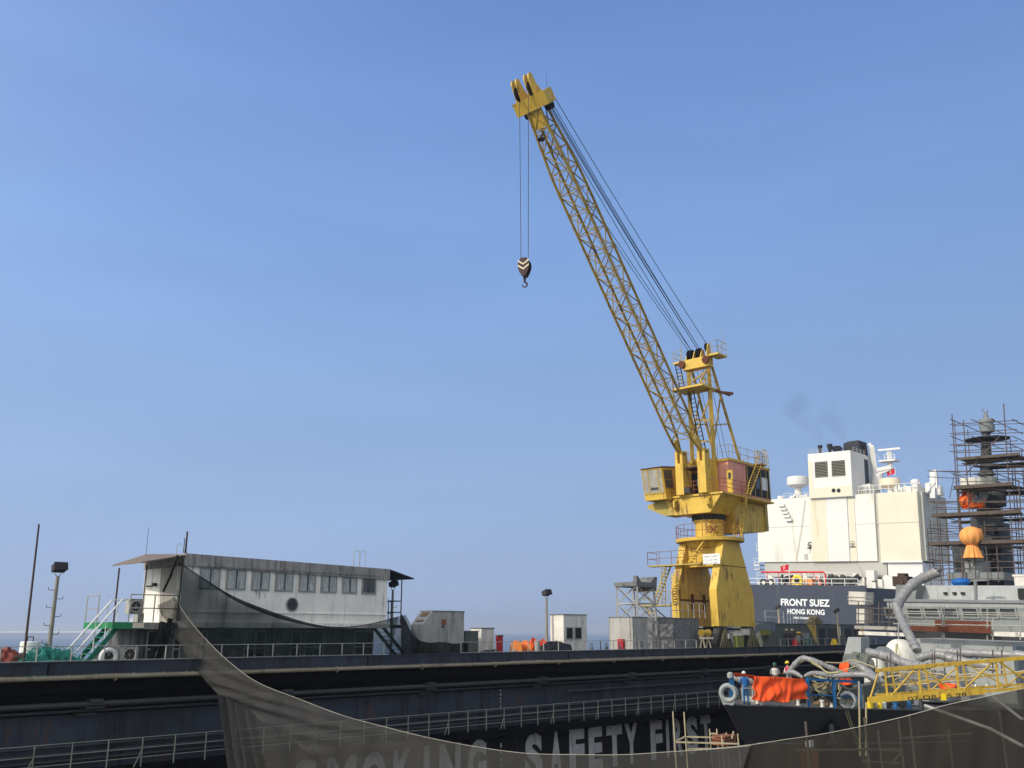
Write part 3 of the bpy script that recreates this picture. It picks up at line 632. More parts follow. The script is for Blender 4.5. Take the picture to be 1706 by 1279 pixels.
mb = MB(); q = DK.hit(737, 1044, 1, 1.9); mb.cyl(DK.p(q[0], 1.83, q[2]), DK.p(q[0], 1.9, q[2]), .05); mb.build('bolt', 'black_steel', r_)
q0 = DK.p(S(705, 1.9), 1.9, z_at(705, 1040, 1.9)); q1 = DK.p(S(720, 1.9), 1.9, z1)
ev = (q1 - q0); nv_ = ev.cross(N).normalized()
if nv_.z < 0: nv_ = -nv_
mb = MB(); F_ = Frame(q0, ev, N, nv_); el = ev.length; mb.box(F_, el * .6, el * .92, .15, .75, .002, .02); mb.box(F_, el * .2, el * .32, .2, .8, .002, .02); mb.build('shutter', 'stain_brown', r_)
cabinet(776, 797, 1052, 2.2, .9, 'greygreen', 'locker', 'small grey green locker just right of the slanted housing', 'locker')
cabinet(802, 823, 1047, 2.6, .9, 'container_white', 'locker', 'small cream white locker behind the black netting', 'locker')
cabinet(829, 838, 1059, 1.3, .15, 'red_box', 'fire_box', 'small red fire box left of the orange cable reel', 'fire box')
r_, a, b, z1 = cabinet(939, 977.5, 1024.5, 1.6, 1.1, 'container_white', 'cabinet', 'white steel cabinet with double dark window beside a floodlight post', 'cabinet')
for xa, xb in ((943, 953), (957.5, 967.5)):
    mb = MB(); mb.box(DK, S(xa, 1.6), S(xb, 1.6), 1.57, 1.597, z_at(950, 1063.5, 1.6), z_at(950, 1046, 1.6)); w_ = mb.build('window', 'dark_opening', r_)
    mb = MB(); fa, fb, f0, f1 = S(xa, 1.6), S(xb, 1.6), z_at(950, 1063.5, 1.6), z_at(950, 1046, 1.6)
    for q in ((fa - .05, fa, f0 - .05, f1 + .05), (fb, fb + .05, f0 - .05, f1 + .05), (fa, fb, f0 - .05, f0), (fa, fb, f1, f1 + .05)): mb.box(DK, q[0], q[1], 1.54, 1.597, q[2], q[3])
    mb.build('frame', 'frame_grey', w_)
r_, a, b, z1 = cabinet(1054, 1079, 1028.5, 1.6, 2.0, 'container_grey', 'cabinet', 'pale steel cabinet with red fire box on its sunlit side', 'cabinet')
mb = MB(); mb.box(DK, a - .22, a - .002, 2.3, 2.75, DECK + .45, DECK + 1.15); mb.build('fire_box', 'red_box', r_)
mb = MB(); mb.ring(DK.p((a + b) / 2, 1.55, -.75), N, .16, .02, 14, 5); mb.build('valve_ring', 'mottled_grey', r_)
cabinet(1121, 1165, 1030.5, 1.9, 3.6, 'mottled_grey', 'equipment_house', 'mottled dark grey steel house under the yellow crane portal', 'equipment house')
cabinet(1096, 1119, 1029, 3.4, 1.4, 'container_white', 'equipment_house', 'white steel house between the lattice tower and the crane leg', 'equipment house')
# railing on top of the mottled house
mb = MB(); zt_ = z_at(1140, 1030.5, 1.9) + .05; mb.rail([DK.p(S(1121, 1.9), 2.0, zt_), DK.p(S(1178, 1.9), 2.0, zt_)], 1.05, .025, .8); tag(mb.build('guard_rail', 'rail_grey'), 'railing on top of the mottled grey house under the crane', 'railing')
# cable reel, bollard, mounds
cr = thing('cable_reel', DK.p(S(868, 1.8), 1.8, DECK), 'orange cable reel lying on its axle on the dock wall', 'cable reel')
c = DK.p(S(868, 1.8), 1.8, -.95); mb = MB()
for q in (-.45, .35): mb.lathe(c + D * q, D, [(0, .5), (.06, .5)], 24)
mb.build('flange', 'reel_orange', cr, True); mb = MB(); mb.cyl(c - D * .39, c + D * .35, .3, n=18); mb.build('cable', 'orange_soft', cr, True)
mb = MB()
for q in (-.55, .5): mb.beam(c + D * q, DK.p(S(868, 1.8) + q, 1.4, DECK), .06, .06); mb.beam(c + D * q, DK.p(S(868, 1.8) + q, 2.2, DECK), .06, .06)
mb.build('stand', 'rail_grey', cr)
lump((S(888, 2.1), 2.1, DECK + .5), .35, .3, .6, 5, 'orange_tarp', 'tarpaulin', 'crumpled orange tarpaulin left of the white bollard', 'tarpaulin', rough=.3)
lump((S(905, 2.4), 2.4, DECK + .6), .5, .3, .45, 15, 'orange_tarp', 'tarpaulin', 'small orange tarpaulin right of the white bollard', 'tarpaulin', rough=.3)
mb = MB(); B_ = DK.p(S(895, 1.2), 1.2, DECK); mb.lathe(B_, Z, [(0, .3), (.1, .3), (.12, .2), (.25, .2), (.27, .17), (1.1, .17), (1.12, .001)], 18); tag(mb.build('bollard', 'rail_grey', smooth=True), 'pale upright cylinder bollard between two orange tarpaulins', 'bollard')
lump((S(925, 1.4), 1.4, DECK), 1.5, .7, .98, 8, 'black_steel', 'covered_mound', 'black sheeted mound in front of the white cabinet with dark window', 'mound', rough=.12)
lump((S(815, 1.2), 1.2, DECK), 1.3, .5, .55, 12, 'dark_machine', 'covered_mound', 'low dark sheeted heap in front of the small cream locker', 'mound', rough=.2)
for i, (x_, y_) in enumerate(((985, 1070), (1010, 1068), (1032, 1071), (1060, 1070))):
    B_ = DK.p(S(x_, .9), .9, DECK); mb = MB(); mb.lathe(B_, Z, [(0, .12), (.35, .12), (.4, .2), (.5, .2), (.55, .1), (.7, .1)], 10); mb.ring(B_ + Z * .8, N, .14, .02, 12, 5); mb.bar(B_ + Z * .7, B_ + Z * .9, .02)
    tag(mb.build('valve', 'mottled_grey', smooth=True), ['wheel valve right of the white windowed cabinet', 'wheel valve between the two pale cabinets', 'wheel valve left of the cabinet with red fire box', 'wheel valve in front of the cabinet with red fire box'][i], 'valve', 'wheel valves on the dock wall')
# lattice tower
lt = thing('lattice_tower', DK.p(S(1080, 2.6), 2.6, DECK), 'grey steel lattice tower with cradle head left of the yellow crane', 'tower')
ta, tb_ = S(1056, 2.6), S(1084, 2.6); t0, t1 = 2.2, 4.0; zt_ = z_at(1070, 977, 2.6)
Lg = MB(); cs = [(ta, t0), (tb_, t0), (tb_, t1), (ta, t1)]
wd = .18
for (s_, t_) in cs: Lg.beam(DK.p(s_ + (.25 if s_ == tb_ else -.05), t_, DECK), DK.p(s_, t_, zt_), .12, .12)
Lg.build('leg', 'rail_grey', lt); br_ = MB(); nl = 4
for i in range(nl):
    za = DECK + (zt_ - DECK) * i / nl; zb = DECK + (zt_ - DECK) * (i + 1) / nl
    for k in range(4):
        (s1_, t1_), (s2_, t2_) = cs[k], cs[(k + 1) % 4]
        br_.beam(DK.p(s1_, t1_, zb), DK.p(s2_, t2_, zb), .08, .08); br_.bar(DK.p(s1_, t1_, za), DK.p(s2_, t2_, zb), .035); br_.bar(DK.p(s2_, t2_, za), DK.p(s1_, t1_, zb), .035)
br_.build('bracing', 'rail_grey', lt)
hd = MB(); hd.box(DK, ta - .15, tb_ + .15, t0 - .1, t1 + .1, zt_ + .003, zt_ + .28)
hd.prism([DK.p(ta - .15, t0 - .12, zt_ + .285), DK.p(ta + .35, t0 - .12, zt_ + .285), DK.p(ta - .05, t0 - .12, zt_ + .7), DK.p(ta - .15, t0 - .12, zt_ + .65)], N * .3)
hd.prism([DK.p(tb_ - .5, t0 - .12, zt_ + .285), DK.p(tb_ + .15, t0 - .12, zt_ - .3), DK.p(tb_ + .3, t0 - .12, zt_ + .7), DK.p(tb_ + .1, t0 - .12, zt_ + .7)], N * 1.8)
hd.build('cradle_head', 'mottled_grey', lt)
# ------------------------------------------------------------------ yellow dock crane
CA = rad(41.5); F = Vector((-math.sin(CA), -math.cos(CA), 0)); RR = Vector((math.cos(CA), -math.sin(CA), 0))
_c = DK.hit(1191, 1053, 1, 3.4); CO = DK.p(_c[0], 3.4, 0)
CR = Frame(CO, F, RR, Z)
def cz(py, f=0, r=0, px=None):
    """height at which picture row py sees the crane point (f, r)"""
    P = CR.p(f, r, 0); lo, hi = -3, 60
    for _ in range(40):
        m_ = (lo + hi) / 2
        if proj(P + Z * m_)[1] > py: lo = m_
        else: hi = m_
    return lo
crane = thing('dock_crane', CO + Z * DECK, 'tall yellow luffing portal crane with lattice boom raised towards the upper left', 'crane')
PL = 1.7; zb = cz(1043, 2.8, PL); zk = cz(982, 2.8, PL); ztp = cz(901, 1.0, PL)
def leg(r0, r1):
    prof = [(2.85, zb), (2.95, zk), (1.35, ztp), (-1.1, ztp), (-2.9, zk - .3), (-2.9, zb)]
    mb = MB(); mb.prism([CR.p(f, r0, z) for f, z in prof], RR * (r1 - r0)); return mb
for r0, r1 in ((PL - .32, PL + .3), (-PL - .3, -PL + .32)):
    lg = leg(r0, r1).build('portal_leg', 'crane_yellow', crane)
mb = MB(); ZM = CR.hit(1230, 944, 1, PL + .3)[2]; mb.box(CR, -2.0, 2.05, PL + .302, PL + .33, ZM - .02, ZM + .02); mb.build('seam', 'rust_steel', lg)
mb = MB()
for f in (-.95, .85): mb.box(CR, f - .2, f + .2, -PL + .322, -PL + .36, zb + 1.2, zk - .2)
mb.box(CR, -2.7, 2.6, -PL + .322, -PL + .35, zk - .75, zk - .62); mb.build('inner_stiffener', 'rust', lg)
zbeam = cz(944, 1.2, 0)
mb = MB()
mb.prism([CR.p(1.25, -PL + .322, zbeam), CR.p(1.25, PL - .322, zbeam), CR.p(1.25, PL - .322, ztp), CR.p(1.25, -PL + .322, ztp)], -F * 2.3); mb.build('portal_beam', 'crane_yellow', crane)
mb = MB(); zs0, zs1 = cz(941, 2.6, .2), cz(924, 2.6, .2); sb = CR.hit(1171.5, 930, 0, 2.6)[1]; se = CR.hit(1199.5, 930, 0, 2.6)[1]
mb.box(CR, 2.58, 2.62, sb, se, zs0, zs1); sg = mb.build('sign_board', 'white_paint', crane)
sm_ = MB()
for i, tx in enumerate(('LOAD CHART', '17 m  25 TON', '27 m  12 TON')): g = letters(tx, Frame(CR.p(2.625, 0, 0), RR, F, Z), sb + .1, zs1 - .26 - i * .26, .13); sm_.add(g.v, g.f)
sm_.build('sign_lettering', 'letter_dark', sg)
# bogies
for k, f in enumerate((2.1, -2.1)):
    for r in (PL, -PL):
        mb = MB(); c = CR.p(f, r, 0)
        mb.prism([CR.p(f - .5, r - .25, zb - .002), CR.p(f + .5, r - .25, zb - .002), CR.p(f + 1.25, r - .25, DECK + .75), CR.p(f + 1.25, r - .25, DECK + .45), CR.p(f - 1.25, r - .25, DECK + .45), CR.p(f - 1.25, r - .25, DECK + .75)], RR * .5)
        bg_ = mb.build('bogie', 'dark_machine', crane); mb = MB()
        for q in (-.95, -.35, .35, .95): mb.cyl(CR.p(f + q, r - .3, DECK + .3), CR.p(f + q, r + .3, DECK + .3), .28, n=14)
        mb.build('wheel', 'black_steel', bg_)
    # bundles of rope hung over the bogie's outer side
    mb = MB(); rnd = random.Random(k)
    for i in range(7):
        q = f - 1.05 + i * .35; x = rnd.uniform(-.1, .1); topz = DECK + 1.95 - abs(q - f) * .4
        mb.pipe([CR.p(f + (q - f) * .35, PL + .36, topz), CR.p(q * .6 + f * .4, PL + .42, (topz + DECK + .6) / 2), CR.p(q + x, PL + .44, DECK + .35)], .05, 6)
    tag(mb.build('rope_bundle', 'coil', smooth=True), ('fan of thick ropes hung on the near left crane bogie', 'fan of thick ropes hung on the near right crane bogie')[k], 'rope', 'ropes hung on the crane bogies')
mb = MB(); mb.box(CR, 1.6, 2.6, -.1, .6, DECK, 0.2 - .6); mb.box(CR, -2.7, 2.7, -.06, .06, zb - .3, zb - .1); mb.box(CR, -2.7, 2.7, PL - .05, PL + .05, zb - .3, zb - .15)
mb.build('tie_beam', 'black_steel', crane)
def smallbox(x0, x1, y0, y1, t, d, mat, name, label, cat, base=None):
    a, b = S(x0, t), S(x1, t); za, zb_ = (z_at(x0, y1, t) if base is None else base), z_at(x0, y0, t)
    mb = MB(); mb.box(DK, a, b, t, t + d, za, zb_); mb.box(DK, a - .03, b + .03, t - .03, t + d, zb_ + .001, zb_ + .04); mb.box(DK, a + .06, b - .06, t - .02, t - .001, za + .08, zb_ - .1)
    return tag(mb.build(name, mat), label, cat)
smallbox(1214, 1221, 1056, 1064, 1.0, .4, 'container_grey', 'bucket_box', 'small pale grey box between the two rope fans', 'box')
smallbox(1223, 1236, 1054, 1062, 1.15, .4, 'container_white', 'control_box', 'cream box with red corner between the crane bogies', 'box')
smallbox(1227, 1238, 1060, 1076, .75, .35, 'olive', 'control_box', 'olive yellow box standing between the crane bogies', 'box', DECK)
smallbox(1241, 1249, 1048, 1058, 1.2, .4, 'container_white', 'control_box', 'white box hung high beside the right crane bogie', 'box')
smallbox(1276, 1284, 1050, 1058, 1.0, .5, 'olive', 'control_box', 'small olive box at the right side of the crane bogie', 'box')
# yellow winch drum left
wd_ = thing('winch', DK.p(S(1176, 1.2), 1.2, DECK), 'yellow winch drum on a cream stand left of the crane leg', 'winch'); c = DK.p(S(1172, 1.2), 1.2, z_at(1172, 1054, 1.2))
mb = MB(); mb.lathe(c - D * .35, D, [(0, .26), (.12, .26), (.12, .2), (.9, .2), (.9, .26), (1.0, .26)], 18); mb.build('drum', 'crane_yellow', wd_, True)
mb = MB()
for q in (-.2, .5): mb.beam(c + D * q - Z * .2, DK.p(S(1172, 1.2) + q * 1.2, .9, DECK), .08, .08); mb.beam(c + D * q - Z * .2, DK.p(S(1172, 1.2) + q * 1.2, 1.5, DECK), .08, .08)
mb.box(DK, S(1168, 1.2), S(1184, 1.2), 1.0, 1.4, c.z - .45, c.z - .3); mb.build('stand', 'dome_cream', wd_)
# round ring platform and column
zr = cz(897, 0, 2.7); prof = [(-.12, 2.55), (-.12, 2.72), (.12, 2.72), (.12, 2.68), (.05, 2.68), (.05, 1.0)]
mb = MB(); mb.lathe(CR.p(0, 0, zr), Z, [(-.15, 2.4), (-.15, 2.7), (.1, 2.72), (.1, 2.6), (.05, .9)], 40); mb.lathe(CR.p(0, 0, zr - .62), Z, [(0, 1.7), (.4, 1.95), (.46, 1.95)], 32)
rp = mb.build('ring_platform', 'crane_yellow', crane)
mb = MB(); pts = [CR.p(2.66 * math.cos(a), 2.66 * math.sin(a), zr + .1) for a in [2 * math.pi * i / 20 for i in range(20)]]; mb.rail(pts, 1.05, .02, 2, closed=True); mb.build('guard_rail', 'rust_light', rp)
zc1 = cz(868, 1.0, 0); mb = MB(); mb.lathe(CR.p(0, 0, zr + .05), Z, [(0, 1.12), (zc1 - zr - .1, 1.12), (zc1 - zr - .05, 1.25), (zc1 - zr + .05, 1.25)], 36); col_ = mb.build('column', 'crane_yellow', crane, True)
zc2 = cz(856, 1.2, 0); mb = MB(); mb.lathe(CR.p(0, 0, zc1 + .055), Z, [(0, 1.15), (zc2 - zc1 - .1, 1.28), (zc2 - zc1 + .1, 1.28)], 36)
for i in range(36): a = 2 * math.pi * i / 36; p_ = CR.p(1.3 * math.cos(a), 1.3 * math.sin(a), zc1 + .1); mb.box(Frame(p_, F * math.cos(a) + RR * math.sin(a), -F * math.sin(a) + RR * math.cos(a), Z), -.06, .04, -.04, .04, 0, zc2 - zc1 - .1)
mb.build('slewing_ring', 'dark_machine', crane)
g = letters('DC', Frame(CR.p(0, 0, 0), RR, F, Z), 0, cz(887, 1.1, .4), .52, 0, .9); m2 = MB()
for v in g.v:
    l = CR.loc(v); a = l[1] / 1.12 + .25 + .1; m2.v.append(CR.p(1.135 * math.cos(a), 1.135 * math.sin(a), l[2]))
m2.f = g.f; m2.build('lettering', 'letter_red', col_)
# slewing platform
zd = cz(824.5, 1.5, 0); zpb = cz(855, 2, 0)
fr_ = 2.0
def crf(px, py, f): h = CR.hit(px, py, 0, f); return CR.p(*h)
def crr(px, py, r): h = CR.hit(px, py, 1, r); return CR.p(*h)
sp = MB()
front = [CR.p(fr_, -3.0, zd - .15), CR.p(fr_, 2.35, zd - .15), CR.p(fr_, 1.3, zpb), CR.p(fr_, -1.9, zpb)]
back = [p - F * 3.2 for p in front]; sp.loft([front, back]); slw = sp.build('slewing_platform', 'crane_yellow', crane)
mb = MB(); mb.box(CR, -6.45, 2.15, -2.7, 2.62, zd - .148, zd); mb.build('deck_plate', 'crane_yellow', slw)
# left outrigger under the cab
mb = MB(); mb.prism([CR.p(1.9, -3.01, zd - .2), CR.p(1.9, -1.9, zpb + .05), CR.p(1.9, -2.9, zpb + .02), CR.p(1.9, -4.55, zd - .75), CR.p(1.9, -4.55, zd - .45)], -F * 1.6); mb.build('cab_bracket', 'crane_dull', slw)
# counterweight
q0 = CR.hit(1281, 840, 1, 1.6); q1 = CR.hit(1286, 889, 1, 1.6)
fb = -6.5; mb = MB()
cwp = [(-1.2, zd - .2), (fb, zd - .2), (fb, CR.hit(1290, 889, 1, 1.6)[2]), (-1.6, CR.hit(1262, 892, 1, 1.6)[2]), (-1.3, zpb - .1)]
mb.prism([CR.p(f, -1.7, z) for f, z in cwp], RR * 3.3); cwt = mb.build('counterweight', 'crane_yellow', crane)
mb = MB(); mb.box(CR, fb - .45, fb - .002, -1.75, 1.75, cwp[2][1] + .1, zd + .9); mb.build('counterweight_plate', 'crane_dull', cwt)
# machinery house
H0, H1 = .3, -6.4; zh = cz(767, H0, 2.2); hs = MB()
hs.prism([CR.p(f, r, zd + .002) for f, r in ((H0, -2.2), (H0, 2.2), (-.1, 2.35), (H1, 2.35), (H1, -2.2))], Z * (zh - zd)); mh = hs.build('machinery_house', 'pink_panel', crane)
mb = MB(); mb.prism([CR.p(f, r, zh + .004) for f, r in ((H0 + .1, -2.3), (H0 + .1, 2.3), (-.1, 2.45), (H1 - .1, 2.45), (H1 - .1, -2.3))], Z * .2); rf_ = mb.build('roof', 'crane_yellow', mh)
mb = MB(); mb.box(CR, -2.3, -6.3, 2.352, 2.40, zd + .25, zh - .1); pn = mb.build('side_shutter', 'black_steel', mh)
mb = MB(); mb.box(CR, -4.9, -5.9, 2.402, 2.43, zd + .9, zh - .75); mb.build('notice_board', 'white_paint', mh)
mb = MB(); mb.box(CR, -3.9, -4.5, 2.402, 2.42, zd + .9, zh - .9); mb.build('window', 'glass', mh)
mb = MB()
for f in (-2.4, -3.6, -4.7, -5.7, -6.3): mb.box(CR, f - .03, f + .03, 2.401, 2.45, zd + .1, zh)
mb.build('frame_post', 'crane_dull', mh)
dx = CR.hit(1213, 820, 0, H0)[1]; dx2 = CR.hit(1222.5, 820, 0, H0)[1]
mb = MB(); mb.box(CR, H0 + .002, H0 + .05, dx, dx2, zd + .1, cz(785, H0, 1.5)); dr_ = mb.build('door', 'crane_yellow', mh)
mb = MB(); mb.box(CR, H0 + .052, H0 + .06, dx + .13, dx2 - .13, cz(799, H0, 1.5), cz(789, H0, 1.5)); mb.build('window', 'glass', dr_)
mb = MB(); c0 = CR.hit(1170, 805, 0, H0)[1]; c1 = CR.hit(1181, 805, 0, H0)[1]
mb.box(CR, H0 + .6, H0 + .8, c0 - .5, c1 + .1, zd, cz(790, H0, 0)); mb.build('cab_access', 'black_steel', mh)
mb = MB(); mb.box(CR, H0 + .81, H0 + .85, c0 + .05, c1, zd + .7, cz(791, H0, 0)); mb.build('door_frame', 'container_grey', mh)
mb = MB(); mb.box(CR, H0 + .4, 2.3, c0 - .65, c1 + .35, cz(781, 1.5, 0), cz(779.5, 1.5, 0)); mb.build('canopy', 'rust_steel', mh)
mb = MB(); mb.box(CR, H0 + .6, H0 + .9, c0 - .3, c1 + .1, cz(771, .6, 0), cz(765, .6, 0)); mb.box(CR, H0 + .6, H0 + .9, c0 - .3, c1 + .1, cz(778, .6, 0), cz(775, .6, 0)); mb.build('beam', 'crane_yellow', mh)
mb = MB(); mb.rail([CR.p(H0, -2.25, zh + .2), CR.p(H0, -1.4, zh + .2)], 1.05, .02, .8); mb.rail([CR.p(H0, 1.3, zh + .2), CR.p(H0, 2.3, zh + .2), CR.p(-.2, 2.4, zh + .2), CR.p(H1, 2.4, zh + .2), CR.p(H1, -2.2, zh + .2), CR.p(H0, -2.2, zh + .2)], 1.1, .02, 1.2); mb.build('guard_rail', 'crane_dull', mh)
# walkway rail on the deck
mb = MB(); mb.rail([CR.p(2.1, -2.65, zd), CR.p(2.1, 2.65, zd), CR.p(-2.2, 2.68, zd)], 1.05, .022, 1.3, (.35, .68)); mb.build('walkway_rail', 'rust_light', slw)
mb = MB()
for r in (-1.7, 1.35): mb.pipe([CR.p(fr_ + .02, r, zd - .35), CR.p(fr_ + .35, r, zd - .5), CR.p(fr_ + .35, r, zd - .9), CR.p(fr_ + .05, r, zd - 1.1)], .13, 8)
mb.build('towing_eye', 'crane_yellow', slw)
mb = MB(); mb.box(CR, 2.15, 2.5, -.75, -.15, zd + .1, zd + .55); mb.build('floodlight', 'lamp_head', slw)
# operator's cab
cb = MB(); f1, f0 = 2.95, 1.3
def cf_(px, py): h = CR.hit(px, py, 0, f1); return h[1], h[2]
A = [cf_(1070.5, 783.5), cf_(1105.5, 781), cf_(1111.5, 832), cf_(1077.5, 834)]
rr0, rr1 = A[0][0], A[1][0]; zc_top = A[0][1]; zc_bot = A[3][1]
rb1 = A[2][0]
frp = [CR.p(f1 + .25, rr0, zc_top), CR.p(f1 + .25, rr1, zc_top), CR.p(f1 - .05, rr1 + .12, zc_bot), CR.p(f1 - .05, rr0 + .12, zc_bot)]
bk = [CR.p(f0 - 1.0, rr0, zc_top + .35), CR.p(f0 - 1.0, rr1, zc_top + .35), CR.p(f0 - 1.0, rr1 + .12, zc_bot), CR.p(f0 - 1.0, rr0 + .12, zc_bot)]
cb.loft([frp, bk]); cab = cb.build('operator_cab', 'crane_yellow', crane)
def lerp4(P, u, v): return (P[3].lerp(P[2], u)).lerp(P[0].lerp(P[1], u), v)
def pane(P, u0, u1, v0, v1, off, nrm, mat, th=.02): mb = MB(); mb.prism([lerp4(P, u0, v0) + nrm * off, lerp4(P, u1, v0) + nrm * off, lerp4(P, u1, v1) + nrm * off, lerp4(P, u0, v1) + nrm * off], nrm * th); return mb
fnm = F
wn = pane(frp, .05, .95, .22, .97, .003, F, 'x').build('front_window', 'glass_cab', cab)
mb = MB()
for u in (.04, .3, .76, .96): mb.beam(lerp4(frp, u, .2) + F * .04, lerp4(frp, u, .98) + F * .04, .05, .05)
for v in (.2, .97): mb.beam(lerp4(frp, .03, v) + F * .04, lerp4(frp, .97, v) + F * .04, .05, .05)
mb.build('window_frame', 'crane_yellow', wn)
mb = MB(); mb.box(Frame(lerp4(frp, .5, .35), RR, F, Z), -.3, .4, .025, .035, -.1, .55); mb.build('operator_seat', 'dark_machine', wn)
sdp = [frp[1], bk[1], bk[2], frp[2]]
wn = pane(sdp, .06, .5, .35, .92, .003, RR, 'x').build('side_window', 'glass', cab)
mb = MB()
for v in (.35, .62, .92): mb.beam(lerp4(sdp, .05, v) + RR * .03, lerp4(sdp, .51, v) + RR * .03, .04, .04)
mb.build('window_frame', 'crane_dull', wn)
mb = MB(); mb.prism([frp[0] + F * .15 + Z * .002, frp[1] + F * .15 + RR * .1 + Z * .002, bk[1] + RR * .1 + Z * .01, bk[0] + Z * .01], Z * .06); mb.build('cab_roof', 'rust', cab)
# boom brackets
zft = cz(755, 2.3, 0)
for r in (-1.0, 1.04):
    mb = MB()
    mb.box(CR, 1.75, 2.55, r - .35, r - .12, zd, zft + .25); mb.box(CR, 1.75, 2.55, r + .12, r + .35, zd, zft + .25); mb.box(CR, 1.75, 2.56, r - .118, r + .118, zd, zft - .75)
    br2 = mb.build('boom_bracket', 'crane_yellow', crane)
    mb = MB(); mb.cyl(CR.p(2.25, r - .4, zft), CR.p(2.25, r + .4, zft), .1); mb.build('pivot_pin', 'dark_machine', br2)
# back columns behind the brackets
mb = MB()
for r in (-1.0, 1.04): mb.box(CR, .5, 1.0, r - .3, r + .3, zd, zh + .2)
mb.build('support_column', 'crane_yellow', crane)
# ---- A-frame mast
mast = MB(); ztop = cz(600, .3, 0)
for r in (-1.0, 1.0):
    mast.beam(CR.p(.4, r, zh), CR.p(.35, r * .95, ztop), .3, .3)
    mast.beam(CR.p(-4.1, r * 1.1, zh), CR.p(.05, r * .95, ztop), .17, .17)
mb_ = mast.build('mast_leg', 'crane_lattice', crane)
mb = MB(); P_ = lambda r, f, y: CR.p(f, r, cz(y, f, r))
for y in (650, 700, 735): mb.beam(P_(-1, .38, y), P_(1, .38, y), .12, .12)
for r in (-1, 1):
    mb.beam(P_(r, .38, 650), CR.p(-1.4, r * 1.03, cz(655, -1.4, r)), .1, .1); mb.beam(P_(r, .38, 708), CR.p(-2.5, r * 1.05, cz(706, -2.5, r)), .1, .1)
    mb.beam(CR.p(.38, r, cz(745, .3, r)), CR.p(-1.2, r, cz(665, -1.2, r)), .1, .1)
mb.beam(P_(-1, .38, 740), P_(1, .38, 660), .1, .1); mb.beam(P_(-1, .38, 640), P_(1, .38, 615), .12, .12); mb.beam(P_(0, .38, 640), P_(.9, .38, 612), .1, .1)
mb.build('mast_brace', 'crane_lattice', crane)
mb = MB(); mb.box(CR, -.1, .75, -1.3, 1.15, cz(614, .4, 0), ztop + .1); mh_ = mb.build('mast_head', 'crane_yellow', crane)
mb = MB(); zpl = ztop + .25
mb.box(CR, -.9, .6, 1.16, 2.05, zpl - .15, zpl); mb.box(CR, -.6, .6, -2.3, -1.302, zpl - .25, zpl - .1); mb.build('mast_platform', 'crane_yellow', mh_)
mb = MB(); mb.rail([CR.p(.6, 2.0, zpl), CR.p(-.9, 2.0, zpl), CR.p(-.9, 1.3, zpl)], 1.1, .02, .9); mb.rail([CR.p(.6, 1.5, zpl), CR.p(.6, 2.0, zpl)], 1.1, .02, .6); mb.build('platform_rail', 'crane_dull', mh_); mb = MB(); mb.rail([CR.p(-.6, -2.3, zpl - .1), CR.p(.6, -2.3, zpl - .1), CR.p(.6, -1.35, zpl - .1)], .9, .018, .7)
mb.bar(CR.p(0, -1.8, zpl), CR.p(0, -1.8, zpl + 1.8), .02); mb.build('mast_antenna', 'crane_dull', mh_); mb = MB(); mb.bar(CR.p(-.6, -2.25, zpl), CR.p(-.6, -2.25, zpl + 1.5), .014); mb.build('mast_antenna', 'crane_dull', mh_); mb = MB(); mb.bar(CR.p(-.5, 2, zpl + 1), CR.p(-.5, 2, zpl + 2.2), .014)
mb.build('mast_antenna', 'crane_dull', mh_)
shv = []
for r in (-.85, -.6, 0, .2, .85):
    big = .5 if r < .8 else .42; zz = ztop + (.55 if r < .8 else .95); c = CR.p(.2, r, zz); shv.append(c)
    mb = MB(); mb.lathe(c - RR * .06, RR, [(0, big), (.03, big - .07), (.09, big - .07), (.12, big)], 24); mb.build('sheave', 'rope_black', mh_, True)
for r in (-1.0, -.3, .4, .98):
    mb = MB(); zz = ztop + .1; mb.prism([CR.p(-.2, r - .04, zz), CR.p(.7, r - .04, zz), CR.p(.35, r - .04, zz + (.75 if r < .9 else 1.2)), CR.p(.05, r - .04, zz + (.75 if r < .9 else 1.2))], RR * .08); mb.build('sheave_cheek', 'crane_yellow', mh_)
mb = MB()
for r in (-1.3, 1.0): mb.cyl(CR.p(.76, r, ztop - .25), CR.p(.95, r, ztop - .25), .32, n=16)
mb.build('side_sheave', 'rust', mh_)
# mast mid platform
zm = cz(647, .6, 0); mb = MB(); mb.box(CR, -.3, 1.9, -1.7, 1.15, zm - .16, zm); mpf = mb.build('mid_platform', 'crane_yellow', crane)
mb = MB(); mb.rail([CR.p(-.3, -1.7, zm), CR.p(1.9, -1.7, zm), CR.p(1.9, 1.1, zm), CR.p(-.3, 1.1, zm)], 1.05, .02, .9); mb.build('platform_rail', 'crane_dull', mpf)
mb = MB(); mb.ring(CR.p(1.2, .85, zm + .4), RR, .3, .06, 18, 6); mb.bar(CR.p(1.2, .85, zm + .1), CR.p(1.2, .85, zm + .7), .03); mb.build('guide_sheave', 'crane_yellow', mpf)
mb = MB(); mb.beam(CR.p(-.3, 1.1, zm - .1), CR.p(-2.2, 1.4, zm - .3), .12, .16); mb.beam(CR.p(-1.3, 1.25, zm - .2), CR.p(-2.5, 1.5, zm - .1), .2, .22); mb.build('outrigger', 'rust_light', crane)
mb = MB(); mb.ladder(CR.p(-.2, -.1, zh + .3), CR.p(.9, -.5, zm - .2), RR, .45, .35, .05, .03); mb.ladder(CR.p(.9, -1.3, zm), CR.p(.5, -1.9, zpl - .3), RR, .45, .35, .05, .03); mb.build('ladder', 'black_steel', crane)
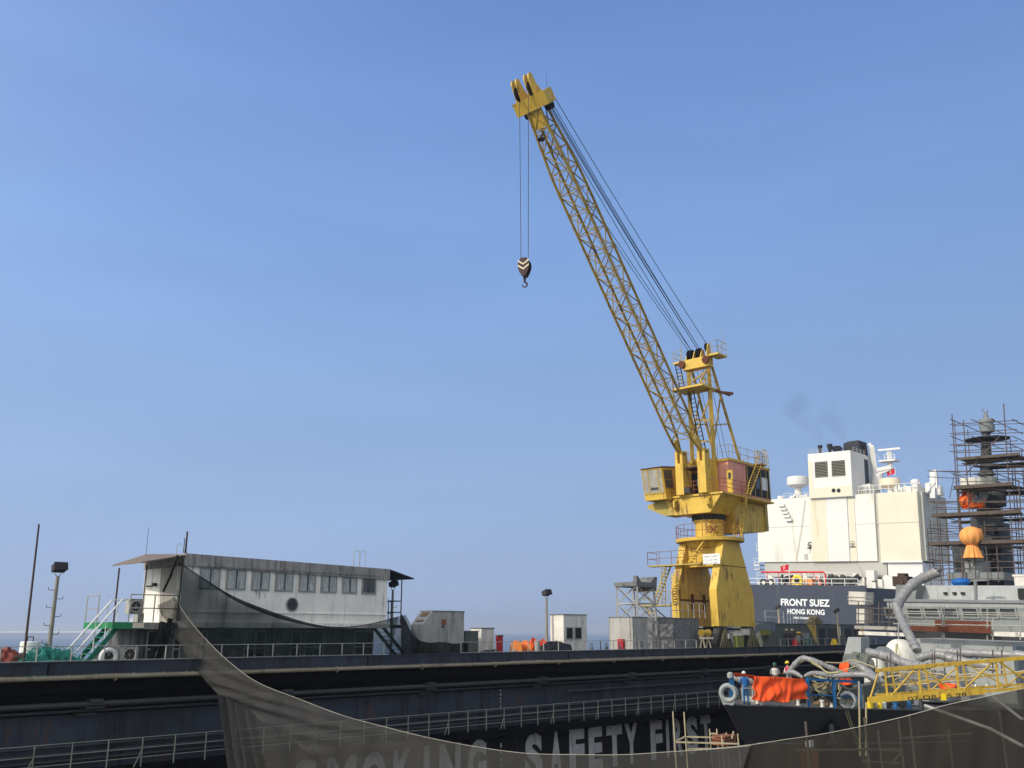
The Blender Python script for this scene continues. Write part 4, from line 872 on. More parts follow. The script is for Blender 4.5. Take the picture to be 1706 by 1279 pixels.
# ---- boom
ft = CR.p(2.25, .02, zft); tq = CR.hit(893, 178, 1, .02); tip = CR.p(tq[0], .02, tq[2]); U = (tip - ft).normalized(); W = RR.cross(U)
if W.z < 0: W = -W
BL = (tip - ft).length; BM = Frame(ft, RR, U, W)
def sect(d):
    x = d / BL
    if x < .07: k = x / .07; hw = 1.0 - .12 * k; hd = .10 + .55 * k
    elif x < .82: hw = .88; hd = .65
    else: k = (x - .82) / .18; hw = .88 - .33 * k; hd = .65 - .2 * k
    return hw, hd
nb = 18; ch = MB(); brc = MB(); st_ = [BL * i / nb for i in range(nb + 1)]
st_[0] = .0
for i in range(nb):
    a, b = st_[i], st_[i + 1]; wa, da = sect(a); wb, db = sect(b)
    ca = [(-wa, -da), (wa, -da), (wa, da), (-wa, da)]; cb_ = [(-wb, -db), (wb, -db), (wb, db), (-wb, db)]
    for k in range(4): ch.bar(BM.p(ca[k][0], a, ca[k][1]), BM.p(cb_[k][0], b, cb_[k][1]), .11, 6)
    for k in range(4):
        l = (k + 1) % 4
        brc.bar(BM.p(cb_[k][0], b, cb_[k][1]), BM.p(cb_[l][0], b, cb_[l][1]), .038)
        if i > 0:
            if k in (0,):
                brc.bar(BM.p(ca[k][0], a, ca[k][1]), BM.p(cb_[l][0], b, cb_[l][1]), .044); brc.bar(BM.p(ca[l][0], a, ca[l][1]), BM.p(cb_[k][0], b, cb_[k][1]), .044)
            elif i % 2: brc.bar(BM.p(ca[k][0], a, ca[k][1]), BM.p(cb_[l][0], b, cb_[l][1]), .048)
            else: brc.bar(BM.p(ca[l][0], a, ca[l][1]), BM.p(cb_[k][0], b, cb_[k][1]), .048)
boom = ch.build('boom', 'crane_lattice', crane); brc.build('boom_bracing', 'crane_lattice', boom)
for s_ in (-1, 1): mb = MB(); mb.prism([BM.p(s_ * 1.0 - .05, -.15, -.2), BM.p(s_ * 1.0 - .05, -.15, .2), BM.p(s_ * .97 - .05, 1.3, .5), BM.p(s_ * .97 - .05, 1.3, -.5)], RR * .1); mb.build('gusset', 'crane_yellow', boom)
mb = MB()
mb.prism([BM.p(-.56, BL - 1.5, -.5), BM.p(.56, BL - 1.5, -.5), BM.p(.56, BL - .1, -.46), BM.p(-.56, BL - .1, -.46)], W * .04)
mb.build('gusset', 'crane_yellow', boom)
mb = MB(); mb.ladder(BM.p(.4, 1.5, .2), BM.p(.3, BL - 1.5, .1), RR, .4, .4, .02, .012); mb.build('boom_ladder', 'crane_dull', boom)
# boom tip head
th = MB(); th.box(BM, -1.45, 1.45, BL - .1, BL + .85, -.55, .55); hd_ = th.build('tip_head', 'crane_yellow', crane)
mb = MB(); mb.box(BM, -.42, -.38, BL - .12, BL + .87, -.58, .57); mb.box(BM, .38, .42, BL - .12, BL + .87, -.58, .57); mb.box(BM, -1.5, 1.5, BL - .16, BL - .102, -.6, .6); mb.build('stiffener', 'crane_dull', hd_)
hoist = []
for r in (-.75, .42):
    mb = MB()
    for o_ in (-.28, .12):
        mb.prism([BM.p(r + o_, BL + .852, .6), BM.p(r + o_, BL + .852, -.52), BM.p(r + o_, BL + 2.05, -.3), BM.p(r + o_, BL + 2.35, -.08), BM.p(r + o_, BL + 2.3, .25), BM.p(r + o_, BL + 1.5, .32)], RR * .1)
    hn = mb.build('sheave_horn', 'crane_yellow', hd_)
    c = BM.p(r, BL + 1.3, -.2); mb = MB(); mb.lathe(c - RR * .06, RR, [(0, .52), (.03, .45), (.09, .45), (.12, .52)], 22); mb.build('sheave', 'rope_black', hn, True); hoist.append(c)
for r in (-.95, .95):
    mb = MB(); mb.lathe(BM.p(r - .25, BL - .3, .2), RR, [(0, .3), (.5, .3)], 16); mb.build('guide_sheave', 'rope_black', hd_, True)
mb = MB(); mb.bar(BM.p(1.3, BL + .8, .2), BM.p(1.3, BL + .8, .2) + Z * 1.2, .012); mb.build('lightning_rod', 'wire', hd_)
mb = MB(); c = BM.p(-.2, BL - 1.9, -.6); mb.lathe(c, -Z, [(0, .1), (.25, .12), (.3, .28), (.38, .28), (.38, .001)], 16); mb.build('tip_lamp', 'dark_machine', hd_)
# ropes
rp_ = MB(); k = 0
for (rm, rt, wt) in ((-.85, -.95, .2), (-.6, -.7, .3), (-.6, .5, .5), (0, .62, .52), (0, .75, .5), (.2, .85, .45), (.2, 1.0, .5), (.85, 1.38, .55)):
    p_ = CR.p(.4, rm, ztop + (1.0 if rm < .8 else 1.35)); q_ = BM.p(rt, BL + .2, wt); sag = .25
    rp_.pipe([p_.lerp(q_, i / 10) - Z * sag * 4 * (i / 10) * (1 - i / 10) for i in range(11)], .026, 5)
rp_.build('luffing_ropes', 'wire', crane)
mb = MB()
for r in (-.5, .1, .5): mb.bar(CR.p(0, r, ztop + .2), CR.p(-2.4, r + .3, zh + .3), .02)
mb.build('winch_ropes', 'wire', crane)
# hoist ropes & hook block
qb = [None, None]; zhb = None
hx = [865.5, 880.5]; mb = MB(); ends = []
for c, x_ in zip(hoist, hx):
    lo, hi = -2.0, 2.0
    for _ in range(40):
        m_ = (lo + hi) / 2
        if proj(c + F * m_)[0] > x_: lo = m_
        else: hi = m_
    tp = c + F * lo; print('rope offset', lo)
    ends.append(tp)
hbz = WD  # hook block hangs midway under the two sheaves
mid = (ends[0] + ends[1]) / 2
lo, hi = 0, 45
for _ in range(40):
    m_ = (lo + hi) / 2
    if proj(Vector((mid.x, mid.y, m_)))[1] > 432: lo = m_
    else: hi = m_
hb = Vector((mid.x, mid.y, lo))
mb = MB()
for e, sg in zip(ends, (-1, 1)): mb.bar(e, hb + RR * sg * .32 - Z * .2, .022)
mb.build('hoist_ropes', 'wire', crane)
HK = thing('hook_block', hb - Z * 2.1, 'dark hook block with pale chevrons hanging from the crane boom', 'hook block')
HF = Frame(hb, Vector((.93, -.36, 0)), Vector((-.36, -.93, 0)), Z)
prof = [(.22 * 1, .1), (.42, -.12), (.52, -.5), (.45, -.85), (.2, -1.32), (.05, -1.42), (-.1, -1.42)]
L_ = [(-.05, .1)] + [(-.25, .05), (-.47, -.3), (-.5, -.65), (-.38, -1.0), (-.15, -1.36)] + [(.15, -1.36), (.38, -1.0), (.5, -.65), (.47, -.3), (.25, .05)]
for y0 in (.16, -.26):
    mb = MB(); mb.prism([HF.p(x * .82, y0, z * .92) for x, z in L_[1:]], HF.ax[1] * .10); ck = mb.build('cheek_plate', 'rust_steel', HK)
    if y0 > 0:
        mb = MB()
        for z0 in (-.42, -.76):
            for s_ in (-1, 1): mb.prism([HF.p(0, .262, z0 - .06), HF.p(s_ * .39, .262, z0 + .22), HF.p(s_ * .39, .262, z0 + .33), HF.p(0, .262, z0 + .05)], HF.ax[1] * .01)
        mb.build('chevron', 'dome_cream', ck)
mb = MB(); mb.lathe(HF.p(0, -.15, -.45), HF.ax[1], [(0, .44), (.05, .38), (.25, .38), (.3, .44)], 24); mb.build('sheave', 'rope_black', HK, True)
mb = MB(); mb.cyl(HF.p(0, 0, -1.2), HF.p(0, 0, -1.6), .1, .07); mb.build('swivel', 'rope_black', HK)
mb = MB(); pts = [HF.p(0, 0, -1.55)] + [HF.p(.17 * math.sin(a), 0, -1.82 + .17 * math.cos(a)) for a in [i * .45 for i in range(0, 12)]]
mb.pipe(pts, .07, 8, lambda t: .075 - .045 * t); mb.build('hook', 'rust_steel', HK, True)
# stairs and side platforms of the portal
cst = MB(); zw = cz(941, 1.5, -PL)
cst.box(CR, 1.7, 2.6, -PL - 2.6, PL - 1.2, zw - .1, zw); pf = cst.build('portal_walkway', 'crane_dull', crane)
mb = MB(); mb.rail([CR.p(2.58, -PL - 2.6, zw), CR.p(2.58, .2, zw)], 1.05, .02, 1.0); mb.rail([CR.p(2.58, -PL - 2.6, zw), CR.p(1.2, -PL - 2.6, zw)], 1.05, .02, 1.0); mb.build('walkway_rail', 'rust_light', pf)
zl_ = cz(1008, 2.0, -PL - 2); mb = MB(); mb.box(CR, 1.2, 3.0, -PL - 3.4, -PL - .4, zl_ - .1, zl_); lp = mb.build('landing', 'crane_dull', crane)
mb = MB(); mb.rail([CR.p(2.95, -PL - 3.4, zl_), CR.p(2.95, -PL - .5, zl_)], 1.05, .02, 1.0); mb.rail([CR.p(2.95, -PL - 3.4, zl_), CR.p(1.2, -PL - 3.4, zl_)], 1.05, .02, 1.0); mb.build('landing_rail', 'crane_dull', lp)
mb = MB(); mb.stair(CR.p(2.1, -PL - .9, zw), CR.p(2.3, -PL - 2.3, zl_), F, .6, 12, .12); mb.stair(CR.p(2.9, -PL + .35 - 1.3, zw - .2), CR.p(3.1, -PL - .9, zl_), F, .5, 10, .1)
mb.stair(CR.p(2.2, -PL - 3.0, zl_), CR.p(2.2, -PL - 1.2, DECK), F, .6, 12, .12); mb.build('portal_stair', 'crane_dull', crane)
mb = MB(); mb.stair(CR.p(2.1, .9, zr - .1), CR.p(2.1, -.7, zw + .1), F, .5, 8, .1); mb.build('portal_stair', 'crane_yellow', crane)
mb = MB(); mb.beam(CR.p(2.95, -PL - 3.2, zl_), CR.p(1.5, -PL - .3, zl_ - 2), .08, .08); mb.beam(CR.p(1.3, -PL - 3.2, zl_), CR.p(1.3, -PL - .3, zl_ - 2.2), .08, .08); mb.build('landing_strut', 'crane_dull', crane)
# stepped ladder plate on the far leg's lit edge
mb = MB()
for i in range(12):
    z = cz(1006, 3, -PL) + i * .2; mb.box(CR, 2.96, 3.02 if i % 2 else 3.08, -PL - .2, -PL + .25, z, z + .11)
mb.build('leg_steps', 'crane_yellow', crane)
# stairs on the slewing part
mb = MB(); mb.stair(CR.p(-4.0, 2.75, zh + .3), CR.p(-1.2, 2.9, zd), RR, .55, 12, .1); mb.stair(CR.p(-1.4, 2.5, zd - .1), CR.p(-.5, 2.3, zr + .15), RR, .55, 9, .1); mb.build('slewing_stair', 'crane_yellow', crane)
mb = MB(); mb.pipe([CR.p(-4.0, 3.0, zh + 1.3), CR.p(-1.2, 3.15, zd + 1.0), CR.p(-.8, 3.15, zd + .1)], .025); mb.pipe([CR.p(-1.4, 2.8, zd + .3), CR.p(-.3, 2.6, zr + 1.1), CR.p(-.3, 2.6, zr + .15)], .03); mb.pipe([CR.p(-1.4, 2.2, zd + .0), CR.p(-.3, 2.0, zr + 1.1), CR.p(-.3, 2.0, zr + .15)], .03); mb.build('stair_rail', 'crane_yellow', crane)
mb = MB(); mb.box(CR, -4.7, -4.0, 2.46, 3.1, zh + .1, zh + .22); mb.build('top_landing', 'crane_yellow', mh)
mb = MB(); mb.rail([CR.p(-4.0, 3.1, zh + .22), CR.p(-4.7, 3.1, zh + .22)], 1.2, .03, .35); mb.rail([CR.p(-4.0, 2.5, zh + .22), CR.p(-4.7, 2.5, zh + .22)], 1.2, .03, .35); mb.build('landing_cage', 'crane_yellow', mh)

# ---- machinery right of the crane on the dock wall
ws_ = thing('workshop_block', DK.p(S(1350, 3), 4, DECK), 'long low grey green workshop block behind the workers on the dock wall', 'workshop')
tw = 3.0; mb = MB(); a, b = S(1283, tw), S(1440, tw); ztw = z_at(1360, 1040, tw); mb.box(DK, a, b, tw, 6.4, DECK, ztw); mb.build('wall', 'greygreen', ws_)
mb = MB(); mb.box(DK, a, b, tw - .05, 6.4, ztw + .002, ztw + .05); mb.build('roof', 'mottled_grey', ws_)
for xa, xb, mt in ((1364, 1374, 'dark_opening'), (1379, 1393, 'dark_machine'), (1408, 1418, 'dark_opening'), (1421, 1432, 'dark_machine')):
    mb = MB(); mb.box(DK, S(xa, tw), S(xb, tw), tw - .03, tw - .002, DECK, ztw - .35); mb.build('doorway', mt, ws_)
mb = MB(); mb.prism([DK.p(S(1344, tw), tw - .04, ztw - .02), DK.p(S(1359, tw), tw - .04, ztw - .02), DK.p(S(1359, tw), tw - .04, DECK + .7), DK.p(S(1357, tw), tw - .04, DECK + .7), DK.p(S(1350, tw), tw - .04, ztw - .6)], N * .035); mb.build('yellow_panel', 'crane_yellow', ws_)
for xa, xb in ((1394, 1399), (1431, 1438)):
    mb = MB(); mb.box(DK, S(xa, tw), S(xb, tw), tw - .1, tw - .035, ztw - 1.0, ztw - .15); mb.build('yellow_panel', 'dome_cream' if xa < 1400 else 'crane_yellow', ws_)
mb = MB(); a1 = S(1278, tw); mb.rail([DK.p(a1, tw + .1, ztw + .05), DK.p(S(1309, tw), tw + .1, ztw + .05)], 1.0, .03, 2.4); mb.rail([DK.p(S(1315, tw), tw + .1, ztw + .05), DK.p(S(1330, tw), tw + .1, ztw + .05)], .8, .02, .5)
tag(mb.build('guard_rail', 'white_paint'), 'white pipe railings on the roof of the grey green workshop', 'railing')
lump((S(1362, 3.4), 3.6, ztw + .05), .9, .5, .6, 21, 'coil', 'rope_heap', 'dark coiled hose heap on the workshop roof under the ship name', 'hose', rough=.25)
strands((S(1362, 3.2), 3.4, ztw), .9, .4, .8, 26, 'coil', 'hose_coil', 'loose hoses over the coiled heap on the workshop roof', 'hose', .03, 5)
smallbox(1274, 1292, 1036, 1060, 1.9, .9, 'greyblue', 'equipment_cabinet', 'blue grey cabinet just right of the crane leg', 'cabinet')
smallbox(1279, 1300, 1052, 1080, 1.2, .9, 'greygreen', 'equipment_cabinet', 'grey green cabinet at deck level right of the rope fans', 'cabinet', DECK)
smallbox(1337, 1348, 1055, 1067, 1.4, .4, 'container_grey', 'control_box', 'pale square box right of the two yellow helmeted workers', 'box', DECK)
mb = MB(); a = S(1340, 1.0)
for i in range(4): mb.box(DK, a + i * .02, a + .9, 1.0, 1.05, DECK + .15 + i * .27, DECK + .22 + i * .27)
for q in (0, .85): mb.box(DK, a + q, a + q + .06, 1.0, 1.1, DECK, DECK + 1.15)
tag(mb.build('rack', 'green_paint'), 'small green pipe rack at the foot of the pale square box', 'rack')
lump((S(1388, 1.0), 1.0, DECK), .35, .3, .95, 31, 'bright_yellow', 'yellow_cover', 'bright yellow green cover hung by the railing right of the workshop doors', 'cover', rough=.15)
q = DK.p(S(1397, 1.6), 1.6, DECK); r_ = thing('floodlight_post', q, 'pale floodlight post in front of the ship name at the right', 'floodlight', 'floodlight posts on the dock wall')
hh = z_at(1397, 1020, 1.6) - DECK; mb = MB(); mb.cyl(q, q + Z * hh, .09, .07, 8); mb.build('pole', 'scaffold_pale', r_); mb = MB(); mb.box(Frame(q + Z * (hh + .15), D, N - Z * .6, Z + N * .6), -.12, .12, -.25, .3, -.12, .12); mb.build('lamp_head', 'lamp_head', r_)
r2_ = copy_tree(r_, DK.p(S(1299, 5), 5, DECK + .3), 'floodlight post rising left of the letter F of the ship name')
# ------------------------------------------------------------------ tanker
ph = rad(2.4); Rt = (-N) * math.cos(ph) - Z * math.sin(ph); Zt = Z * math.cos(ph) + (-N) * math.sin(ph)
_r = ray(1396, 1053); TK = Frame(_r * (240 / _r.y), Rt, D, Zt)
def tk(px, py, b): return TK.hit(px, py, 1, b)
tk_root = thing('tanker', TK.p(0, 20, -17), 'big white and navy tanker seen from astern with FRONT SUEZ HONG KONG on the stern', 'ship')
def aface(x0, x1, y0, y1, b, th, mat, name, par, out=None):
    """upright slab on the plane b, between picture columns, extends th forward"""
    p0 = tk(x0, y1, b); p1 = tk(x1, y1, b); p2 = tk(x1, y0, b); p3 = tk(x0, y0, b)
    zt_ = p2[2]; mb = MB(); mb.box(TK, p0[0], p1[0], b, b + th, p0[2], zt_); return mb.build(name, mat, par)
BS = -15
zdk = tk(1350, 978, BS)[2]; aR = tk(1443, 980, BS)[0]; aL = tk(1206, 978, BS)[0]; aR2 = tk(1546, 985, 8)[0]; aL2 = -aR2 * .98
ol = [(aL, BS), (aR, BS), (aR + (aR2 - aR) * .55, BS + 8), (aR2, 6), (aR2, 180), (aL2, 180), (aL2, 6), (aL + (aL2 - aL) * .5, BS + 8)]
mb = MB()
def oring(z, k, sh=0): return [TK.p(a * k, b + (sh if b == BS else 0), z) for a, b in ol]
mb.loft([oring(-24, .72, 6), oring(-12, .93, 1.5), oring(-6, 1), oring(zdk, 1)]); hull = mb.build('hull', 'tanker_hull', tk_root)
mb = MB(); mb.box(TK, aL, aR, BS + .1, BS + .4, zdk + .002, zdk + .5); mb.build('bulwark', 'tanker_hull', tk_root)
def tword(txt, x0, x1, y0, y1, mat):
    a0 = tk(x0, y1, BS); a1 = tk(x1, y1, BS); h = tk(x0, y0, BS)[2] - a0[2]; g = letters(txt, TK, 0, a0[2], h, BS - .02, 1, .034)
    lo = min(TK.loc(v)[0] for v in g.v); hi = max(TK.loc(v)[0] for v in g.v); k = (a1[0] - a0[0]) / (hi - lo)
    g.v = [v + TK.ax[0] * (a0[0] + (TK.loc(v)[0] - lo) * k - TK.loc(v)[0]) for v in g.v]; g.build('lettering', mat, tk_root)
tword('FRONT SUEZ', 1301, 1382.6, 997.3, 1008, 'letter_white'); tword('HONG KONG', 1312, 1374, 1014, 1022, 'letter_white'); tword('IMO 915349', 1323, 1348, 1027.2, 1030.6, 'letter_white')
# accommodation block
zb_ = zdk
p = tk(1262, 935, 0); pr_ = tk(1532, 933, 0); ztop_ = tk(1400, 825, 0)[2]; zlow = tk(1400, 935, 0)[2]; zg = tk(1400, 957, 0)[2]
aA, aB = tk(1262, 880, 0)[0], tk(1531.5, 880, 0)[0]; aP = tk(1462, 880, 0)[0]
mb = MB(); mb.box(TK, aA, aP - .5, 0, 15, zlow, ztop_); acc = mb.build('accommodation', 'tanker_white', tk_root)
mb = MB(); mb.box(TK, aP - .5, aP + .4, .6, 15, zlow, ztop_); mb.build('recess', 'tanker_grey', acc)
mb = MB(); mb.box(TK, aP + .4, aB, .0, 15, zlow, ztop_); mb.build('accommodation_wing', 'tanker_cream', acc)
mb = MB(); mb.box(TK, tk(1540, 880, 1.5)[0] * 0 + aB + .001, aB + .7, 1.5, 17, zlow, ztop_ - .1); mb.build('side_wall', 'tanker_grey', acc)
mb = MB(); mb.box(TK, aB + .701, aB + .75, 6, 6.3, zlow, ztop_ - .1); mb.box(TK, aB + .701, aB + .75, 10, 10.3, zlow, ztop_ - .1)
for k in range(6): mb.box(TK, aB + .701, aB + .73, 2, 16.5, zlow + 2 + k * 3, zlow + 2.08 + k * 3)
mb.build('side_seam', 'tanker_cream', acc)
mb = MB(); mb.box(TK, tk(1351, 880, -.3)[0], tk(1378, 880, -.3)[0], -.3, -.002, zlow, ztop_ + .01); mb.box(TK, tk(1415, 880, -.3)[0], tk(1425, 880, -.3)[0], -.15, -.002, zlow, ztop_ + .01); mb.build('stained_strip', 'tanker_cream', acc)
mb = MB(); mb.box(TK, tk(1378, 880, -.3)[0] + .02, tk(1413, 880, -.3)[0], -.3, -.002, zlow, ztop_ + .01); mb.build('repainted_strip', 'tanker_clean', acc)
mb = MB(); mb.box(TK, aA, aB, -.06, -.003, tk(1400, 874, 0)[2] - .06, tk(1400, 874, 0)[2] + .06); mb.build('weld_seam', 'tanker_grey', acc)
mb = MB(); mb.box(TK, aA + 1.5, aP + 1.5, .5, 14, zg - .6, zlow - .002); mb.build('lower_tier', 'tanker_grey', acc)
mb = MB(); mb.box(TK, aP + 1.8, aB, .4, 14, zb_ + .1, zlow - .4); mb.build('lower_tier', 'tanker_clean', acc)
mb = MB(); mb.box(TK, aP + .5, aB + .3, -.3, .3, zlow - .4, zlow - .003); mb.build('ledge', 'tanker_clean', acc)
mb = MB(); mb.box(TK, aA + 3, aB - 1, 5, 13, zb_, zg - .602); mb.build('deck_house', 'tanker_clean', acc)
for x_, y_ in ((1350, 908), (1421, 906)):
    q = tk(x_, y_, 0); mb = MB(); c = TK.p(q[0], -.05, q[2]); mb.ring(c + Zt * .1, D, .62, .12, 18, 6); mb.box(TK, q[0] - .75, q[0] + .75, -.25, -.003, q[2] - .85, q[2] - .6); mb.cyl(c, c - D * .2, .25); mb.bar(c - Zt * .9, c - Zt * 2.0 - Rt * .2, .06); mb.build('fairlead_fitting', 'dark_machine', acc)
q = tk(1343, 927, 0); mb = MB(); mb.box(TK, q[0] - .5, q[0] + .5, -.1, -.003, q[2] - .7, q[2] + .7); mb.build('hatch', 'tanker_grey', acc)
mb = MB(); p_ = [TK.p(*tk(x_, y_, -.3)) for x_, y_ in ((1341, 833), (1335, 880), (1326, 934))]; mb.pipe(p_, .06, 5); mb.build('hanging_rope', 'hose', acc)
# left stepped end with little gear
mb = MB()
for k in range(5): q = tk(1302 + k * 3, 842 + k * 6, -.4); mb.box(TK, q[0] - .8, q[0] + .9, -.8, 0, q[2] - .3, q[2] + .3)
mb.build('end_gear', 'tanker_clean', acc)
for (y_, x0_) in ((915, 1257), (940, 1254), (947, 1254)):
    q = tk(1262, y_, 0); mb = MB(); q2 = tk(x0_, y_, 0); mb.box(TK, q2[0], q[0] - .002, 1, 4, q[2] - .25, q[2]); mb.rail([TK.p(q2[0], 1, q[2]), TK.p(q[0], 1, q[2])], 1.6, .06, 1.2); mb.build('wing_platform', 'tanker_clean', acc)
# funnel casing
fz0 = ztop_; fa0, fa1 = tk(1347, 790, -1)[0], tk(1418.5, 790, -1)[0]; fzt = tk(1382, 753, -1)[2]
mb = MB(); mb.box(TK, fa0, fa1, -1, 14.5, fz0 - .5, fzt); fn = mb.build('funnel_casing', 'tanker_clean', tk_root)
mb = MB(); mb.box(TK, fa0 + .2, fa1 - .2, -1.05, -1.002, fz0 - .4, fz0 + 2.2); mb.box(TK, fa0 + .02, fa0 + 1.2, -1.07, -1.002, fz0, fzt - 2); mb.build('soot_stain', 'tanker_cream', fn)
for x0_, x1_, y0_, y1_ in ((1358, 1378, 768, 795), (1386, 1407, 766, 793)):
    q0 = tk(x0_, y1_, -1.1); q1 = tk(x1_, y0_, -1.1); mb = MB(); mb.box(TK, q0[0], q1[0], -1.04, -1.003, q0[2], q1[2]); g_ = mb.build('grille', 'dark_opening', fn)
    mb = MB(); n_ = 10
    for k in range(n_): z_ = q0[2] + (q1[2] - q0[2]) * k / n_; mb.prism([TK.p(q0[0], -1.06, z_), TK.p(q0[0], -1.30, z_ + .02), TK.p(q0[0], -1.06, z_ + .10)], Rt * (q1[0] - q0[0]))
    mb.build('slat', 'tanker_cream', g_)
for x_ in (1389, 1397.5):
    q = tk(x_, 817, -1); mb = MB(); mb.ring(TK.p(q[0], -1.1, q[2]), D, .42, .1, 16, 6); mb.cyl(TK.p(q[0], -1.08, q[2]), TK.p(q[0], -1.002, q[2]), .4); mb.build('exhaust_port', 'funnel_black', fn)
for x_, y_, w_, h_, b_ in ((1366, 741, 1.0, 3.2, 3), (1382, 739, 1.2, 3.4, 3), (1393, 743, 2.0, 2.0, 4), (1399, 745, 1.2, 1.6, 2)):
    q = tk(x_, y_, b_); mb = MB(); c = TK.p(q[0], b_, fzt - .1); h = q[2] - fzt; mb.lathe(c, Zt, [(0, w_ * .38), (h * .5, w_ * .38), (h * .75, w_ * .6), (h, w_ * .6), (h, w_ * .4)], 14); mb.build('exhaust_pipe', 'funnel_black', fn, True)
q = [tk(x_, y_, 6) for x_, y_ in ((1405, 755), (1405, 739), (1412, 735.5), (1430, 733), (1432, 762))]
mb = MB(); mb.prism([TK.p(a[0], 6, a[2]) for a in q], D * 5); mb.build('funnel_top', 'funnel_black', fn)
q = tk(1444, 750, 9); mb = MB(); mb.cyl(TK.p(q[0] - .4, 9, fzt - .1), TK.p(q[0] - .4, 9, q[2] + 1.2), .7, .5); mb.bar(TK.p(q[0] + .8, 12, fzt), TK.p(q[0] + .8, 12, q[2]), .3); mb.build('exhaust_pipe', 'funnel_black', fn)
mb = MB(); mb.rail([TK.p(fa0 + .2, -.8, fzt), TK.p(fa0 + 4, -.8, fzt)], 1.1, .05, 1.5); mb.rail([TK.p(fa1 - .1, 1, fzt), TK.p(fa1 - .1, 14, fzt)], 1.1, .05, 2); mb.build('funnel_rail', 'tanker_grey', fn)
mb = MB(); mb.box(TK, fa1 + .002, fa1 + .06, 7.0, 9.3, fzt - 9, fzt - 1.2); mb.build('dark_stripe', 'tanker_hull', fn)
FS = Frame(TK.p(fa1 + .02, 0, 0), D, Rt, Zt); g = letters('FRONTLINE', FS, 3.6, fzt - 11.6, 1.5, .02, .85); g.build('funnel_lettering', 'greygreen', fn)
# radar mast and domes
def dome(x0_, x1_, y0_, y1_, b_, mat, pyb, nm='satellite_dome', box=True):
    q0 = tk(x0_, y1_, b_); q1 = tk(x1_, y0_, b_); R_ = (q1[0] - q0[0]) / 2; c = TK.p((q0[0] + q1[0]) / 2, b_, 0); zb2 = tk(x0_, pyb, b_)[2]
    mb = MB(); h0, h1 = q0[2], q1[2]
    if box: mb.lathe(c, Zt, [(h0 - .5, R_ * .5), (h0, R_ * .9), (h0 + .1, R_), (h1 - .4, R_), (h1, R_ * .9), (h1, .01)], 28)
    else: mb.lathe(c, Zt, [(h0 + (h1 - h0) * (1 - math.cos(i * math.pi / 10)) / 2 * 1.0, max(.01, R_ * math.sin(i * math.pi / 10) ** .7)) for i in range(11)], 20)
    r_ = mb.build(nm, mat, tk_root, True); mb = MB(); mb.cyl(c + Zt * (zb2 - 1), c + Zt * (h0 + .2), R_ * .35, R_ * .3); mb.box(TK, q0[0] + R_ * .3, q1[0] - R_ * .3, b_ - 1, b_ + 1, zb2 - 1, zb2); mb.build('pedestal', 'tanker_clean', r_)
dome(1313, 1345, 793, 810, 4, 'dome_white', 827); dome(1467, 1499, 796, 811, 6, 'dome_cream', 822); dome(1517.5, 1532, 797, 811, 6, 'dome_white', 815, 'satellite_dome', False); dome(1296, 1306, 826, 836, 6, 'dome_white', 838)
mb = MB(); T6 = lambda x_, y_, b_=10: TK.p(*tk(x_, y_, b_))
mb.beam(T6(1462, 822), T6(1452, 745), 1.1, 1.1); mb.beam(T6(1452, 745), T6(1449, 738), .6, .6); mb.beam(T6(1447, 740), T6(1456, 744), .5, .5); mb.beam(T6(1462, 783), T6(1486, 778), 1.2, 1.0); mb.beam(T6(1462, 790), T6(1486, 780), .7, .7); mb.beam(T6(1484, 780), T6(1481, 752), .9, .9); mb.cyl(T6(1462, 815), T6(1462, 790), 1.6, 1.3)
mb.beam(T6(1463, 750), T6(1500, 746.5), .35, .5); mb.box(Frame(T6(1481, 768), Rt, D, Zt), -2.2, 2.2, -1.5, 1.5, -.2, .2); mb.rail([T6(1474, 767), T6(1491.5, 767)], 1.6, .07, 1.2); mb.pipe([T6(1454, 750), T6(1470, 768), T6(1480, 775)], .05)
rm_ = mb.build('radar_mast', 'tanker_clean', tk_root)
mb = MB(); mb.beam(T6(1555, 830, 4), T6(1554.5, 785, 4), 1.2, 1.2); mb.box(Frame(T6(1559, 800, 4), Rt, D, Zt), -.4, .4, -.4, .4, -2, 2.5); mb.build('signal_mast', 'tanker_clean', tk_root)
mb = MB(); rnd = random.Random(2)
mb.rail([TK.p(fa1 + 1, .3, ztop_), TK.p(aB - 1, .3, ztop_), TK.p(aB + .4, 8, ztop_), TK.p(aB + .4, 16, ztop_)], 2.0, .08, 2.0); mb.rail([TK.p(aA + 8, .3, ztop_), TK.p(fa0 - 1, .3, ztop_)], 1.4, .06, 2)
mb.build('top_rail', 'tanker_clean', tk_root)
mb = MB()
for k in range(40):
    a_ = rnd.uniform(tk(1495, 820, 4)[0], aB + 1.5); b_ = rnd.uniform(1, 14); h = rnd.uniform(.8, 2.6); w_ = rnd.uniform(.3, 1.2)
    mb = MB(); mb.box(TK, a_, a_ + w_, b_, b_ + w_, ztop_, ztop_ + h); mb.build('roof_fitting', 'tanker_clean', tk_root)
for k in range(14): a_ = rnd.uniform(tk(1318, 820, 4)[0], fa0); mb = MB(); mb.box(TK, a_, a_ + .6, 2, 3, ztop_, ztop_ + rnd.uniform(.4, 1.4)); mb.build('roof_fitting', 'tanker_clean', tk_root)
for k in range(10): a_ = rnd.uniform(fa1, tk(1460, 820, 4)[0]); mb = MB(); mb.box(TK, a_, a_ + rnd.uniform(.4, 2), 2, 5, ztop_, ztop_ + rnd.uniform(.6, 2.8)); mb.build('roof_fitting', 'tanker_clean', tk_root)
mb = MB(); mb.bar(T6(1568, 820), T6(1565, 775), .05); mb.build('whip_antenna', 'tanker_grey', tk_root)
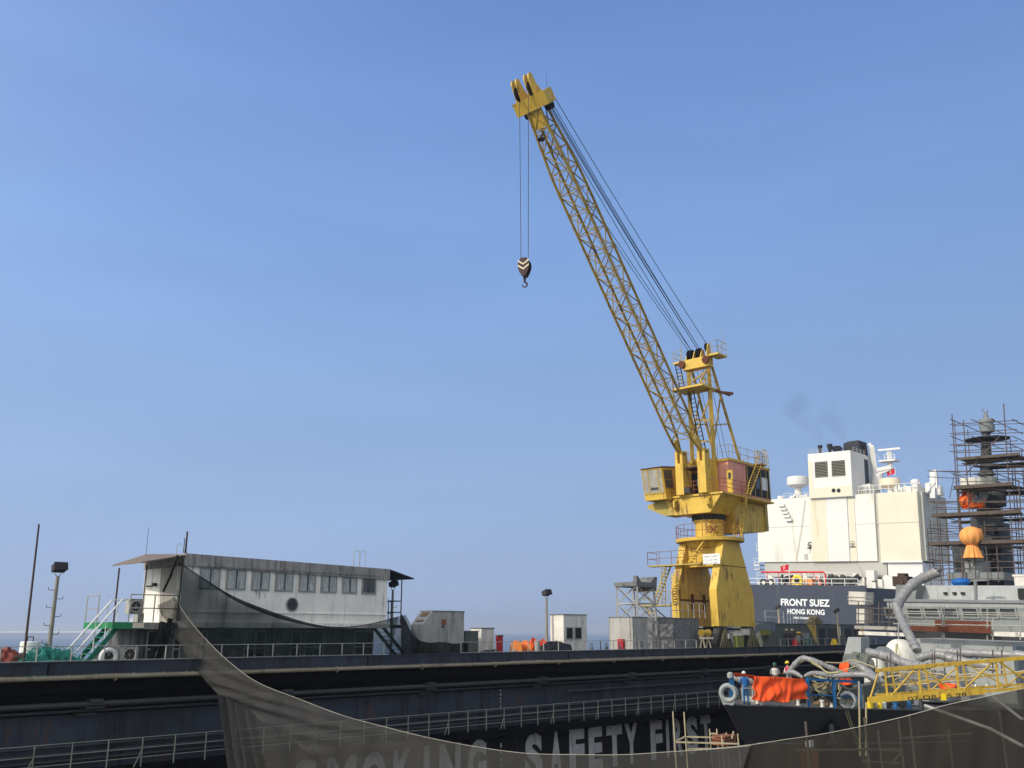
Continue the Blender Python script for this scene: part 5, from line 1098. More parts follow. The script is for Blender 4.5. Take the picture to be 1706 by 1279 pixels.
# aft deck gear of the tanker
mb = MB(); ring = [TK.p(aL, BS + .2, zdk), TK.p(tk(1430, 978, BS)[0], BS + .2, zdk)]; mb.rail(ring, 2.0, .09, 3.2, (.5,)); mb.rail([TK.p(tk(1262, 978, -4)[0], -4, zdk + 2.6), TK.p(tk(1425, 978, -4)[0], -4, zdk + 2.6)], 1.3, .06, 2.5); mb.build('deck_rail', 'tanker_clean', tk_root)
mb = MB(); zrp = tk(1300, 953, -10)[2]; q0 = tk(1268, 953, -10)[0]; q1 = tk(1375, 953, -10)[0]
mb.pipe([TK.p(q0, -10, zrp), TK.p(q1 - .5, -10, zrp), TK.p(q1, -10, zrp - .6), TK.p(q1, -10, zdk)], .22, 8)
for k in range(5): a_ = q0 + (q1 - q0) * (k + .5) / 5.5; mb.bar(TK.p(a_, -9.8, zrp), TK.p(a_, -9.8, zdk), .08)
mb.build('fire_main', 'flag_red', tk_root)
for i, x_ in enumerate((1274, 1286, 1305, 1369, 1388, 1400)):
    q = tk(x_, 972, BS + 1.5); mb = MB(); c = TK.p(q[0], BS + .9, zdk + 1.0); mb.ring(c, D, .75, .28, 18, 8); mb.box(TK, q[0] - 1, q[0] + 1, BS + .6, BS + 1.6, zdk, zdk + .4); mb.build('fairlead', 'dark_machine', tk_root, True)
q = tk(1329, 969, BS + 1)[0]; mb = MB(); c = TK.p(q, BS + .8, zdk + 1.5); mb.ring(c, D, 1.05, .42, 20, 8); mb.box(TK, q - 1.3, q - .9, BS + .4, BS + 1.4, zdk, zdk + 1.5); mb.box(TK, q + .9, q + 1.3, BS + .4, BS + 1.4, zdk, zdk + 1.5); mb.build('panama_lead', 'bright_yellow', tk_root, True)
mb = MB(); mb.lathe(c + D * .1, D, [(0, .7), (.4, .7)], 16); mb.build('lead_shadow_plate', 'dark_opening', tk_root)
q = tk(1347, 971, -12)[0]; mb = MB(); mb.box(TK, q - 1.2, q + .9, -12, -10, zdk, zdk + 2.2); mb.build('deck_locker', 'orange_pale', tk_root)
q = tk(1363, 969, -11)[0]; mb = MB(); mb.prism([TK.p(q - .5, -11, zdk + 2.6), TK.p(q + .8, -11, zdk + 2.0), TK.p(q + .7, -11, zdk + .5), TK.p(q - .2, -11, zdk + 1)], D * .8); mb.build('deck_cover', 'orange_tarp', tk_root)
mb = MB(); rnd = random.Random(6)
for (xa, xb, n_) in ((1300, 1318, 14), (1382, 1430, 34)):
    for k in range(n_):
        x_ = rnd.uniform(xa, xb); q = tk(x_, 970, -9)[0]; mb = MB(); mb.cyl(TK.p(q, -9 + rnd.uniform(-2, 2), zdk + rnd.uniform(.8, 2.4)), TK.p(q + .5, -9 + rnd.uniform(-1, 2), zdk + rnd.uniform(1.5, 3.2)), rnd.uniform(.25, .5), n=7); mb.build('mooring_drum', 'dark_machine', tk_root)
mb = MB(); rnd = random.Random(16)
for k in range(46):
    x_ = rnd.uniform(1275, 1490); q = tk(x_, 970, 0)[0]; b_ = rnd.uniform(-6, -1); w_ = rnd.uniform(.3, 1.3); mb = MB(); mb.box(TK, q, q + w_, b_, b_ + .6, zdk, zdk + rnd.uniform(1.2, 3.8)); mb.build('deck_fitting', 'tanker_white', tk_root)
for x_ in (1361, 1430):
    mb = MB(); b_ = -3; mb.pipe([TK.p(*tk(x_ + 12, 976, b_)), TK.p(*tk(x_ + 6, 952, b_)), TK.p(*tk(x_ - 2, 939, b_)), TK.p(*tk(x_ - 5, 941, b_))], .14); mb.build('lamp_davit', 'tanker_grey', tk_root)
mb = MB(); q = tk(1464, 972, -3); mb.box(TK, q[0] - 3, q[0] - 1.0, -3, -1, zdk, zdk + 4.5); mb.box(TK, q[0] + 1, q[0] + 4, -3, -1, zdk, zdk + 3); mb.build('deck_locker', 'tanker_clean', tk_root)
mb = MB(); mb.box(TK, tk(1453, 975, -3.2)[0], tk(1463, 975, -3.2)[0], -3.2, -3.02, zdk + .4, zdk + 2.0); mb.build('door', 'dark_machine', tk_root)
def flag(px, py, wpx, hpx, b_, label, ptop):
    q = tk(px, py, b_); r_ = thing('flag', TK.p(q[0], b_, q[2] - 2), label, 'flag', 'red flags on the tanker'); w_ = tk(px + wpx, py, b_)[0] - q[0]; h_ = q[2] - tk(px, py + hpx, b_)[2]
    fnf = lambda u, v: TK.p(q[0] + w_ * u, b_ + .35 * math.sin(u * 6 + v), q[2] - h_ * v - h_ * .35 * (1 - u) ** 1 * 1.0 + .0)
    mb = MB(); mb.grid(fnf, 12, 6); mb.build('cloth', 'flag_red', r_)
    mb = MB(); c = Vector(fnf(.5, .5)) - D * .08
    for k in range(5):
        a = 2 * math.pi * k / 5 + .3; e = Rt * math.cos(a) + Zt * math.sin(a); e2 = Rt * math.cos(a + .5) + Zt * math.sin(a + .5); R0 = h_ * .33
        mb.prism([c + e * R0 * .1, c + e2 * R0 * .6, c + e * R0, c + (Rt * math.cos(a - .25) + Zt * math.sin(a - .25)) * R0 * .7], D * .01)
    mb.build('flower_emblem', 'white_paint', r_)
    mb = MB(); mb.bar(TK.p(q[0] + w_, b_, q[2] - h_ - ptop), TK.p(q[0] + w_, b_, q[2] + .4), .1); mb.build('flagstaff', 'tanker_clean', r_)
flag(1300, 940, 14.5, 9, BS + .5, 'red flag with white flower on the staff at the tanker stern', 4.2)
flag(1477, 782, 14, 8, 10, 'small red flag hanging below the tanker radar mast', .5)
# smoke
m = bpy.data.materials.new('smoke'); m.use_nodes = True; t = m.node_tree; n = t.nodes; L = t.links; n.clear()
o_ = n.new('ShaderNodeOutputMaterial'); v_ = n.new('ShaderNodeVolumePrincipled'); L.new(v_.outputs[0], o_.inputs['Volume']); v_.inputs['Color'].default_value = (.03, .03, .035, 1)
tc = n.new('ShaderNodeTexCoord'); nz = n.new('ShaderNodeTexNoise'); nz.inputs['Scale'].default_value = .16; nz.inputs['Detail'].default_value = 4; L.new(tc.outputs['Object'], nz.inputs['Vector'])
r_ = n.new('ShaderNodeMapRange'); r_.inputs[1].default_value = .30; r_.inputs[2].default_value = .8; r_.inputs[3].default_value = 0; r_.inputs[4].default_value = .035; L.new(nz.outputs[0], r_.inputs[0]); L.new(r_.outputs[0], v_.inputs['Density']); MAT['smoke'] = m
mb = MB(); mb.pipe([T6(x_, y_, 4) for x_, y_ in ((1367, 738), (1363, 726), (1355, 715), (1344, 700), (1332, 682), (1318, 668))], 1, 12, lambda t: .8 + 4.0 * t); mb2 = MB()
mb.pipe([T6(x_, y_, 8) for x_, y_ in ((1409, 735), (1400, 722), (1396, 708), (1386, 694), (1372, 680))], 1, 12, lambda t: .7 + 3.5 * t)
tag(mb.build('smoke', 'smoke'), 'faint dark exhaust smoke drifting up from the tanker funnel', 'smoke', kind='stuff')
# ------------------------------------------------------------------ far ships at the left
def farship(name, X0, X1, Y_, zh0, label, sup=None, boot=None):
    def wx(px): r = ray(px, 1053); return r.x * Y_ / r.y
    a, b = wx(X0), wx(X1); r_ = thing(name, ((a + b) / 2, Y_, -17), label, 'ship'); mb = MB(); dy = 30
    rg = lambda z, k: [Vector(((a + b) / 2 + (x - (a + b) / 2) * k, Y_ + y, z)) for x, y in ((a, dy / 2), (a + 20, 0), (b - 20, 0), (b, dy / 2), (b - 20, dy), (a + 20, dy))]
    mb.loft([rg(-18, .96), rg(zh0, 1)]); mb.build('hull', 'far_hull', r_); return r_, wx
r_, wx = farship('distant_ship', -140, 205, 2600, -1.5, 'long pale ship on the horizon behind the green staircase')
mb = MB(); mb.box(WD, wx(-140), wx(186), 2600, 2628, -1.45, 2.5); mb.build('deck_cargo', 'far_white', r_)
r_, wx = farship('distant_ship', 196, 300, 1500, 9, 'pale blue grey ship with white superstructure half hidden by the deckhouse')
mb = MB(); mb.box(WD, wx(212), wx(226), 1504, 1526, 9.02, 22); mb.box(WD, wx(216), wx(223), 1508, 1522, 22.02, 28); mb.build('superstructure', 'far_white', r_)
mb = MB(); mb.box(WD, wx(197), wx(206), 1499.5, 1502, -17.5, -9); mb.build('bow_paint', 'far_red', r_)
r_, wx = farship('distant_ship', 700, 712, 5200, -8, 'tiny ship on the horizon between deckhouse and white cabinet')
# ------------------------------------------------------------------ grey warship in the dock
ph2 = rad(2.0); T2 = N * math.cos(ph2) + Z * math.sin(ph2); Z2 = Z * math.cos(ph2) - N * math.sin(ph2)
q = DK.hit(1207, 1174, 1, -10.6); WS = Frame(DK.p(*q), D, T2, Z2)
def ws(px, py, a): return WS.p(*WS.hit(px, py, 0, a))
def hb_(a, d=0):
    a = a - .98 * d * (1 - .1 * d)
    if a <= 0: return 0.02
    k = min(a / 24, 1); return 5.8 * math.sin(k * math.pi / 2) ** .78 * (1 - .055 * d) + .02
def dz(a): return -.045 * a
ship = thing('warship', WS.p(25, 0, -9), 'grey warship in the dock with dark hull, sharp bow and scaffolded mast', 'ship')
st = [0.0, .4, 1, 2, 3.5, 5, 7, 9, 12, 16, 20, 25, 32, 45, 70]
rings = []
deps = [0, .9, 1.9, 3.4, 5.5, 8.5]
for a in st:
    col = []
    for d in deps:
        f = d * .98 * (1 - .03 * d); aa = a + f * (1 if a < 12 else max(0, (32 - a) / 20)); h = hb_(a * 1.0) * (1 - .03 * d) if a > 0 else .02
        flare = 1 - (.10 * d if d < 2 else .20 + .035 * (d - 2)) * max(.2, 1 - a / 60); col.append((aa, h * max(.1, flare), dz(a) - d))
    rings.append([WS.p(x, -y, z) for x, y, z in col] + [WS.p(x, y, z) for x, y, z in reversed(col)])
mb = MB(); mb.loft(rings, True); mb.build('hull', 'warship_hull', ship)
mb = MB(); mb.grid(lambda u, v: WS.p(.1 + 69 * u ** 1.5, (2 * v - 1) * (hb_(.1 + 69 * u ** 1.5) - .06), dz(69 * u ** 1.5) + .03), 60, 6); mb.build('deck', 'deck_plate', ship)
mb = MB(); mb.pipe([WS.p(a, -hb_(a) - .01, dz(a) + .02) for a in [i * .5 for i in range(1, 60)]], .05, 5); mb.build('deck_edge', 'warship_dark', ship)
mb = MB(); mb.pipe([WS.p(a + 1.9 * (1 if a < 12 else max(0, (32 - a) / 20)), -hb_(a) * .81 - .03, dz(a) - 1.95) for a in [i * .6 for i in range(1, 50)]], .035, 5); mb.build('knuckle', 'warship_grey', ship)
def edge_a(px, off=0):
    lo, hi = 0.05, 60
    for _ in range(40):
        m_ = (lo + hi) / 2
        if proj(WS.p(m_, -hb_(m_) + off, dz(m_)))[0] < px: lo = m_
        else: hi = m_
    return lo
def edge(px, off=.12, h=0): a = edge_a(px, off); return WS.p(a, -hb_(a) + off, dz(a) + h)
def htop(px, py, off=.12):
    P = edge(px, off); lo, hi = -1, 6
    for _ in range(30):
        m_ = (lo + hi) / 2
        if proj(P + Z2 * m_)[1] > py: lo = m_
        else: hi = m_
    return lo
# anchor and its dark recess
a0 = edge_a(1378); 
def hullpt(a, d, out=0):
    fl = 1 - (.10 * d if d < 2 else .20 + .035 * (d - 2)) * max(.2, 1 - a / 60); return WS.p(a + d * .95 * (1 if a < 12 else max(0, (32 - a) / 20)), -hb_(a) * fl - out, dz(a) - d)
mb = MB(); A_, B_, C_ = hullpt(a0 + .1, .55, .05), hullpt(a0 - 2.6, 2.3, .05), hullpt(a0 + 1.3, 2.3, .05); mb.prism([A_, B_, C_], -T2 * .05); mb.build('anchor_recess', 'dark_opening', ship)
mb = MB(); p0 = hullpt(a0 - .2, .85, .15); mb.beam(p0, p0 - Z2 * .95, .14, .22); mb.beam(p0 - Z2 * .9 - D * .4, p0 - Z2 * .9 + D * .4, .18, .2); mb.build('anchor', 'warship_dark', ship)
# bow fairlead
fp = WS.p(.25, -.1, .04); fv = Vector((-.30, -.95, 0)).normalized()
mb = MB(); c = fp - D * .05 + Z2 * .52; rg_ = []
mb.lathe(c - fv * .0, fv, [(-.3, .34), (-.3, .5), (0, .46), (.08, .42), (.10, .36), (.04, .27), (-.3, .24)], 26, False); mb.prism([c + fv * .02 + Vector((fv.y, -fv.x, 0)) * s * .33 - Z2 * y for s, y in ((-1.25, .2), (1.25, .2), (.75, .58), (-.75, .58))], -fv * .3); mb.build('bow_fairlead', 'warship_pale', ship, True)
# second fairlead at the port side
P = edge(1413, .25); mb = MB(); c = P + Z2 * .42; mb.lathe(c, Vector((-.42, -.9, 0)), [(-.3, .36), (-.3, .48), (0, .46), (.08, .42), (.08, .34), (-.3, .26)], 24, False); mb.build('side_fairlead', 'warship_pale', ship, True)
mb = MB(); P = edge(1288, 1.4); rnd = random.Random(8)
for x_ in (1255, 1262, 1270, 1330, 1370, 1386):
    P = edge(x_, rnd.uniform(.5, 1.6)); mb.lathe(P, Z2, [(0, .12), (.1, .12), (.1, .09), (.3, .09), (.32, .13), (.4, .13), (.4, .01)], 10)
mb.build('bollard', 'gun_white', ship, True)
# bridge front etc.
AB = 32.0
hf = lambda px, py, a=AB: WS.hit(px, py, 0, a)
zL = hf(1600, 1003)[2]; zU = hf(1600, 975)[2]; zB = hf(1600, 1050)[2]; zW = hf(1600, 1030)[2]
tA = hf(1478, 1010)[1]; tB = hf(1712, 1010)[1] - 1.2
sup = MB(); d0 = zL - zB
def br_sec(z, inset, fw): return [WS.p(AB + fw, tA - inset, z), WS.p(AB + fw, tB + inset, z), WS.p(AB + 10, tB + inset, z), WS.p(AB + 10, tA - inset, z)]
sup.loft([br_sec(zB, .9, .6), br_sec(zL - .35, .05, -.1), br_sec(zL, .0, -.1)]); brg = sup.build('bridge', 'warship_pale', ship)
mb = MB(); mb.box(WS, AB - .25, AB + .3, tB - .1, tA + .15, zL - .02, zL + .18); mb.build('ledge', 'warship_grey', brg)
nw = 6; u0 = hf(1512, 1010)[1]; cent = [1486, 1523, 1552, 1582, 1616, 1648, 1679]
for x_ in cent:
    tc_ = hf(x_, 1018)[1]; w_ = .5; z0, z1 = hf(x_, 1027)[2], hf(x_, 1014)[2]
    k = lambda z: AB + .6 - (.7) * (z - zB) / (zL - .35 - zB)
    mb = MB(); mb.prism([WS.p(k(z0) - .02, tc_ - w_, z0), WS.p(k(z0) - .02, tc_ + w_, z0), WS.p(k(z1) - .02, tc_ + w_, z1), WS.p(k(z1) - .02, tc_ - w_, z1)], D * .03); wn = mb.build('window', 'warship_dark', brg)
    mb = MB()
    for (ta_, tb2, za, zb2) in ((tc_ - w_ - .12, tc_ + w_ + .12, z1, z1 + .14), (tc_ - w_ - .12, tc_ + w_ + .12, z0 - .14, z0), (tc_ - w_ - .12, tc_ - w_, z0, z1), (tc_ + w_, tc_ + w_ + .12, z0, z1)): mb.prism([WS.p(k(za) - .10, ta_, za), WS.p(k(za) - .10, tb2, za), WS.p(k(zb2) - .10, tb2, zb2), WS.p(k(zb2) - .10, ta_, zb2)], D * .12)
    mb.build('window_frame', 'warship_pale', wn)
# upper tier
tU0 = hf(1526, 990, AB + 2)[1]; zU2 = hf(1600, 975, AB + 2)[2]
mb = MB(); mb.prism([WS.p(AB + 1.8, tU0, zL + .185), WS.p(AB + 1.8, tB - .3, zL + .185), WS.p(AB + 2.2, tB - .3, zU2), WS.p(AB + 2.2, tU0 - .1, zU2)], D * 7); upt = mb.build('upper_tier', 'warship_pale', ship)
mb = MB()
for x_ in (1576, 1591, 1605): q = WS.hit(x_, 988, 0, AB + 2); mb.box(WS, AB + 1.75, AB + 2.2, q[1] - .12, q[1] + .12, q[2] - .1, q[2] + .08)
mb.build('vent_slot', 'dark_opening', upt)
q0 = WS.hit(1697, 998, 0, AB + 1.7); q1 = WS.hit(1712, 980, 0, AB + 1.7); mb = MB(); mb.box(WS, AB + 1.65, AB + 2.3, q1[1], q0[1], q0[2], q1[2]); mb.build('dark_hatch', 'dark_opening', upt)
P0 = ws(1626, 1000, AB - .1); P1 = ws(1625, 968, AB - .1); mb = MB(); mb.cyl(P0, P1, .13, n=8); mb.prism([P1 + D * .05 - N * .9, P1 + D * .05 + N * .5, P1 + D * .05 + N * .2 + Z * .12, P1 + D * .05 - N * .6 + Z * .12], D * .2); mb.build('post', 'warship_grey', ship)
mb = MB(); q = [WS.hit(x_, y_, 0, AB + .5) for x_, y_ in ((1491, 1003), (1493, 974), (1528, 974), (1524, 1003))]; mb.prism([WS.p(AB + .5, a[1], a[2]) for a in q], D * 3); mb.build('wing_tier', 'warship_grey', ship)
mb = MB(); c = ws(1500, 966, AB + 2); F_ = Frame(c, D, T2, Z2); mb.box(F_, 0, 1.2, -.55, .65, -.5, .3); mb.box(F_, .2, 1, -.3, .3, .3, .55); mb.cyl(F_.p(-.1, 0, -.1), F_.p(0, 0, -.1), .28); mb.build('director', 'rust_steel', ship)
# lower forward deckhouse (in front of the bridge) and ledge with rust band
AL = 27.5
q0 = WS.hit(1524, 1063, 0, AL); q1 = WS.hit(1686, 1070, 0, AL)
mb = MB(); z1_ = q0[2]; mb.box(WS, AL, AB + .4, q1[1], q0[1], dz(AL) - .2, z1_); lowh = mb.build('lower_house', 'warship_pale', ship)
mb = MB(); q2 = WS.hit(1760, 1075, 0, AL + 1); mb.box(WS, AL + 1, AB + 1, max(q2[1], -5.75), q1[1] - .003, dz(AL) - .3, z1_ - .3); mb.build('lower_house', 'warship_grey', ship)
mb = MB(); q0 = WS.hit(1510, 1056, 0, AB - .3); mb.box(WS, AB + .62, AB + 9, tB + .8, tA - .8, dz(AB), zB - .002); mb.build('bridge_base', 'warship_hull', ship)
mb = MB(); q0 = WS.hit(1558, 1045, 0, AB - .5); q1 = WS.hit(1650, 1035, 0, AB - .5); mb.box(WS, AB - .5, AB - .42, q1[1], q0[1], q0[2], q1[2]); mb.build('primer_band', 'rust', ship)
# bulwark strips on the foredeck sides
mb = MB()
for k in range(3): q0 = WS.hit(1550 + 20 * k, 1084 + 3 * k, 0, 22 - k); q1 = WS.hit(1760, 1086 + 3 * k, 0, 22 - k); mb.box(WS, 22 - k, 22.4 - k, max(q1[1], -5.4), q0[1], q0[2] - .35, q0[2])
mb.build('breakwater', 'warship_grey', ship)
# gun turret
AG = 19.5; c = ws(1487, 1103, AG); q = WS.hit(1487, 1103, 0, AG); gr = WS.p(AG, q[1], dz(AG)); R_ = 46 * gr.y / 1604
hg = WS.hit(1487, 1064, 0, AG)[2] - dz(AG)
gun = thing('gun_turret', gr, 'cream white rounded gun turret on the warship foredeck under a grey duct', 'gun turret')
GF = Frame(gr, (1, 0, -.03), (0, 1, 0), Z2)
def egg(cx, rx, ry, rz, z0, n=28, m=14):
    mb = MB(); mb.grid(lambda u, v: GF.p(cx + rx * math.cos(u * 2 * math.pi) * math.cos(v * math.pi / 2) ** .75, ry * math.sin(u * 2 * math.pi) * math.cos(v * math.pi / 2) ** .75, z0 + rz * math.sin(v * math.pi / 2)), n, m)
    mb.cyl(GF.p(cx, 0, 0), GF.p(cx, 0, z0), min(rx, ry) * .98, min(rx, ry), 28); return mb
rr_ = R_ * .62
egg(-R_ * .62, R_ * .40, rr_ * .8, hg * .5, hg * .30).build('shield', 'gun_white', gun, True)
egg(R_ * .30, R_ * .70, rr_, hg * .62, hg * .38).build('shield', 'gun_white', gun, True)
mb = MB(); mb.lathe(GF.p(-R_ * .30, 0, 0) - GF.ax[0] * .1, GF.ax[0], [(0, hg * .88), (.2, hg * .88)], 26); mb.build('collar', 'warship_grey', gun, True)
mb = MB(); mb.pipe([GF.p(R_ * .3, -.2, hg * .98), GF.p(R_ * .05, -.6, hg * .9), GF.p(-.1, -.9, hg * .6), GF.p(.1, -.95, hg * .5)], .08, 6); mb.pipe([GF.p(-.2, -rr_, hg * .3), GF.p(.3, -rr_ * 1.05, hg * .45), GF.p(.7, -rr_, hg * .6)], .06, 6); mb.build('hose', 'hose', gun)
# angled plate left of the gun
q = [WS.hit(x_, y_, 0, 14) for x_, y_ in ((1401, 1112), (1434, 1112), (1434.5, 1062), (1413, 1061))]; mb = MB(); mb.prism([WS.p(14, a[1], a[2]) for a in q], D * 1.2)
tag(mb.build('deck_shield', 'warship_pale'), 'tall plain grey slab standing left of the white gun turret', 'shield')
lump((13.2, WS.hit(1432, 1098, 0, 13.2)[1], WS.hit(1432, 1112, 0, 13.2)[2] - .3), .7, 1.0, 1.0, 41, 'greygreen', 'covered_equipment', 'dark grey green sheeted gear in front of the white gun turret', 'cover', fr=WS)
# ---- mast
AM = 39.0
mh = lambda px, py, a=AM: WS.hit(px, py, 0, a)
def mbox(x0_, x1_, y0_, y1_, a, dep, mat, name, par):
    p0 = mh((x0_ + x1_) / 2, y1_, a); p1 = mh((x0_ + x1_) / 2, y0_, a); ta_ = mh(x0_, (y0_ + y1_) / 2, a)[1]; tb2 = mh(x1_, (y0_ + y1_) / 2, a)[1]
    mb = MB(); mb.box(WS, a, a + dep, tb2, ta_, p0[2], p1[2]); return mb.build(name, mat, par)
mast_ = mbox(1588, 1640, 905, 975, AM, 3, 'warship_dark', 'mast_base', ship); mbox(1645, 1668, 868, 975, AM + 2, 3, 'warship_dark', 'mast_tower', ship)
mbox(1618, 1652, 862, 905, AM + 1, 3, 'warship_dark', 'mast_tower', ship)
mbox(1577, 1672, 953, 966, AM - 3, 3, 'warship_grey', 'flag_deck', ship); mbox(1607, 1636, 934, 953, AM - 2.5, 2, 'warship_pale', 'pedestal', ship)
mbox(1600, 1657, 795, 810, AM - .5, 1.0, 'gun_white', 'radar_antenna', ship); mbox(1600, 1653, 789, 795.5, AM - .8, 1.6, 'gun_white', 'radar_antenna', ship) if False else None
mb = MB(); p0 = mh(1638, 806, AM); p1 = mh(1637, 700, AM); c0 = WS.p(AM + .8, p0[1], p0[2]); c1 = WS.p(AM + .8, p1[1], p1[2]); mb.cyl(c0 - Z2 * 3.5, c0, 1.0, .8, 12); mb.cyl(c0, c1, .55, .28, 12)
for k in range(3): e = c0.lerp(c1, .05 + k * .12); mb.box(Frame(e, D, T2, Z2), -.5, .5, -.7 + .1 * k, .7 - .1 * k, -.1, .1)
mp_ = mb.build('mast_pole', 'warship_dark', ship)
p2 = mh(1639, 730, AM); c2 = WS.p(AM + .8, p2[1], p2[2]); mb = MB(); mb.lathe(c2, Z2, [(-.25, .5), (.0, 1.85), (.06, 1.85), (.1, 1.7), (.15, .4)], 8); mb.build('mast_disc', 'warship_dark', ship)
p3 = mh(1638, 700, AM); c3 = WS.p(AM + .8, p3[1], p3[2]); mb = MB(); mb.lathe(c3, Z2, [(-.95, .3), (-.9, .55), (-.3, .62), (-.28, .5), (-.1, .5), (-.08, .62), (.15, .62), (.25, .5), (.25, .2), (.55, .2), (.6, .12), (.8, .12)], 16); mb.pipe([c3 + Z2 * .7, c3 + Z2 * 1.0 + T2 * .25, c3 + Z2 * 1.15 + T2 * .2], .06); mb.pipe([c3 + Z2 * .7, c3 + Z2 * .95 - T2 * .2], .07); mb.build('mast_head', 'warship_grey', ship, True)
# grey drum and dish on the radar platform
p4 = mh(1652, 838, AM); mb = MB(); c4 = WS.p(AM + .5, p4[1], mh(1652, 843, AM)[2]); mb.lathe(c4, Z2, [(0, .95), (1.5, 1.05), (1.9, .9), (1.9, .01)], 20); mb.build('radar_drum', 'warship_dark', ship, True)
p5 = mh(1631, 826, AM - 1.2); c5 = WS.p(AM - 1.2, p5[1], p5[2]); mb = MB(); mb.ring(c5, D, .5, .2, 20, 8); mb.prism([c5 + T2 * .5 - Z2 * .2, c5 - T2 * .4 - Z2 * .2, c5 - T2 * .3 - Z2 * 1.0, c5 + T2 * 1.0 - Z2 * 1.0], D * .4); mb.build('radar_dish', 'warship_pale', ship, True)
p6 = mh(1629, 810, AM - .6); c6 = WS.p(AM - .9, p6[1], p6[2]); mb = MB(); w_ = abs(mh(1601, 800, AM)[1] - mh(1653, 800, AM)[1]) / 2; mb.prism([c6 + T2 * w_ - Z2 * .05, c6 - T2 * (w_ * 1.15) - Z2 * .1, c6 - T2 * (w_ * .98) + Z2 * .75, c6 + T2 * w_ + Z2 * .75], D * .5); mb.build('radar_antenna', 'gun_white', ship)
# tarpaulins on the mast
def cloth(fr, pts_top, pts_bot, mat, name, label, cat, fold=.12, k=30, nu=60, nv=16, amp2=0, group=None, par=None, mono=None):
    """cloth between two edge curves given as points; folds stand out along the frame's first axis"""
    def f(u, v):
        a = Vector(curve(pts_top, u)); b = Vector(curve(pts_bot, u)); p = a.lerp(b, v)
        w_ = fold * (math.sin(u * k * (1 + .35 * math.sin(u * 5 + 1)) + 3 * v) * .5 + math.sin(u * k * 1.9 + 7 * v * u) * .25 + math.sin((u * 1.1 + v * .55) * k * .55 + 2) * .6) * (.2 + v) + amp2 * math.sin(v * 9 + u * 4)
        return p - fr.ax[0] * w_
    mb = MB(); mb.grid(f, nu, nv); o = mb.build(name, mat, par, smooth=True)
    s_ = o.modifiers.new('thickness', 'SOLIDIFY'); s_.thickness = .015
    return tag(o, label, cat, group) if par is None else o
W_ = lambda x_, y_, a: tuple(ws(x_, y_, a))
cloth(WS, [W_(1608, 812, AM - 1), W_(1618, 812, AM - 1.2), W_(1625, 815, AM - 1.3)], [W_(1597, 832, AM - 1), W_(1604, 847, AM - 1.4), W_(1625, 845, AM - 1.5)], 'orange_soft', 'tarpaulin', 'orange tarpaulin hanging left below the mast radar antenna', 'tarpaulin', .3, 14, amp2=.08)
cloth(WS, [W_(1604, 842, AM - 1.6), W_(1630, 838, AM - 1.7), W_(1643, 829, AM - 1.8)], [W_(1606, 848, AM - 1.6), W_(1628, 847, AM - 1.8), W_(1639, 845, AM - 1.8)], 'orange_soft', 'tarpaulin', 'orange tarpaulin bunched round the foot of the mast radar dish', 'tarpaulin', .3, 16, amp2=.08)
pc = ws(1618, 893, AM - 3.6); cvr = thing('covered_radar', pc - Z2 * 1.9, 'pale orange bagged ball on the mast scaffold with a gathered skirt below', 'covered radar')
Rb = abs(mh(1603, 893, AM - 3.6)[1] - mh(1637, 893, AM - 3.6)[1]) / 2
mb = MB()
def bf(u, v):
    th = v * math.pi * .9; a = u * 2 * math.pi; r = Rb * 1.12 * math.sin(th) * (1 + .05 * math.sin(a * 9) * (v ** 3) * 4); bump = .35 * max(0, math.cos(a - 2.2)) ** 6 * math.exp(-((v - .3) / .15) ** 2)
    return pc + (T2 * math.cos(a) + D * math.sin(a)) * (r + bump) + Z2 * Rb * math.cos(th)
mb.grid(bf, 60, 24); mb.build('bag', 'orange_pale', cvr, True)
mb = MB(); mb.grid(lambda u, v: pc - Z2 * (Rb * .86 + 1.05 * v) + (T2 * math.cos(u * 6.2832) + D * math.sin(u * 6.2832)) * (Rb * (.42 + .46 * v ** .7) * (1 + .09 * math.sin(u * 75) * (v + .3) + .05 * math.sin(u * 131))), 120, 6); mb.build('skirt', 'orange_pale', cvr, True)
pb = ws(1601, 972, AM - 4); mb = MB(); mb.lathe(pb - Z2 * .2, Z2, [(0, .5), (.3, .72), (.5, .66), (.62, .3), (.64, .02)], 12); tag(mb.build('blue_cover', 'blue_tarp', smooth=True), 'blue sheeted dome on the warship bridge roof', 'cover')
mb = MB(); F_ = Frame(ws(1703, 968, AM - 4), D, T2, Z2); mb.box(F_, 0, 1.5, -.9, .55, -.6, .35); mb.box(F_, -.05, 1.6, -1, .65, .352, .5); tag(mb.build('roof_box', 'container_white'), 'pale box at the right edge on the warship bridge roof', 'box')
# ------------------------------------------------------------------ scaffold round the mast
sc = thing('scaffold', WS.p(AM, 0, zU), 'rusty tube scaffold with plank platforms round the warship mast', 'scaffold')
FA, BA = AM - 3.4, AM + 3.4
rnd = random.Random(11)
def pole_px(x_, y0_, y1_, a, mat_mb, r=.045, lean=0): p0 = mh(x_ + .065 * (y1_ - y0_), y1_, a); p1 = mh(x_, y0_, a); mat_mb.bar(WS.p(a, p0[1], p0[2]), WS.p(a, p1[1], p1[2]), r)
lv = [(763, 1597, 1702), (812, 1592, 1690), (858, 1556, 1702), (906, 1550, 1712)]
pm = MB()
for x_, y0_, y1_ in ((1586, 690, 975), (1605, 700, 860), (1672, 672, 975), (1596, 815, 975), (1560, 840, 1050), (1575, 850, 975), (1545, 880, 1060), (1640, 868, 975), (1697, 800, 975), (1715, 750, 975), (1622, 905, 975), (1660, 905, 970)): pole_px(x_, y0_, y1_, FA, pm)
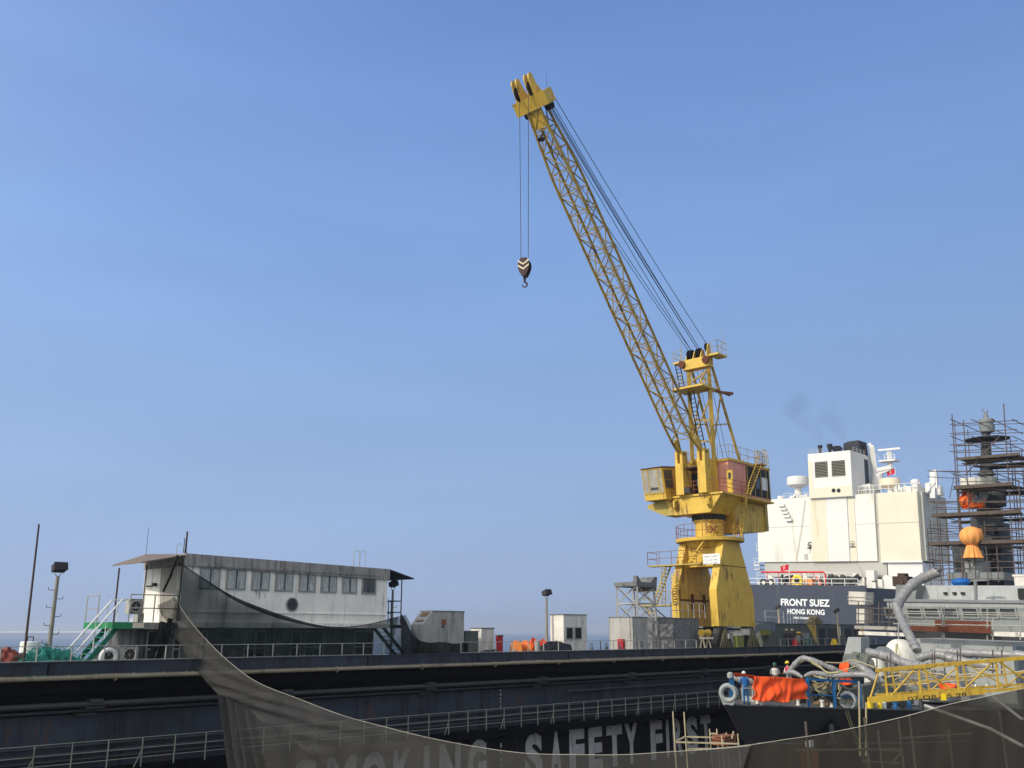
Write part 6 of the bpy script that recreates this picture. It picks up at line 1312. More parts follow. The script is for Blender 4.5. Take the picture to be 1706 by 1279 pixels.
for x_, y0_, y1_ in ((1590, 700, 960), (1612, 715, 960), (1640, 760, 960), (1660, 765, 960), (1683, 730, 960), (1702, 750, 960), (1720, 760, 960), (1655, 870, 960), (1565, 860, 960), (1550, 865, 960), (1690, 770, 970), (1668, 820, 960), (1630, 860, 960)): pole_px(x_, y0_, y1_, BA, pm, .04)
pm.build('upright', 'scaffold', sc)
hm = MB()
def horiz(y_, x0_, x1_, a, tilt=0): p0 = mh(x0_, y_, a); p1 = mh(x1_, y_ + tilt, a); hm.bar(WS.p(a, p0[1], p0[2]), WS.p(a, p1[1], p1[2]), .035)
for y_ in (707, 722, 741, 752): horiz(y_, 1582, 1695, FA, -7); horiz(y_ + 2, 1588, 1712, BA, -4)
for (y_, x0_, x1_) in lv:
    for dy in (-9, -21): horiz(y_ + dy, x0_ - 3, x1_ + 8, FA, -3); horiz(y_ + dy, x0_, x1_ + 8, BA, -3)
    horiz(y_ + 3, x0_ - 8, x1_ + 6, FA, 1)
for y_ in (785, 835, 880, 925, 935, 948, 966): horiz(y_, 1548, 1712, FA, rnd.uniform(-4, 3)); horiz(y_, 1555, 1712, BA, rnd.uniform(-3, 3))
for y_ in (775, 800, 822, 845, 872, 893, 915, 942, 958): horiz(y_, 1556 if y_ > 830 else 1594, 1706, (FA + BA) / 2, rnd.uniform(-3, 3))
for y_ in (780, 790, 833, 870, 884, 918): horiz(y_, 1680, 1735, FA, -3); horiz(y_ + 4, 1545, 1600, BA, 3)
# transoms running fore and aft
for (y_, x0_, x1_) in lv + [(700, 1588, 1690), (728, 1588, 1690), (932, 1552, 1712), (880, 1552, 1712), (790, 1590, 1700)]:
    for x_ in (x0_, (x0_ * 2 + x1_) / 3, (x0_ + 2 * x1_) / 3, x1_):
        p0 = mh(x_, y_, FA); hm.bar(WS.p(FA - .6, p0[1], p0[2]), WS.p(BA + .6, p0[1], p0[2]), .035)
p0 = mh(1608, 792, FA); p1 = mh(1666, 726, FA); hm.bar(WS.p(FA - .05, p0[1], p0[2]), WS.p(FA - .05, p1[1], p1[2]), .05)
for k in range(10):
    x_ = rnd.uniform(1550, 1700); y_ = rnd.uniform(770, 950); p0 = mh(x_, y_, BA); p1 = mh(x_ + rnd.uniform(-25, 25), y_ + rnd.uniform(15, 45), FA); hm.bar(WS.p(BA, p0[1], p0[2]), WS.p(FA, p1[1], p1[2]), .03)
hm.build('ledger', 'scaffold', sc)
for (y_, x0_, x1_) in lv:
    p0 = mh(x0_, y_, FA); p1 = mh(x1_, y_, FA); z_ = (p0[2] + p1[2]) / 2; mb = MB(); k = 0
    na = 7
    for i in range(na):
        if y_ > 850 and 1 < i < 5 or y_ < 850 and i in (3,): continue
        mb.box(WS, FA + i * .97 - .3, FA + i * .97 + .55, p1[1] + rnd.uniform(-.5, .3), p0[1] + rnd.uniform(-.3, .5), z_ - .03 + .004 * i, z_ + .04 + .004 * i)
    mb.box(WS, FA - .36, FA - .31, p1[1], p0[1], z_ - .02, z_ + .26 if y_ > 800 else z_ + .2)
    mb.build('plank_platform', 'plank', sc)
# lower scaffolds left of the bridge
for nm, a_, xs, ys, lab in (('a', 30.0, (1430, 1449, 1464, 1482), (1012, 1022, 1034, 1046), 'scaffold of upright tubes beside the pale box left of the bridge'),):
    mb = MB(); s2 = thing('scaffold', ws(1456, 1056, a_), lab, 'scaffold')
    for x_ in xs: mb.bar(ws(x_, 1060 if x_ < 1440 else 1052, a_), ws(x_, 1002, a_), .045); mb.bar(ws(x_ + 6, 1052, a_ + 1.5), ws(x_ + 6, 1006, a_ + 1.5), .04)
    mb.build('upright', 'scaffold', s2); mb = MB()
    for y_ in ys: mb.bar(ws(1426, y_, a_), ws(1500, y_ + 3, a_), .04)
    mb.build('ledger', 'scaffold', s2); mb = MB(); p0 = WS.hit(1428, 1042, 0, a_); p1 = WS.hit(1498, 1042, 0, a_); mb.box(WS, a_ - .5, a_ + 1.5, p1[1], p0[1], p0[2] - .25, p0[2]); mb.build('platform', 'container_grey', s2)
mb = MB(); F0 = [WS.hit(x_, y_, 0, 31) for x_, y_ in ((1414, 1007), (1441, 1007), (1442, 986), (1414, 985))]; mb.prism([WS.p(31, a[1], a[2]) for a in F0], D * 1.6)
for dy in (8, 14): mb.beam(ws(1412, 985 + dy, 30.9), ws(1453, 987 + dy, 30.9), .05, .05)
bx_ = tag(mb.build('access_cabin', 'container_white'), 'pale boxy basket hanging in front of the navy ship stern', 'cabin')
mb = MB(); mb.prism([WS.p(31.2, WS.hit(x_, y_, 0, 31.2)[1], WS.hit(x_, y_, 0, 31.2)[2]) for x_, y_ in ((1427, 1038), (1440, 1038), (1440, 1014), (1427, 1014))], D * 1.5); tag(mb.build('access_cabin', 'container_white'), 'tall white box below the hanging pale basket', 'cabin')
# railing tubes in front of the bridge
mb = MB(); AR = 26.5
for y_ in (1018, 1021.5, 1039): mb.bar(ws(1488, y_, AR), ws(1720, y_ + 4, AR), .04)
for x_ in (1497, 1570, 1573, 1645, 1654, 1700): mb.bar(ws(x_, 1066, AR), ws(x_, 1012 if x_ % 2 else 1030, AR), .045)
tag(mb.build('guard_rail', 'rail_grey'), 'long tube railing crossing in front of the warship bridge windows', 'railing')
mb = MB(); p0 = WS.hit(1430, 1048, 0, AR); p1 = WS.hit(1720, 1054, 0, AR)
mb.box(WS, AR, AR + .9, p1[1], WS.hit(1650, 1050, 0, AR)[1], p1[2] - .3, p1[2] + .0); tag(mb.build('plank_walkway', 'container_white'), 'pale plank walkway at the right edge below the bridge windows', 'walkway')
mb = MB(); mb.box(WS, AR, AR + .9, WS.hit(1512, 1050, 0, AR)[1], p0[1], p0[2] - .4, p0[2] - .15)
tag(mb.build('plank_walkway', 'container_white'), 'pale plank walkway left of the bridge under the scaffold tubes', 'walkway')
mb = MB(); p2 = WS.hit(1512, 1042, 0, AR - .3); p3 = WS.hit(1650, 1042, 0, AR - .3); mb.box(WS, AR - .3, AR - .2, p3[1], p2[1], p2[2] - .35, p2[2] + .0); tag(mb.build('walkway_board', 'rust'), 'rust red board along the walkway below the bridge windows', 'board')
# ------------------------------------------------------------------ ducts
def duct(pts, r, label, name='air_duct', mat='duct', sq=True, rf=None):
    P = [Vector(p) for p in pts]; n_ = len(P) - 1; pp = []
    for i in range(n_ * 22 + 1): pp.append(curve([tuple(p) for p in P], i / (n_ * 22)))
    pp = [Vector(p) + Vector((math.sin(i * .9), math.cos(i * 1.3), math.sin(i * 1.7))) * r * .05 for i, p in enumerate(pp)]
    mb = MB(); mb.pipe(pp, r, 14, rf or (lambda t: r * (1 + .07 * math.sin(t * 31) + .05 * math.sin(t * 53 + 1) + .035 * math.sin(t * 260 + 3 * math.sin(t * 20)))))
    return tag(mb.build(name, mat, smooth=True), label, 'duct', 'soft grey ventilation ducts')
duct([ws(1562, 953, 24), ws(1540, 962, 24), ws(1518, 976, 23), ws(1500, 998, 22), ws(1494, 1012, 21)], .34, 'fat grey duct arching left of the bridge from the scaffold')
duct([ws(1493, 1009, 21), ws(1503, 1035, 20), ws(1516, 1060, 18), ws(1528, 1084, 17)], .27, 'straight grey duct sloping down from the arch to the gun turret')
duct([ws(1447, 1087, 14), ws(1480, 1094, 13.5), ws(1510, 1106, 13), ws(1545, 1112, 12.5)], .27, 'pale duct lying across the front of the gun turret')
duct([ws(1530, 1096, 17), ws(1562, 1090, 17), ws(1590, 1098, 17), ws(1660, 1112, 17)], .26, 'grey duct bending right of the gun turret')
duct([ws(1560, 1084, 20), ws(1620, 1088, 20), ws(1720, 1092, 20)], .25, 'level grey duct along the lower superstructure')
duct([ws(1312, 1124, 8), ws(1322, 1110, 8), ws(1335, 1097.5, 8), ws(1350, 1099, 8), ws(1380, 1111, 8.5), ws(1402, 1121, 9)], .16, 'inverted V shaped grey duct behind the two workers')
duct([ws(1340, 1126.5, 7), ws(1356, 1122, 7.5), ws(1390, 1125, 8), ws(1440, 1124, 8.5), ws(1462, 1132, 8)], .13, 'flat grey duct on top of the blue rail', rf=lambda t: .06 + .10 * math.sin(min(1, t * 3 + .05) * math.pi / 2))
duct([ws(1308, 1121, 7), ws(1322, 1120, 7), ws(1338, 1129, 7)], .12, 'short grey duct behind the orange tarpaulin', rf=lambda t: .05 + .09 * math.sin(t * math.pi))
duct([ws(1416, 1106, 11), ws(1432, 1108, 10.5), ws(1450, 1124, 10), ws(1470, 1140, 9)], .26, 'crumpled grey duct falling right of the orange strip')
duct([ws(1222, 1128, 3), ws(1235, 1133, 3.2), ws(1252, 1134, 3.6)], .2, 'short pale duct behind the worker in blue', rf=lambda t: .12 + .14 * t)
# ------------------------------------------------------------------ foredeck tarpaulin, rails, hoses
E3 = lambda x_, y_, off=-.02: tuple(edge(x_, off) + Z2 * htop(x_, y_, off))
cloth(Frame((0, 0, 0), -N * -1, D, Z), [E3(1257, 1126.5), E3(1275, 1127), E3(1290, 1127.5), E3(1305, 1128), E3(1325, 1130), E3(1345, 1131)],
      [E3(1254, 1163, -.1), E3(1268, 1169, -.3), E3(1285, 1167, -.35), E3(1305, 1170, -.35), E3(1318, 1167, -.25), E3(1345, 1164, -.1)], 'orange_tarp', 'tarpaulin', 'large bright orange tarpaulin hanging over the bow rail of the warship', 'tarpaulin', .13, 26, 110, 24, .05)
cloth(Frame((0, 0, 0), Z, D, N), [E3(1222, 1121), E3(1235, 1122), E3(1258, 1125)], [E3(1223, 1124.5, .2), E3(1236, 1126, .3), E3(1258, 1131, .3)], 'orange_tarp', 'tarpaulin', 'narrow orange strip of sheet along the rail above the worker in blue', 'tarpaulin', .06, 14, 30, 5)
cloth(WS, [W_(1400, 1104, 10.5), W_(1407, 1103, 10.5), W_(1413, 1103, 10.5)], [W_(1399, 1140, 9.5), W_(1408, 1141, 9.3), W_(1418, 1140, 9.3)], 'orange_tarp', 'tarpaulin', 'tall orange sheet strip in the middle of the foredeck ducts', 'tarpaulin', .15, 9, 24, 16, .1)
def railset(xs, y0_, y1_, mat, label, r=.045, mid=True, top=True):
    mb = MB(); tops = []
    for x_ in xs: P = edge(x_, .12); h = htop(x_, y0_ + (y1_ - y0_) * (x_ - xs[0]) / max(1, xs[-1] - xs[0]), .12); mb.beam(P, P + Z2 * h, r * 2, r * 2); tops.append((P, h))
    for i in range(len(tops) - 1):
        mb.beam(tops[i][0] + Z2 * tops[i][1], tops[i + 1][0] + Z2 * tops[i + 1][1], r * 1.8, r * 1.8)
        if mid: mb.bar(tops[i][0] + Z2 * tops[i][1] * .45, tops[i + 1][0] + Z2 * tops[i + 1][1] * .45, r * .5)
    return tag(mb.build('guard_rail', mat), label, 'railing')
railset((1347, 1391, 1434), 1131, 1136, 'blue_paint', 'blue steel rail right of the big orange tarpaulin', .075)
railset((1218, 1222), 1123, 1123, 'blue_paint', 'blue rail post at the warship bow', .05)
railset((1236, 1258, 1300, 1345), 1146, 1148, 'rail_grey', 'white lower rail at the warship bow behind the orange tarpaulin', .03, False)
mb = MB(); c = edge(1218, .12) + Z2 * htop(1218, 1120, .12); mb.lathe(c - Z2 * .3, Z2, [(0, .1), (.05, .16), (.25, .16), (.32, .05)], 10); tag(mb.build('post_cap', 'warship_pale'), 'grey wrapped cap on the bow rail post', 'cap')
rnd = random.Random(5)
for i in range(9):
    x_ = 1350 + rnd.uniform(0, 44); a_ = rnd.uniform(6, 9.5); pts = []
    for k in range(7): pts.append(ws(x_ + rnd.uniform(-9, 9), 1128 + k * 6 + rnd.uniform(-3, 3), a_ + rnd.uniform(-.3, .3)))
    pp = [curve([tuple(p) for p in pts], j / 24) for j in range(25)]; mb = MB(); mb.pipe(pp, .03, 5)
    tag(mb.build('hose', 'hose'), 'pale hose looped behind the blue rail on the foredeck', 'hose', 'hoses looped behind the blue rail')
for lab, pts in (('long pale hose running under the inverted V duct', ((1330, 1105, 8), (1345, 1100, 7.9), (1362, 1107, 7.8), (1378, 1119, 7.8), (1400, 1118, 8.2), (1430, 1108, 9))), ('pale hose draped from duct to orange strip', ((1352, 1104, 7.7), (1368, 1113, 7.7), (1380, 1121, 7.7), (1397, 1120, 8))), ('thin pale hose from the ducts to the gun turret', ((1375, 1103, 9), (1400, 1104, 9.5), (1422, 1100, 10), (1447, 1108, 10), (1470, 1116, 10)))):
    pp = [curve([tuple(ws(*p)) for p in pts], j / 30) for j in range(31)]; mb = MB(); mb.pipe(pp, .035, 5); tag(mb.build('hose', 'hose', smooth=True), lab, 'hose')
for x0_, x1_ in ((1407, 1411), (1411, 1417)):
    P = edge(x0_, 0) + Z2 * .1; pts = [P, hullpt(edge_a(x0_), 1.2, .15), hullpt(edge_a(x1_), 3.5, .2)]; mb = MB(); mb.pipe([curve([tuple(p) for p in pts], j / 14) for j in range(15)], .03, 5)
    tag(mb.build('hose', 'hose', smooth=True), 'pale hose hanging down the dark hull side below the round fairlead', 'hose', 'hoses down the hull side')
mb = MB()
for x_, y0_, y1_ in ((1431, 1135, 1199), (1443, 1170, 1199)): mb.bar(ws(x_ + (2 if y0_ < 1140 else 0), y1_ + 60, 5.2), ws(x_, y0_, 5.2), .045)
tag(mb.build('scaffold_tube', 'scaffold_pale'), 'two pale scaffold tubes rising past the hull at the end of the blue rail', 'tube')
# deck machinery behind the rails
def deckbox(x0_, x1_, y0_, y1_, a, d, mat, name, label, cat, detail=True):
    r_ = thing(name, ws((x0_ + x1_) / 2, y1_, a), label, cat); p0 = WS.hit(x0_, (y0_ + y1_) / 2, 0, a); p1 = WS.hit(x1_, (y0_ + y1_) / 2, 0, a); z0 = min(dz(a), WS.hit(x0_, y1_, 0, a)[2]); z1 = WS.hit(x0_, y0_, 0, a)[2]
    mb = MB(); mb.box(WS, a, a + d, p1[1], p0[1], z0, z1); mb.build('body', mat, r_)
    if detail:
        mb = MB(); w_ = p0[1] - p1[1]; mb.box(WS, a - .03, a - .002, p1[1] + w_ * .12, p0[1] - w_ * .12, z0 + (z1 - z0) * .3, z1 - (z1 - z0) * .15); mb.build('panel', 'warship_dark', r_)
    return r_
deckbox(1380, 1438, 1138, 1160, 9.5, 1.5, 'greygreen', 'deck_house', 'low grey green deck house behind the round fairlead', 'deck house')
deckbox(1354, 1378, 1138, 1152, 8.5, 1, 'stain_brown', 'winch_cabinet', 'brown grey machinery casing behind the blue rail', 'machinery')
deckbox(1236, 1254, 1135, 1158, 5, .8, 'warship_pale', 'windlass', 'pale windlass casing behind the worker in blue', 'windlass')
mb = MB(); rnd = random.Random(3)
for k in range(16): p_ = ws(rnd.uniform(1350, 1390), rnd.uniform(1150, 1170), 7 + rnd.uniform(-.6, .8)); mb.cyl(p_, p_ + Vector((rnd.uniform(-.5, .5), rnd.uniform(-.3, .3), rnd.uniform(-.2, .4))), rnd.uniform(.08, .2), n=8)
tag(mb.build('winch', 'dark_machine', smooth=True), 'dark winch drums and gears behind the blue rail', 'winch')
for k, (x_, c_) in enumerate(((1449, 'bright_yellow'), (1452, 'bright_yellow'), (1460, 'white_paint'), (1466, 'bright_yellow'), (1473, 'white_paint'), (1480, 'dark_machine'), (1492, 'blue_paint'), (1504, 'dark_machine'), (1515, 'blue_paint'), (1535, 'dark_machine'))):
    P = edge(x_, .5 + .2 * (k % 3)); mb = MB(); mb.lathe(P, Z2, [(0, .14), (.35, .14), (.4, .1), (.62 + .1 * (k % 3), .1), (.64 + .1 * (k % 3), .02)], 10)
    tag(mb.build('canister', c_, smooth=True), ['yellow canister nearest the round fairlead', 'second yellow canister from the round fairlead', 'white canister below the yellow lattice end', 'yellow canister between two white ones', 'white canister right of the yellow one', 'dark canister left of the first blue one', 'blue canister between two dark ones', 'dark canister between two blue ones', 'blue canister farther right under the lattice', 'dark canister farthest right under the lattice'][k], 'canister', 'canisters along the deck edge')
# ------------------------------------------------------------------ yellow lattice boom across the foredeck
lb = thing('crane_boom', ray(1447, 1165) * (44 / ray(1447, 1165).y), 'yellow steel lattice boom lying across the warship foredeck at the right', 'boom')
G = lambda x_, y_, Y_: ray(x_, y_) * (Y_ / ray(x_, y_).y)
def lc(x_): return 1165.5 - (x_ - 1447) * .0745
def uc(x_): return 1117.0 - (x_ - 1460) * .084
lo_ = MB(); up_ = MB(); br3 = MB(); pl = MB(); YF, YB = 43.5, 44.9
pl.beam(G(1447, lc(1447) + .5, YF), G(1640, lc(1640), YF), .1, .26); pl.beam(G(1640, lc(1640), YF), G(1800, lc(1800) , YF), .14, .12)
pl.build('lower_chord', 'bright_yellow' if False else 'lattice_yellow', lb)
mb = MB(); g = letters('02-DR-05 98', Frame(G(1512, 1163.5, YF - .06), Vector((1, 0, .074)).normalized(), (0, 1, 0), Vector((-.074, 0, 1)).normalized()), 0, -.09, .16, 0, 2.2); g.build('lettering', 'letter_dark', lb)
lo_.beam(G(1460, lc(1460) - 7, YB), G(1800, lc(1800) - 6, YB), .1, .1); lo_.build('lower_chord', 'lattice_yellow', lb)
up_.beam(G(1459, uc(1459), YF), G(1800, uc(1800), YF), .13, .13); up_.beam(G(1470, uc(1470) - 2, YB), G(1800, uc(1800) - 2, YB), .1, .1); up_.build('upper_chord', 'lattice_yellow', lb)
xs = [1462, 1475, 1531, 1594, 1660, 1728]
br3.bar(G(1449, lc(1449), YF), G(1464, uc(1464), YF), .045)
for i, x_ in enumerate(xs[1:]):
    br3.bar(G(x_ + 4, lc(x_), YF), G(x_ - 1, uc(x_), YF), .05); br3.bar(G(x_ + 18, lc(x_) - 6, YB), G(x_ + 10, uc(x_) - 2, YB), .04)
    br3.bar(G(x_ + 4, lc(x_), YF), G(x_ + 18, lc(x_) - 6, YB), .035); br3.bar(G(x_, uc(x_), YF), G(x_ + 10, uc(x_) - 2, YB), .035)
for a, b in zip(xs[1:-1], xs[2:]):
    m_ = a + 10
    if (xs.index(a)) % 2: br3.bar(G(a + 6, lc(a), YF), G(b - 4, uc(b), YF), .045); br3.bar(G(a + 12, uc(a) - 2, YB), G(b + 16, lc(b) - 6, YB), .035)
    else: br3.bar(G(a + 2, uc(a), YF), G(b - 2, lc(b), YF), .045); br3.bar(G(a + 16, lc(a) - 6, YB), G(b + 8, uc(b) - 2, YB), .035)
br3.beam(G(1470, 1141, YB), G(1800, 1112, YB), .06, .06)
br3.build('bracing', 'lattice_yellow', lb)
mb = MB(); F_ = Frame(G(1571, lc(1571) + 4.5, YF), (1, 0, 0), (0, 1, 0), Z); mb.box(F_, -.1, .1, -.1, .1, -.14, .14); mb.build('foot', 'bright_yellow', lb)
# clutter behind the lattice boom: sheeted bundles, pipes
lump((WS.hit(1560, 1140, 1, -1.4)[0], -1.4, dz(14) - .1), 2.2, 2.2, 1.5, 61, 'duct', 'plastic_sheeting', 'crumpled pale plastic sheeting heaped behind the yellow lattice boom', 'sheeting', fr=WS, rough=.2, nu=40, nv=16)
lump((WS.hit(1660, 1130, 1, -2.2)[0], -2.2, dz(18) - .1), 2.6, 2.4, 1.9, 67, 'stain_brown', 'covered_stack', 'brown grey sheeted stack behind the yellow lattice boom at the right', 'stack', fr=WS, rough=.16, nu=40, nv=16)
lump((WS.hit(1480, 1140, 1, -1.2)[0], -1.2, dz(11) - .1), 1.4, 1.5, 1.3, 71, 'greygreen', 'covered_stack', 'grey sheeted stack behind the left end of the yellow lattice boom', 'stack', fr=WS, rough=.2)
mb = MB(); rnd = random.Random(9)
for k in range(26):
    x_ = rnd.uniform(1470, 1720); y_ = rnd.uniform(1112, 1150); a_ = 10; mb.bar(ws(x_, y_, a_), ws(x_ + rnd.uniform(20, 80), y_ + rnd.uniform(-14, 8), a_ - rnd.uniform(0, 1)), .035)
tag(mb.build('pipe_bundle', 'scaffold_pale'), 'scattered pipes and rods lying behind the yellow lattice boom', 'pipes')
mb = MB(); rnd = random.Random(19)
for x_ in (1461, 1478, 1484, 1553, 1557, 1574, 1595, 1600, 1654, 1669): mb.bar(ws(x_, 1125, 12), ws(x_, rnd.uniform(1078, 1096), 12), .04)
tag(mb.build('scaffold_tube', 'scaffold'), 'row of short rusty upright tubes in front of the lower superstructure', 'tubes')
cloth(WS, [W_(1563, 1139, 8), W_(1575, 1138, 8), W_(1592, 1139, 8)], [W_(1566, 1148, 8), W_(1580, 1147, 8), W_(1595, 1145, 8)], 'orange_tarp', 'tarpaulin', 'small orange sheet behind the middle of the yellow lattice boom', 'tarpaulin', .08, 10, 20, 6)
for x_ in (1626, 1645): mb = MB(); mb.ring(ws(x_, 1144, 8), -N, .1, .04, 16, 6); tag(mb.build('shackle', 'white_paint', smooth=True), 'small white ring behind the yellow lattice boom', 'ring', 'white rings behind the lattice boom')
# ------------------------------------------------------------------ scaffold at the bow
bs = thing('scaffold', G(1180, 1245, 46.5), 'small pale tube scaffold at the foot of the SAFETY FIRST letters by the bow', 'scaffold')
mb = MB()
for x_, y0_, Y_ in ((1121, 1185, 46), (1139.5, 1186, 47.5), (1182, 1214, 47.2), (1194, 1214, 47.2), (1202, 1224, 46.2), (1210, 1220, 47), (1229, 1222, 46)): mb.bar(G(x_, y0_, Y_), G(x_ + 3, y0_, Y_) * 1.0 + Vector((0, 0, -(1320 - y0_) * Y_ / 1600)), .035)
mb.build('upright', 'scaffold_pale', bs); mb = MB()
for a, b in (((1126, 1236, 46), (1231, 1239, 46)), ((1141, 1227, 47.5), (1213, 1229, 47.5)), ((1126, 1235, 46), (1142, 1227, 47.5)), ((1142, 1247.5, 46.6), (1184, 1247, 46.6)), ((1203, 1236, 46), (1212, 1228, 47.5)), ((1182, 1222, 47.2), (1195, 1222, 47.2)), ((1182, 1236, 47.2), (1195, 1236, 47.2)), ((1222, 1218, 46.6), (1219, 1230, 46.6))): mb.beam(G(*a), G(*b), .065, .065)
mb.build('ledger', 'scaffold_pale', bs); mb = MB()
for i in range(4): mb.box(Frame(G(1208, 1228 + i * 4.5, 46.3), D, N, Z), 0, 1.0, 0, .7, -.03, .04)
mb.build('rusty_shelf', 'rust_light', bs)
# scaffolding outside the hull, behind the brown net
s3 = thing('scaffold', G(1450, 1300, 36), 'tube scaffold half hidden behind the brown net below the hull', 'scaffold'); mb = MB()
for x_, y0_ in ((1342, 1202), (1440, 1195), (1497, 1200), (1463, 1215), (1515, 1190), (1665, 1185), (1580, 1215)): mb.bar(G(x_, y0_, 36), G(x_ + 4, y0_, 36) + Vector((0, 0, -6)), .05)
mb.build('upright', 'plank', s3); mb = MB()
for a, b in (((1325, 1250), (1500, 1248)), ((1437, 1268), (1500, 1272)), ((1437, 1247), (1500, 1252)), ((1487, 1270), (1502, 1254)), ((1340, 1285), (1600, 1290)), ((1500, 1230), (1620, 1222))): mb.bar(G(*a, 36), G(*b, 36), .04)
mb.build('ledger', 'plank', s3)
mb = MB(); mb.pipe([G(1653, 1160, 30), G(1703, 1198, 29), G(1716, 1197, 29)], .045, 8); mb.pipe([G(1540, 1175, 30), G(1650, 1214, 29), G(1704, 1243, 28), G(1720, 1242, 28)], .05, 8)
tag(mb.build('handrail', 'rail_grey', smooth=True), 'bright bent handrails behind the brown net at the right edge', 'handrail')
mb = MB(); F_ = Frame(G(1351, 1240, 38), D, N, Z); mb.box(F_, -.05, .25, 0, .2, -.1, .12); tag(mb.build('reflector', 'white_paint'), 'small white plate glinting behind the brown net', 'plate')
mb = MB(); mb.box(Frame(G(1350, 1262, 37.5), (1, 0, 0), (0, 1, 0), Z), -.3, .3, 0, .3, -1.2, .3); tag(mb.build('rusty_panel', 'rust'), 'rusty panel behind the brown net below the hull', 'panel')
# ------------------------------------------------------------------ foreground nets hung on one long rope
q0 = dkp(292, 998, TF - .15); K0 = Vector((q0.x, q0.y, 0)); K1 = Vector((13.6, 25.0, 0)); KD = (K1 - K0).normalized(); KN = Vector((-KD.y, KD.x, 0)); NP = Frame(K0, KD, KN, Z)
def npt(px, py, off=0): h = NP.hit(px, py, 1, 0); return NP.p(h[0], off, h[2])
rope = [(290, 994), (315, 1032), (348, 1070), (385, 1105), (430, 1137), (500, 1165), (575, 1193), (650, 1213), (720, 1230), (800, 1245), (880, 1255), (960, 1257), (1040, 1257), (1120, 1252), (1200, 1247), (1250, 1242)]
seam = [(263, 1008), (284, 1050), (306, 1088), (334, 1123), (356, 1148), (395, 1172), (440, 1202), (490, 1236), (540, 1272), (600, 1330), (680, 1400), (760, 1440), (860, 1460), (970, 1460), (1080, 1460), (1180, 1460)]
def nA(u, v):
    a = curve(rope, u); b = curve(seam, u); x = a[0] + (b[0] - a[0]) * v; y = a[1] + (b[1] - a[1]) * v
    return npt(x, y, .05 * math.sin(u * 26 + v * 5) * v + .06 * math.sin(u * 58 + v * 13) * math.exp(-((u - .3) / .22) ** 2) * (.3 + v) + .07 * math.sin(v * 3.1) * math.sin(u * 9 + 1) + .02 * math.sin(u * 120 + v * 8) * v * (1 + 2 * math.exp(-u * 6)))
mb = MB(); mb.grid(nA, 150, 20); gn = tag(mb.build('debris_net', 'net_grey', smooth=True), 'large grey debris net sweeping down from the deckhouse balcony across the foreground', 'net')
mb = MB(); mb.pipe([npt(*curve(rope, i / 120)) for i in range(121)], .011, 6); mb.build('hem_rope', 'net_edge', gn)
lf = [(355, 1146), (362, 1185), (370, 1230), (378, 1290), (388, 1400)]
mb = MB()
def nB(u, v):
    s_ = curve(seam[4:11], u); b = (388 + 300 * u, 1420); x = s_[0] + (b[0] - s_[0]) * v; y = s_[1] + (b[1] - s_[1]) * v
    if u < .001: x, y = curve(lf, v)
    return npt(x, y, .15 + .34 * math.sin(u * 110) * math.exp(-u * 6) + .08 * math.sin(u * 30 + v * 2))
mb.grid(nB, 120, 14); tag(mb.build('debris_net', 'net_grey', smooth=True), 'vertical folds of grey net hanging below the seam at the lower left', 'net')
rope2 = [(1180, 1248), (1246, 1241.5), (1310, 1232), (1370, 1223), (1440, 1209), (1510, 1193), (1579, 1174), (1645, 1160), (1706, 1147), (1770, 1135)]
def nC(u, v):
    a = curve(rope2, u); return npt(a[0] - v * 10 * (1 - u), a[1] + v * (330 - 0), .12 + .10 * math.sin(u * 17 + v * 4) * v + .14 * math.sin(u * 6 - v * 5) * v + .02 * math.sin(u * 90 + v * 6))
mb = MB(); mb.grid(nC, 130, 18); bn = tag(mb.build('debris_net', 'net_brown', smooth=True), 'brown debris net covering the lower right corner in front of the hull', 'net')
mb = MB(); mb.pipe([npt(*curve(rope2, i / 80), .10) for i in range(81)], .011, 6); mb.build('hem_rope', 'net_edge', bn)
# bunched net at the balcony corner
def nD(u, v):
    x = 268 + 28 * u - 4 * v; return dkp(x, 1060 - 112 * (1 - v) - 10 * (u * (1 - v)) + 0 * v, TF - .2 + .10 * math.sin(u * 31) * (1.2 - v * .4))
mb = MB(); mb.grid(nD, 50, 14); tag(mb.build('debris_net', 'net_grey', smooth=True), 'bunched net tied to the balcony corner of the deckhouse', 'net')
mb = MB(); mb.pipe([dkp(296, 925, TF - .2), dkp(284, 960, TF - .25), dkp(272, 985, TF - .3)], .05, 6); tag(mb.build('rolled_net', 'net_black', smooth=True), 'thin rolled net hanging from the roof corner of the deckhouse', 'net'); mb = MB(); mb.pipe([dkp(272, 1036, TF - .1), dkp(262, 1070, TF - .1), dkp(248, 1100, TF - .2)], .14, 8); tag(mb.build('rolled_net', 'net_black', smooth=True), 'left of two dark rolls of net below the balcony corner', 'net'); mb = MB(); mb.pipe([dkp(284, 1030, TF - .1), dkp(274, 1072, TF), dkp(262, 1100, TF)], .12, 8)
tag(mb.build('rolled_net', 'net_black', smooth=True), 'right of two dark rolls of net below the balcony corner', 'net')
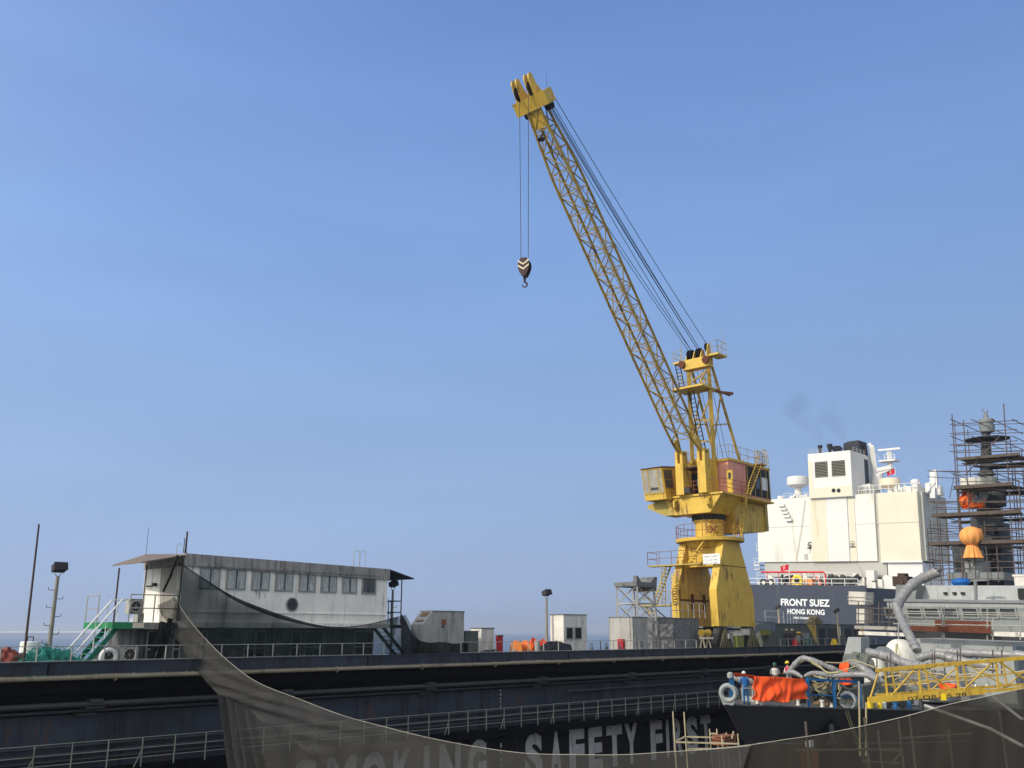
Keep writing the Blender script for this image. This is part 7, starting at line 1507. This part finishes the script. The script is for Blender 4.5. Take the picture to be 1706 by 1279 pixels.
# ------------------------------------------------------------------ people
def person(feet, face, label, cloth_mat, helmet=None, vest=None, lean=0, arms=(0, 0), crouch=0, h=1.72, hands='skin', group=None, legs=None):
    """skinned figure: feet at ground point, face = horizontal facing direction"""
    f = Vector(face).normalized(); r = Vector((f.y, -f.x, 0)); k = h / 1.75; feet = Vector(feet)
    def P(x, y, z):    # x right, y forward, z up; the trunk leans from the hip
        if z > .95: dzz = z - .95; y = y + dzz * math.sin(lean); z = .95 + dzz * math.cos(lean)
        return feet + (r * x + f * y + Z * (z - crouch * (1 if z > .6 else z / .6))) * k
    V = []; E = []; Rr = []
    def add(p, rad_, par=None): V.append(p); Rr.append(rad_); (E.append((par, len(V) - 1)) if par is not None else None); return len(V) - 1
    pel = add(P(0, 0, .95), .155 * k); wa = add(P(0, .0, 1.12), .14 * k, pel); chst = add(P(0, .0, 1.32), .165 * k, wa); nk = add(P(0, .0, 1.47), .065 * k, chst); hd0 = add(P(0, .02, 1.56), .085 * k, nk); hd1 = add(P(0, .03, 1.66), .098 * k, hd0); add(P(0, .02, 1.73), .07 * k, hd1); add(P(0, .125, 1.60), .018 * k, hd0)
    for s_ in (-1, 1):
        e = add(P(s_ * .085, .102, 1.645), .012 * k, hd1)
        e = add(P(s_ * .105, .01, 1.62), .02 * k, hd1)
    for s_, am in zip((-1, 1), arms):
        sh = add(P(s_ * .19, 0, 1.40), .062 * k, chst)
        if am == 0: el = (s_ * .25, -.03, 1.12); wr = (s_ * .27, .08, .88)
        elif am == 1: el = (s_ * .27, .06, 1.14); wr = (s_ * .14, .30, 1.08)
        else: el = (s_ * .30, .15, 1.30); wr = (s_ * .2, .42, 1.35)
        a = add(P(*el), .048 * k, sh); b = add(P(*wr), .032 * k, a); W0 = Vector(P(*wr)); d = (W0 - Vector(P(*el))).normalized(); sd = d.cross(Z if abs(d.z) < .9 else f).normalized()
        pm_ = add(W0 + d * .05 * k, .033 * k, b)
        for q in range(4):
            o_ = sd * (q - 1.5) * .02 * k; L_ = (.075, .088, .082, .062)[q] * k; k1 = add(W0 + d * .085 * k + o_, .0095 * k, pm_); k2 = add(W0 + d * (.085 * k + L_ * .55) + o_ - Z * .008, .0088 * k, k1); add(W0 + d * (.085 * k + L_ * .9) + o_ - Z * .025, .008 * k, k2)
        t1 = add(W0 + d * .05 * k + sd * s_ * .04 * k, .0105 * k, pm_); add(W0 + d * .085 * k + sd * s_ * .058 * k, .0095 * k, t1)
    for i, s_ in enumerate((-1, 1)):
        hp = add(P(s_ * .09, 0, .90), .10 * k, pel); ky = .02 + crouch * .6; kn = add(P(s_ * .11, ky, .50), .068 * k, hp); an = add(P(s_ * .12, -.03, .10), .046 * k, kn); hl = add(P(s_ * .12, -.05, .045), .045 * k, an); add(P(s_ * .13, .15, .04), .036 * k, hl)
    me = bpy.data.meshes.new('body'); me.from_pydata(V, E, []); o = bpy.data.objects.new('body', me); COL.objects.link(o)
    md = o.modifiers.new('skin', 'SKIN'); 
    for i, sv in enumerate(me.skin_vertices[0].data): sv.radius = (Rr[i], Rr[i]); sv.use_root = (i == 0)
    md.branch_smoothing = .4; sb = o.modifiers.new('sub', 'SUBSURF'); sb.levels = 1; sb.render_levels = 1
    bpy.context.view_layer.update(); m2 = bpy.data.meshes.new_from_object(o.evaluated_get(bpy.context.evaluated_depsgraph_get())); bpy.data.objects.remove(o); bpy.data.meshes.remove(me)
    root = thing('person', feet, label, 'person', group)
    for v in m2.vertices: v.co -= feet
    m2.materials.clear()
    for mm in (cloth_mat, 'skin', 'boot'): m2.materials.append(MAT[mm])
    hdz = (Vector(P(0, 0, 1.49)) - feet).z; wrs = [Vector(P(0, 0, 0)) - feet]
    hands_c = [V[i] - feet for i in range(len(V)) if Rr[i] < .0336 * k and Rr[i] > .0325 * k]
    for p in m2.polygons:
        c = p.center; p.use_smooth = True
        p.material_index = 1 if c.z > hdz or any((c - hc).length < .13 * k for hc in hands_c) else (2 if c.z < .11 * k else 0)
    b_ = bpy.data.objects.new('body', m2); COL.objects.link(b_); b_.parent = root
    up = (Vector(P(0, 0, 1.7)) - Vector(P(0, 0, 1.5))).normalized(); hc = Vector(P(0, .02, 1.66)); fw = (f - up * f.dot(up)).normalized()
    if helmet:
        mb = MB(); mb.lathe(hc, up, [(.0, .135 * k), (.0, .118 * k), (.05, .112 * k), (.09, .09 * k), (.12, .055 * k), (.13, .01)], 18); mb.prism([hc + fw * .1 * k - r * .09, hc + fw * .1 * k + r * .09, hc + fw * .19 * k + r * .05, hc + fw * .19 * k - r * .05], up * .012); mb.build('helmet', helmet, root, True)
    if vest:
        mb = MB(); rg = []
        for z_, rx, ry in ((1.02, .19, .15), (1.2, .19, .16), (1.36, .205, .17), (1.45, .14, .11)): rg.append([Vector(P(rx * math.cos(a), ry * math.sin(a), z_)) for a in [2 * math.pi * i / 20 for i in range(20)]])
        mb.loft(rg, False); v_ = mb.build('vest', vest, root, True)
        mb = MB()
        for zz in (1.1,): rg = [[Vector(P(.195 * math.cos(a), .165 * math.sin(a), z_)) for a in [2 * math.pi * i / 20 for i in range(20)]] for z_ in (zz, zz + .05)]; mb.loft(rg, False)
        mb.build('reflective_band', 'white_paint', v_)
    return root
def feet_at(px, py_head, a, h):
    """ground point below the picture position of the head top on plane a"""
    return ws(px, py_head, a) - Z * h
toC = Vector((-.25, -.97, 0))
fg = feet_at(1290, 1102.5, 8.2, 1.76); person(fg, toC, 'worker in grey with green helmet and white vest behind the orange tarpaulin', 'cloth_grey', 'helmet_green', 'cloth_white', .22, (1, 1))
fy = feet_at(1312.5, 1100.5, 8.2, 1.76); person(fy, (-.9, -.5, 0), 'worker with yellow helmet and red and white vest behind the orange tarpaulin', 'cloth_white', 'helmet_yellow', 'cloth_red', .05, (1, 1))
mb = MB(); l1 = WS.loc(fg); l2 = WS.loc(fy); mb.box(WS, l1[0] - .7, l1[0] + .9, l2[1] - .7, l1[1] + .6, dz(8), (l1[2] + l2[2]) / 2 - .02); tag(mb.build('work_platform', 'plank'), 'low plank platform the two helmeted workers stand on', 'platform')
P = WS.p(1.9, -.15, dz(2)); person(P, (-.2, 1, 0), 'worker in blue overalls and white helmet standing with back turned at the bow', 'cloth_blue', 'helmet_white', None, .12, (1, 1), h=1.66)
mb = MB()
for (x_, tt, lab, cm, hm_, vs_, fc) in ((1312, .9, 'worker in dark clothes and tan cap leftmost behind the dock rail', 'cloth_dark', 'dome_cream', None, (-.3, 1, 0)), (1319, 1.5, 'taller worker in dark clothes and pale cap beside the tan capped one', 'cloth_dark', 'dome_cream', None, (.5, 1, 0)), (1329, 1.0, 'worker with yellow helmet in grey beside a red cloth', 'cloth_grey', 'helmet_yellow', None, (.2, 1, 0)), (1334, 1.4, 'worker with yellow helmet in dark clothes nearest the pale square box', 'cloth_dark', 'helmet_yellow', None, (-.4, 1, 0))):
    person(DK.p(S(x_, tt), tt, DECK), fc, lab, cm, hm_, vs_, .2, (1, 0), h=1.62 if hm_ == 'helmet_yellow' else 1.85)
lump((S(1323, .8), .8, DECK), .3, .2, .95, 81, 'flag_red', 'red_cloth', 'red cloth hung on the dock rail between the workers', 'cloth', rough=.2)

# ------------------------------------------------------------------ haze
m = bpy.data.materials.new('haze'); m.use_nodes = True; t = m.node_tree; t.nodes.clear()
o_ = t.nodes.new('ShaderNodeOutputMaterial'); v_ = t.nodes.new('ShaderNodeVolumePrincipled'); t.links.new(v_.outputs[0], o_.inputs['Volume'])
v_.inputs['Color'].default_value = (.86, .92, 1, 1); v_.inputs['Density'].default_value = .00022; v_.inputs['Anisotropy'].default_value = .3; MAT['haze'] = m
mb = MB(); mb.box(WD, -31000, 31000, -31000, 31000, -19, 62); tag(mb.build('haze', 'haze'), 'thin pale sea haze', 'haze', kind='stuff')
